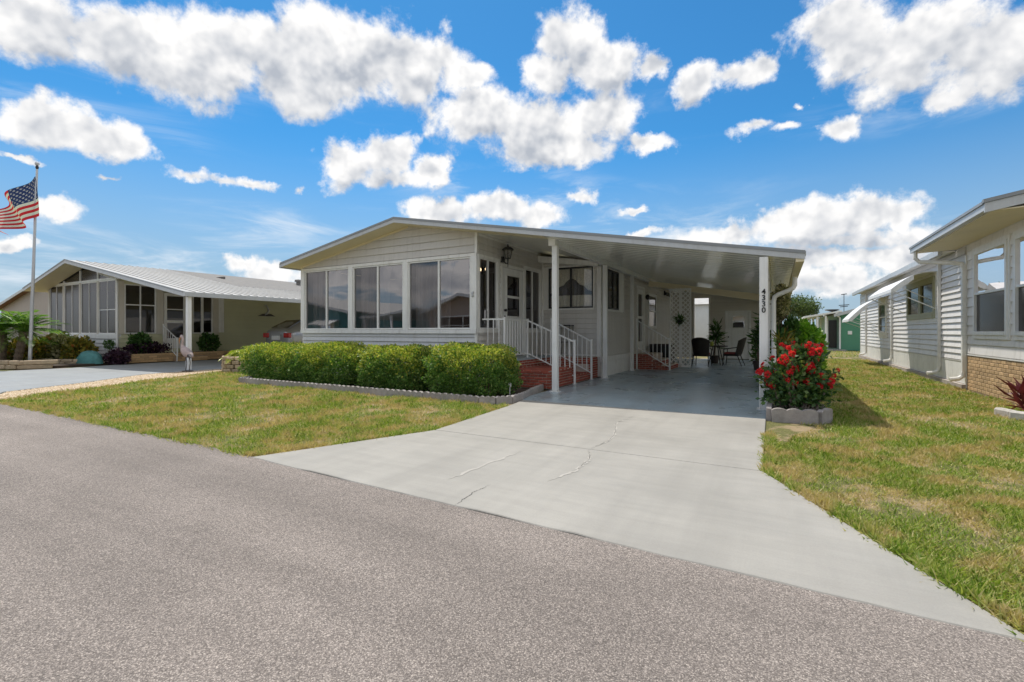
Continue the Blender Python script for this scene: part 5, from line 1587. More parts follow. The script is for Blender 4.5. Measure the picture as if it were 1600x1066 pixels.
# downspouts
def downspout(y, zt, wide=0.075, off=0.0):
    x = NX - 0.055
    MB().bar((x, y, zt), (x, y, 0.36), 0.06, wide, up=(0, 1, 0)).build('downspout', TRIM, nh)
    MB().tube([(x, y, 0.37), (x - 0.02, y, 0.27), (x - 0.09, y - 0.01, 0.215), (x - 0.24, y - 0.02, 0.19)], 0.045, 8).build('downspout_elbow', TRIM, nh)
downspout(27.0, 2.95); downspout(21.4, 2.95); downspout(15.72, 3.03)
MB().bar((NX - 0.06, 13.88, 2.66), (NX - 0.06, 13.88, 0.36), 0.07, 0.085, up=(0, 1, 0)).build('downspout', TRIM, nh)
MB().tube([(NX - 0.06, 13.88, 0.37), (NX - 0.08, 13.88, 0.27), (NX - 0.15, 13.87, 0.215), (NX - 0.30, 13.86, 0.19)], 0.048, 8).build('downspout_elbow', TRIM, nh)
MB().tube([(E0 - 0.05, 14.35, EZ - 0.15), (E0 - 0.05, 14.35, EZ - 0.30), (E0 + 0.02, 14.34, EZ - 0.39), (E0 + 0.15, 14.28, EZ - 0.41), (NX - 0.22, 13.95, EZ - 0.50), (NX - 0.09, 13.89, EZ - 0.53), (NX - 0.06, 13.88, EZ - 0.63)], 0.045, 8).build('gutter_pipe', TRIM, nh)
# awnings: curved white sheets on folding arms
def awning(label, y0, y1, za, xo, zo, bulge):
    t = thing('window_awning', label, 'awning', (NX - 0.03, (y0 + y1) / 2, za), 'metal awnings on the neighbour wall')
    prof = []
    for i in range(11):
        u = i / 10
        x = NX - 0.03 + (xo - NX + 0.03) * u
        z = za + (zo - za) * u + bulge * math.sin(u * math.pi)
        prof.append((x, z))
    prof.append((xo - 0.01, zo - 0.09))
    n = len(prof)
    vs_ = [(x, y0, z) for x, z in prof] + [(x, y1, z) for x, z in prof] + [(x + 0.004, y0, z - 0.012) for x, z in prof] + [(x + 0.004, y1, z - 0.012) for x, z in prof]
    fs_ = [(i, i + 1, n + i + 1, n + i) for i in range(n - 1)] + [(2 * n + i, 3 * n + i, 3 * n + i + 1, 2 * n + i + 1) for i in range(n - 1)]
    fs_ += [(i, 2 * n + i, 2 * n + i + 1, i + 1) for i in range(n - 1)] + [(n + i, n + i + 1, 3 * n + i + 1, 3 * n + i) for i in range(n - 1)] + [(0, n, 3 * n, 2 * n), (n - 1, 3 * n - 1, 4 * n - 1, 2 * n - 1)]
    mb = MB().add(vs_, fs_); mb.smooth = False
    sheet = mb.build('awning_sheet', WHITE, t)
    for yy in (y0, y1):            # end cheeks
        pts = [(x, z) for x, z in prof[:-1]] + [(xo, zo - 0.02)]
        k = 5
        cheek = [prof[k]] + prof[k:] + [(prof[-1][0] + 0.10, prof[-1][1] + 0.01), (prof[k][0], prof[k][1] - 0.12)]
        MB().prism(cheek, 'Y', yy - 0.004 if yy == y0 else yy, yy if yy == y0 else yy + 0.004).build('end_cheek', WHITE, sheet)
    for yy in (y0 + 0.06, y1 - 0.06, ):
        MB().bar((xo + 0.03, yy, zo - 0.06), (NX - 0.03, yy, zo - 0.55), 0.022, 0.022).build('support_arm', WHITE, t)
        MB().bar((xo + 0.25, yy, zo + 0.02), (NX - 0.03, yy - 0.5 if yy > (y0 + y1) / 2 else yy + 0.5, zo - 0.30), 0.016, 0.016).build('support_arm', WHITE, t)
awning('long white curved awning propped over the olive framed window, nearer of the two', 16.0, 19.6, 2.80, 2.66, 2.38, 0.14)
awning('white curved awning hanging low over the far narrow window', 22.2, 24.3, 2.58, 2.40, 1.72, 0.16)

# red cordyline with its stone edge
cd = thing('cordyline', 'dark red strap leaved plant beside the tan brick wall', 'plant', (3.27, 9.95, 0))
RED = leaf_mat('cordyline_leaves', [(0.0, (0.045, 0.010, 0.014)), (0.6, (0.13, 0.022, 0.03)), (1.0, (0.30, 0.06, 0.06))], trans=0.3, rough=0.35)
n_ = 46
base = np.array([3.27, 9.95, 0.14]) + RNG.normal(size=(n_, 3)) * np.array([0.05, 0.05, 0.09])
d_ = rand_dirs(n_, 0.55)
lq = leaf_quads(base, d_, 0.30 + 0.24 * RNG.random(n_), np.full(n_, 0.030), 0.06)
for k in range(n_):
    np_mesh('leaf', lq[k:k + 1], 4, RED, cd, world=tuple(base[k]))
MB().tube([(3.27, 9.95, -0.03), (3.27, 9.95, 0.25)], [0.025, 0.018], 7).build('stem', BARK, cd)
se = thing('stone_edging', 'pale stone edging blocks in front of the red strap leaved plant', 'edging', (3.0, 9.4, 0))
mst = M('pale_stone', (0.50, 0.47, 0.43), 0.9, 0.25, 12, bump=0.7, bscale=50, objrand=0.1)
for i, (x, y, rz) in enumerate(((3.08, 9.52, 0.5), (3.34, 9.40, 0.2), (3.62, 9.40, -0.1), (2.97, 9.76, 1.2))):
    brick_at(se, brick_mesh(0.28, 0.13, 0.14, mst, 0.025), (x, y, 0.03), -rz, 'edging_stone', 0.05)


# ================================================================== LEFT-HAND NEIGHBOUR
def lroof(x):
    return 4.27 - 0.187 * (x + 26.0) if x > -26.0 else 4.27 - 0.215 * (-26.0 - x)
LTRIM = M('beige_trim', (0.60, 0.56, 0.49), 0.5, 0.05, dirt=(0.4, 0.36, 0.3), dirt_amt=0.2)
LY, LX0, LX1 = 9.15, -30.2, -23.3
LF = 8.35
lh_ = thing('left_home', 'olive sided neighbouring home on the left with screened gable porch and pale metal roof', 'house', (-26, 9.15, 0))
lw = [LX0, -28.55, -26.82, -25.10, -23.42]
part(lh_, 'base_wall', VINYL_LOW, (LX0, LX1, LY, LY + 0.1, 0.02, 0.95))
siding(lh_, 'Y', LY, -1, LX0, LX1 - 0.05, 0.30, 0.90, 0.15, VINYL_LOW)
part(lh_, 'sill_band', WHITE, (LX0 - 0.02, LX1 + 0.02, LY - 0.04, LY + 0.1, 0.951, 1.14))
for i in range(4):
    a, b = lw[i] + 0.07, lw[i + 1] - 0.07
    window(lh_, 'Y', LY + 0.03, -1, a, b, 1.141, 3.38, TRIM, SCRMESH, vert=[(a + b) / 2], horiz=([2.15] if i == 3 else []), fw=0.05, depth=0.03, mull=0.035, name='screen_panel')
for x in lw:
    part(lh_, 'porch_post', LTRIM, (x - 0.07, x + 0.07, LY - 0.02, LY + 0.1, 1.141, 3.38))
part(lh_, 'tie_rail', WHITE, (LX0 - 0.05, LX1 + 0.12, LY - 0.02, LY + 0.1, 3.381, 3.46))
# gable lights above the rail
for i in range(4):
    a, b = lw[i] + 0.05, lw[i + 1] - 0.05
    pts = [(a, 3.465), (b, 3.465), (b, lroof(b) - 0.17)]
    if a < -26.0 < b:
        pts.append((-26.0, 4.27 - 0.17))
    pts.append((a, max(3.47, lroof(a) - 0.17)))
    w = MB().prism(pts, 'Y', LY + 0.03, LY + 0.034).build('gable_screen', SCRMESH, lh_)
    part(lh_, 'gable_mullion', WHITE, (b, b + 0.08, LY - 0.01, LY + 0.09, 3.461, max(3.48, lroof(b) - 0.16)))
# side of the porch and door wall
sh2 = [(9.35, 10.50, 1.15, 3.20), (10.78, 11.72, 0.5, 2.95), (11.95, 12.85, 1.15, 3.0)]
wall_core(lh_, 'door_wall', 'X', LX1, LY + 0.101, 13.0, 0.02, 3.70, sh2, -0.1, OLIVE)
siding(lh_, 'X', LX1, 1, LY + 0.03, 12.98, 0.42, 1.14, 0.18, OLIVE, holes=[(10.70, 11.8, 0.4, 1.2)])
siding(lh_, 'X', LX1, 1, 13.0, 23.8, 0.40, 3.66, 0.20, OLIVE)
part(lh_, 'long_wall', OLIVE, (LX1 - 0.1, LX1, 13.001, 23.9, 0.02, 3.68))
window(lh_, 'X', LX1 - 0.02, 1, 9.35, 10.50, 1.15, 3.20, WHITE, DGLASS, vert=[9.92], horiz=[2.35], fw=0.05, depth=0.05, mull=0.045)
window(lh_, 'X', LX1 - 0.02, 1, 11.95, 12.85, 1.15, 3.0, WHITE, DGLASS, vert=[12.38], fw=0.05, depth=0.05, mull=0.10)
for a, b in ((LY - 0.0, 9.34), (10.51, 10.77), (11.73, 11.94), (12.86, 13.10)):
    part(lh_, 'wall_trim', LTRIM, (LX1 + 0.001, LX1 + 0.05, a, b, 1.14, 3.3))
ld = MB().box(LX1 - 0.04, LX1 + 0.01, 10.80, 10.92, 0.5, 2.93).box(LX1 - 0.04, LX1 + 0.01, 11.58, 11.70, 0.5, 2.93).box(LX1 - 0.04, LX1 + 0.01, 10.92, 11.58, 0.5, 0.95).box(LX1 - 0.04, LX1 + 0.01, 10.92, 11.58, 2.80, 2.93) \
    .box(LX1 - 0.04, LX1 + 0.015, 10.92, 11.58, 1.62, 1.74).box(LX1 - 0.04, LX1 + 0.012, 10.92, 11.58, 2.2, 2.24).build('screen_door', WHITE, lh_)
MB().add([(LX1 - 0.015, 10.92, 0.95), (LX1 - 0.015, 11.58, 0.95), (LX1 - 0.015, 11.58, 2.8), (LX1 - 0.015, 10.92, 2.8)], [(0, 1, 2, 3)]).build('pane', DGLASS, ld, fixn=False)
part(lh_, 'shutter_board', WHITE, (LX1 + 0.001, LX1 + 0.04, 13.11, 13.36, 1.2, 3.0))
part(lh_, 'left_wall', OLIVE, (LX0, LX0 + 0.1, LY + 0.101, 23.9, 0.02, 3.3))
part(lh_, 'porch_back_wall', INTER, (LX0 + 0.1, LX1 - 0.1, 13.4, 13.5, 0.4, 3.9))
part(lh_, 'porch_floor', INTER, (LX0 + 0.1, LX1 - 0.1, LY + 0.11, 13.39, 0.40, 0.5))
def lslope(x0, x1, y0, y1, t, th, name, mat, parent):
    return MB().hexa([(x0, y0, lroof(x0) - t - th), (x1, y0, lroof(x1) - t - th), (x1, y1, lroof(x1) - t - th), (x0, y1, lroof(x0) - t - th),
                      (x0, y0, lroof(x0) - t), (x1, y0, lroof(x1) - t), (x1, y1, lroof(x1) - t), (x0, y1, lroof(x0) - t)]).build(name, mat, parent)
LXR = -16.8
lr = lslope(-30.65, -26.001, LF + 0.03, 24, 0.02, 0.05, 'roof', ROOFG, lh_)
lslope(-20.3, LXR, LF + 0.03, 24, 0.02, 0.05, 'roof', ROOFM, lh_)
lslope(-25.999, -20.301, LF + 0.03, 12.2, 0.02, 0.05, 'roof', ROOFM, lh_)
lslope(-25.999, -20.301, 12.201, 24, 0.0, 0.07, 'roof', ROOFG, lh_)
y_ = LF + 0.06
while y_ < 23.9:          # pans of the metal roof
    lslope(-25.9 if y_ < 12.1 else -20.25, LXR + 0.01, y_, y_ + 0.285, 0.004, 0.012, 'roof_pan', ROOFM, lr)
    lslope(-25.9 if y_ < 12.1 else -20.25, LXR + 0.01, y_ + 0.286, y_ + 0.306, -0.022, 0.038, 'roof_rib', ROOFM, lr)
    y_ += 0.31
MB().lathe((-24.0, 18.0, lroof(-24.0)), [(0.12, -0.05), (0.12, 0.18), (0.22, 0.2), (0.2, 0.3), (0.0, 0.34)], 10).build('roof_vent', ROOFG, lr)
for (a, b) in ((-30.65, -26.0), (-26.0, LXR)):
    for nm, t, th, mt, pr in (('roof_edge_lip', -0.005, 0.05, LIP, 0.0), ('fascia', 0.0455, 0.12, FASCIA, 0.012)):
        z0, z1 = lroof(a) - t, lroof(b) - t
        MB().hexa([(a, LF + pr, z0 - th), (b, LF + pr, z1 - th), (b, LF + 0.029, z1 - th), (a, LF + 0.029, z0 - th), (a, LF + pr, z0), (b, LF + pr, z1), (b, LF + 0.029, z1), (a, LF + 0.029, z0)]).build(nm, mt, lh_)
for (a, b) in ((-30.6, -26.001), (-25.999, LXR - 0.1)):
    lslope(a, b, LF + 0.031, LY - 0.03 if b < -26 else 23.9, 0.13, 0.03, 'soffit', SOFFIT, lh_)
lslope(-30.6, LX0 - 0.02, LY, 23.9, 0.13, 0.03, 'soffit', SOFFIT, lh_)
part(lh_, 'carport_gutter', FASCIA, (LXR - 0.02, LXR + 0.09, LF + 0.0, 24, lroof(LXR) - 0.16, lroof(LXR) - 0.02))
for yy in (8.55, 13.0, 17.5, 22):
    part(lh_, 'carport_post', WHITE, (LXR - 0.14, LXR - 0.02, yy - 0.06, yy + 0.06, 0.0, lroof(LXR) - 0.165))
MB().tube([(LXR + 0.03, 13.3, lroof(LXR) - 0.15), (LXR + 0.03, 13.3, 2.25), (LXR - 0.03, 13.2, 2.18), (LXR - 0.08, 13.13, 2.1), (LXR - 0.08, 13.12, 0.2)], 0.05, 8).build('downspout', WHITE, lh_)
MB().tube([(LX1 + 0.10, 8.45, 3.55), (LX1 - 0.1, 8.7, 3.5), (LX1 + 0.03, 9.05, 3.40), (LX1 + 0.05, 9.10, 3.2), (LX1 + 0.05, 9.10, 0.4)], 0.04, 8).build('downspout', WHITE, lh_)

structure(slab('neighbour_driveway', [(-12.95, 3.02), (-14.05, 3.55), (-14.95, 5.2), (-16.25, 7.0), (-16.4, 9.2), (-16.4, 24), (-21.9, 24), (-21.75, 8.6), (-21.2, 7.0), (-21.4, 5.3), (-25.0, 3.1)], -0.1, -0.002, LCONC))

# tan brick planter along the porch, and the steps with their rail
pl = thing('brick_planter', 'low tan brick planter wall and steps along the left home', 'planter', (-22.6, 11, 0))
part(pl, 'core', TANMORTAR, (-23.24, -22.31, 8.9, 13.2, 0.0, 0.34), (-22.31, -21.95, 10.7, 11.9, 0.0, 0.2))
brick_face(pl, 'X', -22.30, 1, 8.9, 13.2, 0.0, 0.35, L=0.30, H=0.088, mat=TANBRICK)
brick_face(pl, 'Y', 8.9, -1, -23.24, -22.29, 0.0, 0.35, L=0.30, H=0.088, mat=TANBRICK)
brick_face(pl, 'X', -21.94, 1, 10.7, 11.9, 0.0, 0.2, L=0.30, H=0.088, mat=TANBRICK)
lrl = thing('porch_handrail', 'short white picket handrail on the steps of the left home', 'railing', (-22.5, 10.6, 0.2))
rail_post(lrl, -23.1, 10.70, 0.34, 1.55); rail_post(lrl, -22.0, 10.70, 0.0, 0.98)
rail(lrl, [(-23.1, 10.70, 1.50), (-22.0, 10.70, 0.93)], 0.72, 0.17)


# block planters
def block_ring(name, label, pts, rows, L=0.30, H=0.115, mat=STONE, z0=-0.02):
    t = thing(name, label, 'planter', (pts[0][0], pts[0][1], 0))
    me = brick_mesh(L - 0.012, 0.18, H - 0.01, mat, 0.02)
    for r in range(rows):
        for a, b in zip(pts[:-1], pts[1:]):
            a_, b_ = Vector(a), Vector(b); n = max(1, int(round((b_ - a_).length / L)))
            ang = math.atan2(b_.y - a_.y, b_.x - a_.x)
            for i in range(n):
                u = (i + 0.5 + (0.25 if r % 2 else -0.1)) / n
                p = a_.lerp(b_, min(max(u, 0.02), 0.98))
                brick_at(t, me, (p.x + random.uniform(-.01, .01), p.y + random.uniform(-.01, .01), z0 + H * (r + 0.5)), ang, 'block', 0.03)
    return t
block_ring('stone_planter', 'round stacked tan stone planter at the left end of the hedge', [(-15.45, 9.35), (-15.35, 8.85), (-14.9, 8.62), (-14.3, 8.75), (-13.9, 9.3)], 4, 0.27, 0.125)
structure(MB().prism([(-15.4, 9.35), (-15.3, 8.9), (-14.9, 8.7), (-14.3, 8.8), (-13.95, 9.3), (-14.6, 9.8)], 'Z', -0.02, 0.40).build('planter_soil', DIRT))
block_ring('stone_planter', 'low tan block edging around the flagpole and palms', [(-25.8, 5.1), (-23.5, 5.55), (-22.05, 5.95), (-21.75, 6.7)], 2, 0.45, 0.15)
block_ring('stone_planter', 'low tan block border along the bed below the screened porch', [(-22.3, 8.45), (-22.9, 7.7), (-23.6, 7.3), (-26, 7.0)], 2, 0.40, 0.12)
structure(MB().prism([(-26.5, 5.0), (-23.5, 5.55), (-22.05, 5.95), (-21.8, 6.8), (-22.25, 8.5), (-23.2, 9.1), (-31, 9.1), (-31, 5.0)], 'Z', -0.08, 0.06).build('neighbour_bed', DIRT))

# gravel strip between the neighbour's drive and the lawn
GRAV = leaf_mat('gravel_stones', [(0.0, (0.32, 0.22, 0.13)), (0.5, (0.50, 0.38, 0.25)), (1.0, (0.66, 0.56, 0.43))], trans=0.0, rough=0.9)
gp = [(-12.9, 3.05), (-14.0, 3.58), (-14.9, 5.22), (-16.2, 7.02), (-16.35, 9.2), (-15.5, 9.2), (-15.05, 7.76), (-14.45, 6.73), (-13.2, 4.6), (-12.6, 3.1)]
structure(MB().prism(gp, 'Z', -0.06, -0.018).build('gravel_base', M('gravel_bed', (0.40, 0.30, 0.20), 0.95, 0.3, 40, bump=0.8, bscale=60)))
P = np.array(gp); pts = RNG.random((30000, 2)) * (P.max(0) - P.min(0)) + P.min(0); pts = pts[in_poly(pts, gp)]
m = len(pts); s_ = 0.012 + 0.016 * RNG.random(m)
octv = np.array([[1, 0, 0], [0, 1, 0], [-1, 0, 0], [0, -1, 0], [0, 0, 1.0]])
rot = RNG.random(m) * 6.283
V = []
c_, sn = np.cos(rot), np.sin(rot)
loc = np.stack([pts[:, 0], pts[:, 1], np.full(m, -0.016)], 1)
ov = [np.stack([(v[0] * c_ - v[1] * sn) * s_ * 1.2, (v[0] * sn + v[1] * c_) * s_ * 0.9, np.full(m, v[2]) * s_ * 0.8], 1) + loc for v in octv]
verts = np.stack(ov, 1).reshape(-1, 3)
me = bpy.data.meshes.new('gravel')
fidx = np.array([[0, 1, 4], [1, 2, 4], [2, 3, 4], [3, 0, 4]])
F = (np.arange(m)[:, None, None] * 5 + fidx[None]).reshape(-1, 3)
me.vertices.add(len(verts)); me.vertices.foreach_set('co', verts.astype(np.float32).ravel())
me.loops.add(F.size); me.loops.foreach_set('vertex_index', F.astype(np.int32).ravel())
me.polygons.add(len(F)); me.polygons.foreach_set('loop_start', np.arange(0, F.size, 3, dtype=np.int32)); me.polygons.foreach_set('loop_total', np.full(len(F), 3, np.int32))
me.update(calc_edges=True); me.materials.append(GRAV)
tag(put(bpy.data.objects.new('gravel', me), None, (0, 0, 0)), 'tan gravel strip between the left driveway and the lawn', 'gravel', kind='stuff')


# ================================================================== THINGS IN THE CARPORT
LATW = M('lattice_white', (0.90, 0.90, 0.88), 0.5, 0.03)
lt = thing('lattice_screen', 'white diagonal lattice screen standing beneath the carport cross beam', 'lattice', (-2.92, 17.36, 0))
LA0, LA1, LZ0, LZ1 = -3.27, -2.60, 0.02, 2.74
LYp = 17.33
for (a, b, c, d) in ((LA0 - 0.02, LA0 + 0.02, LZ0, LZ1), (LA1 - 0.02, LA1 + 0.02, LZ0, LZ1), (LA0 + 0.021, LA1 - 0.021, LZ0, LZ0 + 0.05), (LA0 + 0.021, LA1 - 0.021, LZ1 - 0.05, LZ1), (-2.975, -2.895, LZ0 + 0.051, LZ1 - 0.051)):
    part(lt, 'lattice_frame', LATW, (a, b, LYp - 0.012, LYp + 0.022, c, d))
def clip_line(k, sgn):
    pts = []
    for x in (LA0, LA1):
        z = sgn * x + k
        if LZ0 <= z <= LZ1: pts.append((x, z))
    for z in (LZ0, LZ1):
        x = (z - k) / sgn
        if LA0 < x < LA1: pts.append((x, z))
    return pts[:2] if len(pts) >= 2 else None
for sgn in (1, -1):
    k = -4.0 if sgn == 1 else -4.0
    while k < 7.0:
        c = clip_line(k, sgn)
        if c and (Vector(c[0]) - Vector(c[1])).length > 0.06:
            yy = LYp + (0.0 if sgn == 1 else 0.0105)
            MB().bar((c[0][0], yy, c[0][1]), (c[1][0], yy, c[1][1]), 0.010, 0.036, up=(0, 1, 0) if False else (0, 0, 1)).build('lattice_slat', LATW, lt)
        k += 0.158
hp = thing('hanging_plant', 'dark spiky plant hanging on the white lattice screen', 'plant', (-2.93, 17.22, 1.55))
n_ = 90
base = np.tile(np.array([[-2.93, 17.2, 1.66]]), (n_, 1)) + RNG.normal(size=(n_, 3)) * 0.03
np_mesh('leaves', leaf_quads(base, rand_dirs(n_, 0.05), 0.16 + 0.14 * RNG.random(n_), np.full(n_, 0.014), 0.05), 4, DARKG, hp, world=(-2.93, 17.2, 1.66))
MB().lathe((-2.93, 17.2, 1.50), [(0.06, 0), (0.09, 0.12), (0.095, 0.13)], 12).build('pot', BLACK, hp)

WICK = M('dark_wicker', (0.018, 0.014, 0.012), 0.6, 0.25, 60, bump=0.6, bscale=160)
CUSH = M('red_cushion', (0.30, 0.07, 0.06), 0.85, 0.2, 14)
def patio_chair(label, loc, rz):
    t = thing('patio_chair', label, 'chair', (0, 0, 0), 'wicker patio chairs in the carport')
    # seat pan, local frame: chair faces -Y
    MB().box(-0.27, 0.27, -0.27, 0.25, 0.36, 0.42).build('seat', WICK, t, bevel=0.015)
    MB().box(-0.24, 0.24, -0.25, 0.20, 0.421, 0.49).build('cushion', CUSH, t, bevel=0.025)
    vs_, fs_ = [], []
    n = 12
    for j in range(7):
        v = j / 6
        for i in range(n + 1):
            a = -1.15 + 2.3 * i / n
            zt = 0.42 + v * (0.62 * math.cos(a * 0.62) ** 0.8)
            rad = 0.27 + 0.05 * v
            vs_.append((rad * math.sin(a), 0.02 + rad * math.cos(a) + 0.10 * v, zt))
    m = n + 1
    for j in range(6):
        for i in range(n):
            fs_.append((j * m + i, j * m + i + 1, (j + 1) * m + i + 1, (j + 1) * m + i))
    k = len(vs_)
    vs2 = [(x * 1.07, y * 1.07 + 0.004, z) for x, y, z in vs_]
    f2 = [tuple(k + q for q in f[::-1]) for f in fs_]
    rim = [(6 * m + i, 6 * m + i + 1, k + 6 * m + i + 1, k + 6 * m + i) for i in range(n)]
    MB().add(vs_ + vs2, fs_ + f2 + rim).build('backrest', WICK, t)
    for sx in (-1, 1):
        MB().tube([(sx * 0.25, -0.25, 0.36), (sx * 0.27, -0.29, 0.0)], [0.018, 0.014], 7).build('leg', WICK, t)
        MB().tube([(sx * 0.25, 0.22, 0.36), (sx * 0.28, 0.36, 0.0)], [0.018, 0.014], 7).build('leg', WICK, t)
        MB().tube([(sx * 0.27, -0.24, 0.40), (sx * 0.29, -0.24, 0.60), (sx * 0.29, 0.10, 0.66)], 0.018, 7).build('armrest', WICK, t)
    t.location = loc; t.rotation_euler = (0, 0, rz); W[t.name] = Vector(loc)
    return t
patio_chair('dark wicker chair with its back to the driveway, beside the lattice', (-2.36, 18.35, 0), R(176))
patio_chair('dark wicker chair with a red cushion, turned side on before the storage door', (-1.42, 19.2, 0), R(-98))
tb = thing('patio_table', 'small dark round patio table between the two wicker chairs', 'table', (-2.0, 19.4, 0))
MB().lathe((-2.0, 19.4, 0.68), [(0.0, 0), (0.40, 0.0), (0.41, 0.02), (0.40, 0.035), (0.0, 0.036)], 24).build('tabletop', WICK, tb)
for k in range(4):
    a = k * math.pi / 2 + 0.6
    MB().tube([(-2.0 + 0.12 * math.cos(a), 19.4 + 0.12 * math.sin(a), 0.68), (-2.0 + 0.30 * math.cos(a), 19.4 + 0.30 * math.sin(a), 0.0)], 0.018, 7).build('leg', WICK, tb)
POT = M('dark_pot', (0.05, 0.035, 0.03), 0.5, 0.1)
GREENPOT = M('lime_ornament', (0.45, 0.50, 0.08), 0.4, 0.1)
def strap_plant(label, loc, h, n, L, pot_r=0.17, mat=DARKG, wid=0.03, z_spread=0.12, heads=1):
    t = thing('potted_plant', label, 'potted plant', loc)
    x, y, z = loc
    MB().lathe((x, y, z), [(pot_r * 0.75, 0), (pot_r, 0.28), (pot_r * 1.06, 0.30), (pot_r * 0.9, 0.30), (pot_r * 0.88, 0.27)], 14).build('pot', POT, t)
    mb = MB(); ps, ds = [], []
    for k in range(heads):
        hx, hy, hh = x + random.uniform(-.12, .12) * (heads > 1), y + random.uniform(-.12, .12) * (heads > 1), h * (1 - 0.22 * k)
        mb.tube([(x, y, z + 0.26), (hx, hy, z + hh)], [0.025, 0.016], 7)
        b = np.tile(np.array([[hx, hy, z + hh]]), (n, 1)) + RNG.normal(size=(n, 3)) * np.array([.02, .02, z_spread])
        ps.append(b); ds.append(rand_dirs(n, 0.35))
    mb.build('stem', BARK, t)
    b = np.concatenate(ps); d = np.concatenate(ds)
    np_mesh('leaves', leaf_quads(b, d, L * (0.7 + 0.5 * RNG.random(len(b))), np.full(len(b), wid), 0.07), 4, mat, t, world=tuple(b.mean(0)))
    return t
strap_plant('tall potted corn plant with drooping strap leaves behind the patio table', (-2.15, 20.3, 0), 1.25, 60, 0.42, heads=2)
strap_plant('dark potted plant against the right hand carport posts', (-0.52, 17.3, 0), 1.25, 50, 0.30, heads=3, z_spread=0.2)
strap_plant('leafy potted plant beside the storage door, behind the numbered post', (-0.62, 21.6, 0), 1.5, 55, 0.40, heads=3, z_spread=0.2)
lm = MB().lathe((-2.12, 19.15, 0.716), [(0.0, 0), (0.05, 0.0), (0.07, 0.06), (0.06, 0.13), (0.03, 0.16), (0, 0.165)], 12).build('lime_jar', GREENPOT)
tag(lm, 'lime green jar on the patio table', 'jar')
bx_ = thing('storage_bin', 'dark storage bin against the house wall behind the side steps', 'bin', (-3.7, 18.4, 0))
MB().box(-4.1, -3.35, 17.9, 18.7, 0.0, 0.72).build('bin_body', BLACK, bx_, bevel=0.02)
MB().box(-4.12, -3.33, 17.88, 18.72, 0.721, 0.78).build('bin_lid', POT, bx_, bevel=0.015)

# white building in the yard, seen through the open doorway
yd = thing('yard_shed', 'sunlit white wall of a shed seen through the carport back doorway', 'shed', (-4.5, 29.5, 0))
part(yd, 'wall', M('shed_white', (0.70, 0.72, 0.74), 0.6, 0.05), (-7.5, -1.6, 28.5, 31.5, 0.0, 2.75))
MB().prism([(28.3, 2.76), (31.7, 2.76), (30, 3.5)], 'X', -7.7, -1.4).build('roof', ROOFM, yd)

# ================================================================== FLAG
fp = thing('flagpole', 'tall slightly leaning silver flagpole with a gold ball at the left edge', 'flagpole', (-22.8, 6.4, 0.0))
SILV = M('aluminium', (0.55, 0.56, 0.58), 0.35, 0.05, metallic=0.6)
PB, PT = Vector((-22.79, 6.4, 0.0)), Vector((-22.14, 6.4, 6.85))
MB().tube([PB, PB.lerp(PT, 0.5), PT], [0.055, 0.045, 0.032], 12).build('pole', SILV, fp)
MB().lathe(PT, [(0.03, -0.05), (0.045, 0.0), (0.04, 0.06), (0.0, 0.07)], 10).build('truck', BLACK, fp)
MB().lathe(PT + Vector((0, 0, 0.06)), [(0.0, 0.0), (0.05, 0.03), (0.065, 0.075), (0.05, 0.12), (0.0, 0.145)], 10).build('finial', SILV, fp)
flag = thing('flag', 'american flag with red and white stripes hanging in folds from the flagpole', 'flag', PB.lerp(PT, 0.85))
FRED = leaf_mat('flag_red', [(0.0, (0.50, 0.012, 0.022)), (1.0, (0.50, 0.012, 0.022))], trans=0.35, rough=0.7)
FWHT = leaf_mat('flag_white', [(0.0, (0.62, 0.61, 0.60)), (1.0, (0.62, 0.61, 0.60))], trans=0.30, rough=0.7)
FBLU = leaf_mat('flag_blue', [(0.0, (0.012, 0.03, 0.13)), (1.0, (0.012, 0.03, 0.13))], trans=0.3, rough=0.7)
def flag_pt(u, v, off=0.0):
    """u along the fly, v down the hoist; droops and folds"""
    h0, h1 = np.array([-22.18, 6.36, 6.56]), np.array([-21.86, 6.33, 5.16])
    f0, f1 = np.array([-25.40, 6.05, 5.42]), np.array([-24.35, 6.2, 4.72])
    a = h0 + (h1 - h0) * v; b = f0 + (f1 - f0) * v
    p = a + (b - a) * u
    p[2] += 0.10 * math.sin(u * math.pi) * (1 - v) - 0.10 * math.sin(u * math.pi) * v * 0.4
    ph = u * 11 + v * 2.2
    amp = 0.05 + 0.26 * u
    p[1] += amp * math.sin(ph) + off - 0.12 * u
    p[0] += 0.16 * u * math.sin(ph + 1.2)
    p[2] += 0.05 * u * math.sin(ph * 0.7 + 0.5)
    return tuple(p)
def flag_patch(name, u0, u1, v0, v1, mat, nu=26, nv=2):
    vs_ = [flag_pt(u0 + (u1 - u0) * i / nu, v0 + (v1 - v0) * j / nv) for j in range(nv + 1) for i in range(nu + 1)]
    fs_ = [(j * (nu + 1) + i, j * (nu + 1) + i + 1, (j + 1) * (nu + 1) + i + 1, (j + 1) * (nu + 1) + i) for j in range(nv) for i in range(nu)]
    mb = MB().add(vs_, fs_); mb.smooth = True
    return mb.build(name, mat, flag, fixn=False)
for k in range(13):
    flag_patch('stripe', 0.40 if k < 7 else 0.0, 1.0, k / 13, (k + 1) / 13, FRED if k % 2 == 0 else FWHT)
flag_patch('canton', 0.0, 0.40, 0.0, 7 / 13, FBLU, 14, 10)
mb = MB()
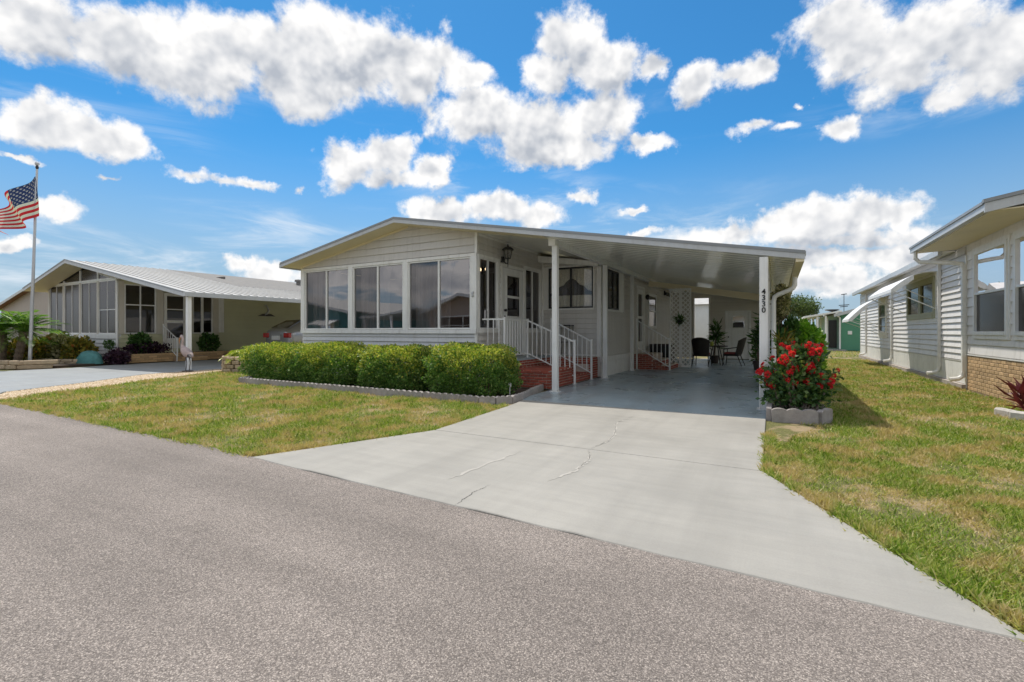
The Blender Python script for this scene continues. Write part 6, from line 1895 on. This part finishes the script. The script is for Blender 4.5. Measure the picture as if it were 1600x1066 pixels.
for r in range(9):
    cols = 6 if r % 2 == 0 else 5
    for c in range(cols):
        u = 0.40 * ((c + (0.5 if r % 2 == 0 else 1.0)) / 6); v = 7 / 13 * (r + 0.7) / 9.4
        for off in (-0.006, 0.006):
            vs_ = []
            for k in range(10):
                a = math.pi / 2 + k * math.pi / 5; rr = 1.0 if k % 2 == 0 else 0.42
                vs_.append(flag_pt(u + 0.019 * rr * math.cos(a), v - 0.034 * rr * math.sin(a), off))
            mb.add(vs_, [tuple(range(10))])
mb.build('stars', FWHT, flag, fixn=False)

# ================================================================== PLANTS AND ORNAMENTS AT THE LEFT HOME
def frond(mb, p, d, L, droop, nl=28, wl=0.012, ll=0.28):
    p = Vector(p); d = Vector(d).normalized()
    pts = []
    for i in range(12):
        t = i / 11
        q = p + d * L * t + Vector((0, 0, -droop * t * t * L))
        pts.append(q)
    mb.tube(pts, [0.010 * (1 - 0.8 * i / 11) for i in range(12)], 4, cap=False)
    for i in range(nl):
        t = 0.15 + 0.85 * i / nl
        k = min(int(t * 11), 10); f = t * 11 - k
        q = pts[k].lerp(pts[k + 1], f); tan = (pts[k + 1] - pts[k]).normalized()
        side = tan.cross(Vector((0, 0, 1))).normalized()
        for s in (-1, 1):
            dd = (side * s + tan * 0.75 + Vector((0, 0, 0.25 - 0.3 * random.random()))).normalized()
            l = ll * math.sin(math.pi * (0.12 + 0.85 * t)) * random.uniform(0.85, 1.1)
            w = Vector((0, 0, 1)).cross(dd).normalized() * wl
            mid = q + dd * l * 0.45
            mb.add([q, mid + w, q + dd * l + Vector((0, 0, -0.18 * l)), mid - w], [(0, 1, 2, 3)])
PALM = leaf_mat('palm_leaflets', [(0.0, (0.07, 0.17, 0.03)), (0.6, (0.16, 0.30, 0.05)), (1.0, (0.34, 0.44, 0.11))], trans=0.35, rough=0.35)
PALMY = leaf_mat('yellow_palm_leaflets', [(0.0, (0.16, 0.25, 0.03)), (0.6, (0.36, 0.42, 0.06)), (1.0, (0.58, 0.54, 0.10))], trans=0.35, rough=0.35)
def palm(label, base, lean, hgt, nf, L, mat=PALM, trunk=0.12, group=None, droop=0.55, up=0.55, ll=0.32, wl=0.017):
    t = thing('palm_tree', label, 'palm', base, group)
    b = Vector(base); top = b + Vector((lean[0], lean[1], hgt))
    if trunk:
        mb = MB(); pts = [b.lerp(top, i / 12) for i in range(13)]
        mb.tube(pts, [trunk * (1.15 if i % 2 else 0.92) for i in range(13)], 9)
        mb.build('trunk', BARK, t)
    for i in range(nf):
        mb = MB()
        a = i * 2.399 + random.uniform(-.2, .2); e = up * (1 - 1.1 * (i / nf) ** 0.7) + random.uniform(-.1, .2)
        frond(mb, top, (math.cos(a), math.sin(a), e + 0.15), L * random.uniform(0.8, 1.1), droop, ll=ll, wl=wl)
        mb.build('frond', mat, t, fixn=False)
    return t
palm('short palm with a criss cross trunk left of the flagpole, farther left', (-24.9, 6.25, 0.05), (0.05, 0.0), 1.25, 48, 1.45, group='palms by the flagpole', up=2.0, droop=0.42)
palm('short leaning palm with a dark trunk, nearest the flagpole', (-24.2, 6.45, 0.05), (0.35, 0.1), 1.2, 50, 1.5, group='palms by the flagpole', up=2.0, droop=0.42)
palm('yellow green areca palm in the stacked stone planter', (-14.8, 9.2, 0.38), (0, 0), 0.12, 15, 0.85, mat=PALMY, trunk=0.0, up=1.3, droop=0.7, ll=0.24, wl=0.017)
leafy_bush('shrub', 'large yellow green shrub between the palms and the screened porch', (-26.2, 8.2, 0.55), (1.0, 0.6, 0.55), 2600, 0.17, CROTON, aspect=0.3)
leafy_bush('shrub', 'pale variegated croton under the middle of the screened porch', (-25.0, 8.1, 0.50), (0.9, 0.5, 0.50), 2400, 0.17, VARIEG, aspect=0.28)
leafy_bush('shrub', 'yellow variegated croton at the right end of the porch bed', (-23.75, 8.1, 0.45), (0.62, 0.45, 0.48), 1800, 0.16, CROTON, aspect=0.28)
PURP = leaf_mat('purple_leaves', [(0.0, (0.018, 0.008, 0.018)), (0.6, (0.045, 0.018, 0.04)), (1.0, (0.09, 0.04, 0.07))], trans=0.25, rough=0.4)
leafy_bush('shrub', 'low purple leaved plant at the corner of the brick planter', (-21.95, 8.6, 0.25), (0.55, 0.30, 0.28), 1200, 0.10, PURP)
leafy_bush('shrub', 'purple leaved plant growing in the brick planter', (-22.7, 9.9, 0.55), (0.3, 0.8, 0.22), 900, 0.11, PURP)
leafy_bush('shrub', 'blue green plant in the brick planter below the tall window', (-22.8, 9.7, 0.75), (0.32, 0.35, 0.38), 700, 0.15, DARKG)
leafy_bush('shrub', 'dark rounded plant at the far end of the brick planter', (-22.8, 12.4, 0.72), (0.36, 0.42, 0.38), 900, 0.13, DARKG)
leafy_bush('shrub', 'small clipped ball shrub under the porch corner', (-23.0, 8.75, 0.72), (0.17, 0.17, 0.18), 700, 0.05, DARKG, stems=3)
# turquoise painted boulder
bl = MB(); nu, nv = 18, 9
vs_, fs_ = [], []
for j in range(nv + 1):
    for i in range(nu):
        a = 2 * math.pi * i / nu; e = math.pi / 2 * j / nv
        rr = 1 + 0.10 * math.sin(3 * a + 1) * math.cos(e) + 0.06 * math.sin(5 * a + 4 * e)
        vs_.append((-22.7 + 0.62 * rr * math.cos(a) * math.cos(e), 8.05 + 0.36 * rr * math.sin(a) * math.cos(e), 0.04 + 0.46 * rr * math.sin(e) ** 0.8))
for j in range(nv):
    for i in range(nu):
        fs_.append((j * nu + i, j * nu + (i + 1) % nu, (j + 1) * nu + (i + 1) % nu, (j + 1) * nu + i))
bl.add(vs_, fs_); bl.smooth = True
tag(bl.build('boulder', M('turquoise_boulder', (0.07, 0.22, 0.22), 0.75, 0.25, 6, bump=0.5, bscale=25)), 'turquoise painted boulder lying in the bed by the left porch', 'boulder')

# wading bird statue by the carport post
BIRD = M('bird_pink_grey', (0.42, 0.33, 0.31), 0.6, 0.25, 9)
BIRDD = M('bird_dark', (0.08, 0.07, 0.07), 0.6, 0.2)
bs = thing('bird_statue', 'pink grey wading bird statue standing before the left carport post', 'statue', (-16.3, 8.15, 0))
bpts = [(-15.85, 8.15, 0.46), (-15.98, 8.15, 0.50), (-16.15, 8.15, 0.56), (-16.32, 8.15, 0.66), (-16.43, 8.15, 0.76), (-16.46, 8.15, 0.86), (-16.42, 8.15, 0.95), (-16.43, 8.15, 1.05), (-16.50, 8.15, 1.10), (-16.56, 8.15, 1.07)]
mb = MB().tube(bpts, [0.02, 0.085, 0.135, 0.12, 0.065, 0.04, 0.032, 0.035, 0.05, 0.025], 10); mb.smooth = True
mb.build('body', BIRD, bs)
MB().tube([(-16.55, 8.15, 1.075), (-16.63, 8.15, 0.98), (-16.64, 8.15, 0.84)], [0.024, 0.018, 0.004], 7).build('beak', M('beak_orange', (0.5, 0.22, 0.08), 0.5, 0.1), bs)
MB().tube([(-15.95, 8.09, 0.50), (-15.80, 8.08, 0.42)], [0.07, 0.01], 7).build('tail', BIRDD, bs)
for s in (-1, 1):
    MB().tube([(-16.15, 8.15 + s * 0.05, 0.48), (-16.10, 8.15 + s * 0.05, 0.26), (-16.16, 8.15 + s * 0.05, 0.0)], [0.022, 0.012, 0.014], 6).build('leg', BIRDD, bs)
MB().lathe((-16.15, 8.15, -0.01), [(0.16, 0), (0.15, 0.03), (0.0, 0.035)], 12).build('base', DIRT, bs)
# bird ornament on the olive wall
wo = thing('wall_ornament', 'metal wading bird ornament hung on the olive siding', 'ornament', (LX1 + 0.03, 15.6, 2.0))
MB().tube([(LX1 + 0.06, 15.45, 2.10), (LX1 + 0.06, 15.56, 2.18), (LX1 + 0.06, 15.66, 2.34), (LX1 + 0.06, 15.60, 2.50), (LX1 + 0.06, 15.52, 2.62), (LX1 + 0.06, 15.40, 2.60)], [0.02, 0.06, 0.05, 0.035, 0.04, 0.008], 8).build('body', SILV, wo)
MB().hexa([(LX1 + 0.03, 15.05, 2.04), (LX1 + 0.05, 15.05, 2.04), (LX1 + 0.05, 16.05, 2.04), (LX1 + 0.03, 16.05, 2.04), (LX1 + 0.03, 15.35, 2.16), (LX1 + 0.05, 15.35, 2.16), (LX1 + 0.05, 15.8, 2.16), (LX1 + 0.03, 15.8, 2.16)]).build('wings', BIRDD, wo)

# ------------------------------------------------------------------ parked car
car = thing('parked_car', 'silver car parked nose in under the left carport, rear end showing', 'car', (0, 0, 0))
CPAINT = M('car_silver', (0.40, 0.41, 0.43), 0.28, 0.03, metallic=0.55, coat=0.6)
CGLASS = glass_mat('car_glass', 0.10, (0.01, 0.01, 0.012), 0.0, 0.25)
TAIL = M('tail_lamp', (0.45, 0.03, 0.03), 0.2, 0.1, coat=0.5)
# stations from the rear (y=0) to the nose (y=4.5): half section (x, z) from sill to roof centre
st_ = [(0.00, [(0.60, 0.42), (0.74, 0.55), (0.78, 0.82), (0.74, 1.02), (0.62, 1.08), (0.3, 1.10), (0, 1.10)]),
       (0.12, [(0.76, 0.34), (0.86, 0.50), (0.90, 0.82), (0.87, 1.06), (0.70, 1.16), (0.35, 1.19), (0, 1.20)]),
       (0.55, [(0.78, 0.26), (0.90, 0.50), (0.93, 0.85), (0.89, 1.10), (0.70, 1.36), (0.38, 1.42), (0, 1.43)]),
       (1.20, [(0.78, 0.24), (0.91, 0.50), (0.94, 0.85), (0.90, 1.10), (0.69, 1.55), (0.36, 1.60), (0, 1.61)]),
       (2.20, [(0.78, 0.24), (0.91, 0.50), (0.94, 0.85), (0.90, 1.08), (0.70, 1.56), (0.36, 1.61), (0, 1.62)]),
       (3.00, [(0.78, 0.24), (0.91, 0.50), (0.93, 0.84), (0.88, 1.05), (0.72, 1.30), (0.38, 1.36), (0, 1.37)]),
       (3.40, [(0.78, 0.25), (0.90, 0.50), (0.91, 0.82), (0.86, 0.98), (0.70, 1.04), (0.38, 1.07), (0, 1.08)]),
       (4.20, [(0.72, 0.28), (0.84, 0.48), (0.84, 0.74), (0.78, 0.86), (0.62, 0.92), (0.3, 0.95), (0, 0.95)]),
       (4.50, [(0.50, 0.36), (0.62, 0.48), (0.64, 0.62), (0.58, 0.72), (0.45, 0.76), (0.2, 0.78), (0, 0.78)])]
vs_, fs_ = [], []
npt = 13
for y, half in st_:
    ring = [(-x, y, z) for x, z in half[:-1]] + [(0, y, half[-1][1])] + [(x, y, z) for x, z in half[:-1][::-1]]
    vs_ += ring
for i in range(len(st_) - 1):
    for k in range(npt - 1):
        a = i * npt + k
        fs_.append((a, a + 1, a + npt + 1, a + npt))
fs_.append(tuple(range(npt))); fs_.append(tuple(range((len(st_) - 1) * npt, len(st_) * npt))[::-1])
mb = MB().add(vs_, fs_); mb.smooth = True
body = mb.build('body', CPAINT, car)
sm = body.modifiers.new('smooth', 'SUBSURF'); sm.levels = 2; sm.render_levels = 2
# rear window, side windows, lamps, plate, bumper
MB().hexa([(-0.60, 0.20, 1.235), (0.60, 0.20, 1.235), (0.60, 0.22, 1.225), (-0.60, 0.22, 1.225), (-0.50, 0.86, 1.525), (0.50, 0.86, 1.525), (0.50, 0.88, 1.51), (-0.50, 0.88, 1.51)]).build('rear_window', CGLASS, car)
for s in (-1, 1):
    MB().hexa([(s * 0.885, 0.55, 1.10), (s * 0.895, 0.55, 1.10), (s * 0.895, 2.85, 1.08), (s * 0.885, 2.85, 1.08), (s * 0.745, 1.0, 1.47), (s * 0.755, 1.0, 1.47), (s * 0.755, 2.35, 1.47), (s * 0.745, 2.35, 1.47)]).build('side_window', CGLASS, car)
    MB().box(s * 0.50 if s > 0 else -0.86, 0.86 if s > 0 else -0.50, -0.03, 0.12, 0.84, 1.02).build('tail_light', TAIL, car, bevel=0.02)
    for yy in (0.95, 3.65):
        w_ = MB().tube([(s * 0.70, yy, 0.33), (s * 0.93, yy, 0.33)], 0.33, 20).build('wheel', BLACK, car)
        MB().tube([(s * 0.925, yy, 0.33), (s * 0.94, yy, 0.33)], 0.20, 14).build('rim', SILV, w_)
MB().box(-0.82, 0.82, -0.07, 0.15, 0.42, 0.66).build('rear_bumper', CPAINT, car, bevel=0.05)
MB().box(-0.26, 0.26, -0.035, 0.0, 0.76, 0.92).build('licence_plate', WHITE, car)
MB().box(-0.30, 0.30, -0.04, -0.001, 0.95, 0.99).build('trunk_handle', SILV, car)
car.location = (-19.15, 13.25, 0.02); car.rotation_euler = (0, 0, 0); car.scale = (1.04, 1.0, 1.14)

# ================================================================== HOUSES FARTHER OFF
GREENW = M('green_wall', (0.085, 0.27, 0.17), 0.6, 0.05, 1.5)
def gable_house(name, label, x0, x1, y0, y1, wz, rz, wall_mat, roof_mat, ridge='Y', over=0.4, rx=None):
    t = thing(name, label, 'house', ((x0 + x1) / 2, (y0 + y1) / 2, 0))
    part(t, 'wall', wall_mat, (x0, x1, y0, y1, 0.0, wz))
    if ridge == 'Y':
        m_ = rx if rx is not None else (x0 + x1) / 2
        MB().prism([(x0, wz + 0.001), (x1, wz + 0.001), (m_, rz - 0.12)], 'Y', y0 + 0.01, y1 - 0.01).build('gable', wall_mat, t)
        for a, b in ((x0 - over, m_), (m_, x1 + over)):
            za = rz - (abs(a - m_)) * (rz - wz) / abs((x0 if a < m_ else x1) - m_); zb = rz - (abs(b - m_)) * (rz - wz) / abs((x0 if b <= m_ and a < m_ else x1) - m_)
            MB().hexa([(a, y0 - over, za - 0.06), (b, y0 - over, zb - 0.06), (b, y1 + over, zb - 0.06), (a, y1 + over, za - 0.06), (a, y0 - over, za + 0.04), (b, y0 - over, zb + 0.04), (b, y1 + over, zb + 0.04), (a, y1 + over, za + 0.04)]).build('roof', roof_mat, t)
            for yy in (y0 - over - 0.03, y1 + over + 0.001):
                MB().hexa([(a, yy, za - 0.16), (b, yy, zb - 0.16), (b, yy + 0.029, zb - 0.16), (a, yy + 0.029, za - 0.16), (a, yy, za + 0.05), (b, yy, zb + 0.05), (b, yy + 0.029, zb + 0.05), (a, yy + 0.029, za + 0.05)]).build('fascia', FASCIA, t)
    else:
        m_ = (y0 + y1) / 2
        MB().prism([(y0, wz + 0.001), (y1, wz + 0.001), (m_, rz - 0.12)], 'X', x0 + 0.01, x1 - 0.01).build('gable', wall_mat, t)
        for a, b in ((y0 - over, m_), (m_, y1 + over)):
            k = (rz - wz) / (m_ - y0)
            za, zb = rz - abs(a - m_) * k, rz - abs(b - m_) * k
            MB().hexa([(x0 - over, a, za - 0.06), (x1 + over, a, za - 0.06), (x1 + over, b, zb - 0.06), (x0 - over, b, zb - 0.06), (x0 - over, a, za + 0.04), (x1 + over, a, za + 0.04), (x1 + over, b, zb + 0.04), (x0 - over, b, zb + 0.04)]).build('roof', roof_mat, t)
    return t
# green house at the end of the grass strip
gh = gable_house('green_house', 'sea green house with white trim at the end of the grass strip', 3.62, 9.5, 38.0, 48, 2.45, 3.3, GREENW, ROOFM, 'Y', 0.35)
part(gh, 'porch_wall', M('pale_green', (0.30, 0.42, 0.34), 0.6, 0.05), (2.95, 3.61, 38.6, 48, 0.0, 2.3))
MB().hexa([(1.6, 37.6, 2.15), (3.7, 37.6, 2.52), (3.7, 48, 2.52), (1.6, 48, 2.15), (1.6, 37.6, 2.27), (3.7, 37.6, 2.62), (3.7, 48, 2.62), (1.6, 48, 2.27)]).build('carport_roof', WHITE, gh)
for yy in (37.8, 42, 46):
    part(gh, 'carport_post', WHITE, (2.30, 2.42, yy - 0.06, yy + 0.06, 0.0, 2.24), (2.78, 2.88, yy - 0.05, yy + 0.05, 0.0, 2.3))
MB().tube([(3.4, 37.6, 2.45), (3.5, 37.85, 2.25), (3.62, 37.93, 2.15), (3.62, 37.93, 0.1)], 0.055, 8).build('downspout', WHITE, gh)
MB().tube([(2.7, 37.6, 2.3), (2.95, 38.2, 2.15), (2.98, 38.5, 2.05), (2.98, 38.5, 0.1)], 0.05, 8).build('downspout', WHITE, gh)
window(gh, 'Y', 38.0, -1, 5.75, 7.2, 1.35, 2.2, WHITE, DGLASS, horiz=[1.8], fw=0.10, depth=0.06)
part(gh, 'meter_plate', WHITE, (4.05, 4.28, 37.95, 37.999, 1.05, 1.28))
part(gh, 'doorway', BLACK, (3.0, 3.5, 38.55, 38.599, 0.15, 2.0))
part(gh, 'slab', CONC, (1.6, 3.9, 37.2, 38.55, -0.02, 0.06))
an = thing('antenna_mast', 'thin antenna mast on the green house roof', 'antenna', (4.05, 40, 2.5))
MB().tube([(4.05, 40, 2.5), (4.05, 40, 3.85)], 0.022, 6).build('mast', BLACK, an)
for z_, w_ in ((3.8, 0.16), (3.05, 0.3), (2.95, 0.22)):
    MB().tube([(4.05 - w_, 40, z_), (4.05 + w_, 40, z_ + 0.04)], 0.03, 6).build('crossbar', BLACK, an)
MB().lathe((3.4, 40.5, 2.62), [(0.0, 0.0), (0.4, 0.10), (0.45, 0.18), (0.0, 0.12)], 10).build('dish', BLACK, an)

# brown roofed house beyond the left home
gable_house('beige_house', 'beige house with brown roof behind the palms at the far left', -60, -40, 15, 32, 3.3, 5.25, M('beige_wall', (0.42, 0.37, 0.34), 0.7, 0.06), M('brown_shingle', (0.22, 0.12, 0.075), 0.9, 0.15, 5), 'Y', 0.5, -50)

# houses across the street, behind the camera: the sunroom windows mirror them
TEAL = M('teal_wall', (0.03, 0.20, 0.21), 0.6, 0.05)
th_ = gable_house('teal_house', 'teal house across the street mirrored in the left sunroom windows', -44, -30.3, -22, -9.0, 2.9, 4.4, TEAL, ROOFM, 'Y', 0.5, -38)
window(th_, 'Y', -9.0, 1, -33.6, -31.8, 1.0, 2.1, WHITE, DGLASS, vert=[-32.7], fw=0.08, depth=0.05)
MB().hexa([(-34, -8.98, 2.2), (-31.3, -8.98, 2.2), (-31.3, -8.1, 1.75), (-34, -8.1, 1.75), (-34, -8.98, 2.25), (-31.3, -8.98, 2.25), (-31.3, -8.1, 1.80), (-34, -8.1, 1.80)]).build('awning', WHITE, th_)
window(th_, 'Y', -9.0, 1, -40, -37, 1.0, 2.3, WHITE, DGLASS, vert=[-38.5], fw=0.08, depth=0.05)
bh_ = gable_house('tan_house', 'tan gabled house with open carport across the street', -22.5, -10.5, -24, -9.6, 2.75, 3.85, M('tan_wall', (0.46, 0.37, 0.31), 0.7, 0.05), ROOFM, 'Y', 0.6, -19.5)
window(bh_, 'Y', -9.6, 1, -21.8, -18.2, 1.0, 2.4, WHITE, DGLASS, vert=[-20.6, -19.4], horiz=[1.7], fw=0.08, depth=0.05)
part(bh_, 'front_door', WHITE, (-16.6, -15.7, -9.6, -9.56, 0.4, 2.4))
window(bh_, 'Y', -9.6, 1, -14.8, -11.8, 1.0, 2.3, WHITE, DGLASS, vert=[-13.3], fw=0.08, depth=0.05)
MB().hexa([(-28.5, -20, 2.2), (-22.9, -20, 2.85), (-22.9, -8.6, 2.85), (-28.5, -8.6, 2.2), (-28.5, -20, 2.35), (-22.9, -20, 3.0), (-22.9, -8.6, 3.0), (-28.5, -8.6, 2.35)]).build('carport_roof', FASCIA, bh_)
for xx in (-28.2, -25.4):
    for yy in (-8.8, -14, -19.5):
        part(bh_, 'carport_post', WHITE, (xx - 0.06, xx + 0.06, yy - 0.06, yy + 0.06, 0, 2.2 if xx < -27 else 2.5))
structure(slab('opposite_driveway', [(-28.6, -20), (-23, -20), (-23, -5.3), (-28.6, -5.3)], -0.1, -0.004, LCONC))
gh3 = gable_house('cream_house', 'cream house across the street to the right', -6, 8, -24, -10.0, 2.75, 3.9, M('cream_wall', (0.55, 0.50, 0.42), 0.7, 0.05), ROOFG, 'Y', 0.6)
window(gh3, 'Y', -10.0, 1, -4.5, -2.0, 1.0, 2.3, WHITE, DGLASS, vert=[-3.2], fw=0.08, depth=0.05)
window(gh3, 'Y', -10.0, 1, 3.0, 6.0, 1.0, 2.3, WHITE, DGLASS, vert=[4.5], fw=0.08, depth=0.05)


def tree(label, x, y, h, r, n, seed):
    t = thing('broadleaf_tree', label, 'tree', (x, y, 0), 'trees far behind the houses')
    mb = MB()
    mb.tube([(x, y, -0.05), (x + 0.1, y, h * 0.35), (x + 0.15, y + 0.1, h * 0.7)], [0.16 * h / 6, 0.12 * h / 6, 0.05 * h / 6], 8)
    ps, ds = [], []
    for k in range(14):
        a = random.uniform(0, 6.28); e = random.uniform(-0.35, 1.0); q = random.uniform(0.35, 0.9)
        cc = np.array([x + r * q * math.cos(a) * math.cos(e * 0.9), y + r * q * math.sin(a) * math.cos(e * 0.9), h * 0.66 + r * 0.62 * q * math.sin(e)])
        mb.tube([(x + 0.1, y, h * 0.38), tuple(cc)], [0.07 * h / 6, 0.02 * h / 6], 5)
        p, d = blob_points(n // 14, cc, (r * 0.40, r * 0.40, r * 0.30), 0.35, 0.25, seed + k)
        ps.append(p); ds.append(d)
    mb.build('trunk', BARK, t)
    p, d = np.concatenate(ps), np.concatenate(ds)
    np_mesh('crown', leaf_quads(p, rand_dirs(len(p), 0.2, d, 0.6), 0.16 + 0.14 * RNG.random(len(p)), np.full(len(p), 0.06), 0.1), 4, FARLEAF, t, world=(x, y, h * 0.6))
tree('rounded far tree rising just right of the carport roof', 0.2, 58, 5.6, 2.4, 3800, 1)
tree('broad far tree beyond the green house roof', 2.2, 61, 4.9, 2.6, 3800, 2)
tree('smaller far tree at the end of the grass strip', -2.6, 55, 4.6, 2.2, 3000, 3)
tree('far tree standing behind the white yard shed', -9.0, 48, 5.0, 2.6, 3000, 4)
tree('tree across the street showing dark in the middle sunroom window', -34.5, -36, 7.0, 2.6, 3000, 5)

# ceiling fan lamp alight inside the sunroom, seen through the right-hand pane
cf = thing('ceiling_lamp', 'lit two bulb ceiling lamp inside the sunroom behind the rightmost window', 'lamp', (-6.62, 10.4, 3.06))
GLOW = bpy.data.materials.new('warm_bulb'); GLOW.use_nodes = True
_b = GLOW.node_tree.nodes['Principled BSDF']; _b.inputs['Emission Color'].default_value = (1.0, 0.72, 0.42, 1); _b.inputs['Emission Strength'].default_value = 6.0
MB().tube([(-6.62, 10.4, 3.06), (-6.62, 10.4, 2.92)], 0.03, 10).build('stem', BLACK, cf)
for dx in (-0.11, 0.11):
    MB().tube([(-6.62, 10.4, 2.93), (-6.62 + dx, 10.4, 2.90)], 0.012, 6).build('arm', BLACK, cf)
    MB().lathe((-6.62 + dx, 10.4, 2.80), [(0.0, 0), (0.035, 0.012), (0.05, 0.05), (0.035, 0.085), (0.0, 0.1)], 12).build('bulb', GLOW, cf)

leafy_bush('shrub', 'yellow green bush growing between the two palm trunks', (-25.3, 7.0, 0.45), (0.9, 0.5, 0.5), 2000, 0.16, CROTON, aspect=0.26)
# small metal lizard ornament on the corner post of the sunroom
lz = MB().tube([(-6.05, WF - 0.062, 2.02), (-6.03, WF - 0.066, 2.06), (-6.05, WF - 0.068, 2.11), (-6.03, WF - 0.066, 2.16)], [0.004, 0.014, 0.018, 0.010], 7)
for (dx, dz) in ((0.035, 0.02), (-0.035, 0.02), (0.035, -0.02), (-0.035, -0.02)):
    lz.tube([(-6.045, WF - 0.062, 2.09 + dz), (-6.045 + dx, WF - 0.058, 2.09 + dz * 2.2)], [0.007, 0.005], 5)
tag(lz.build('wall_ornament', SILV), 'small metal lizard ornament on the sunroom corner post', 'ornament')
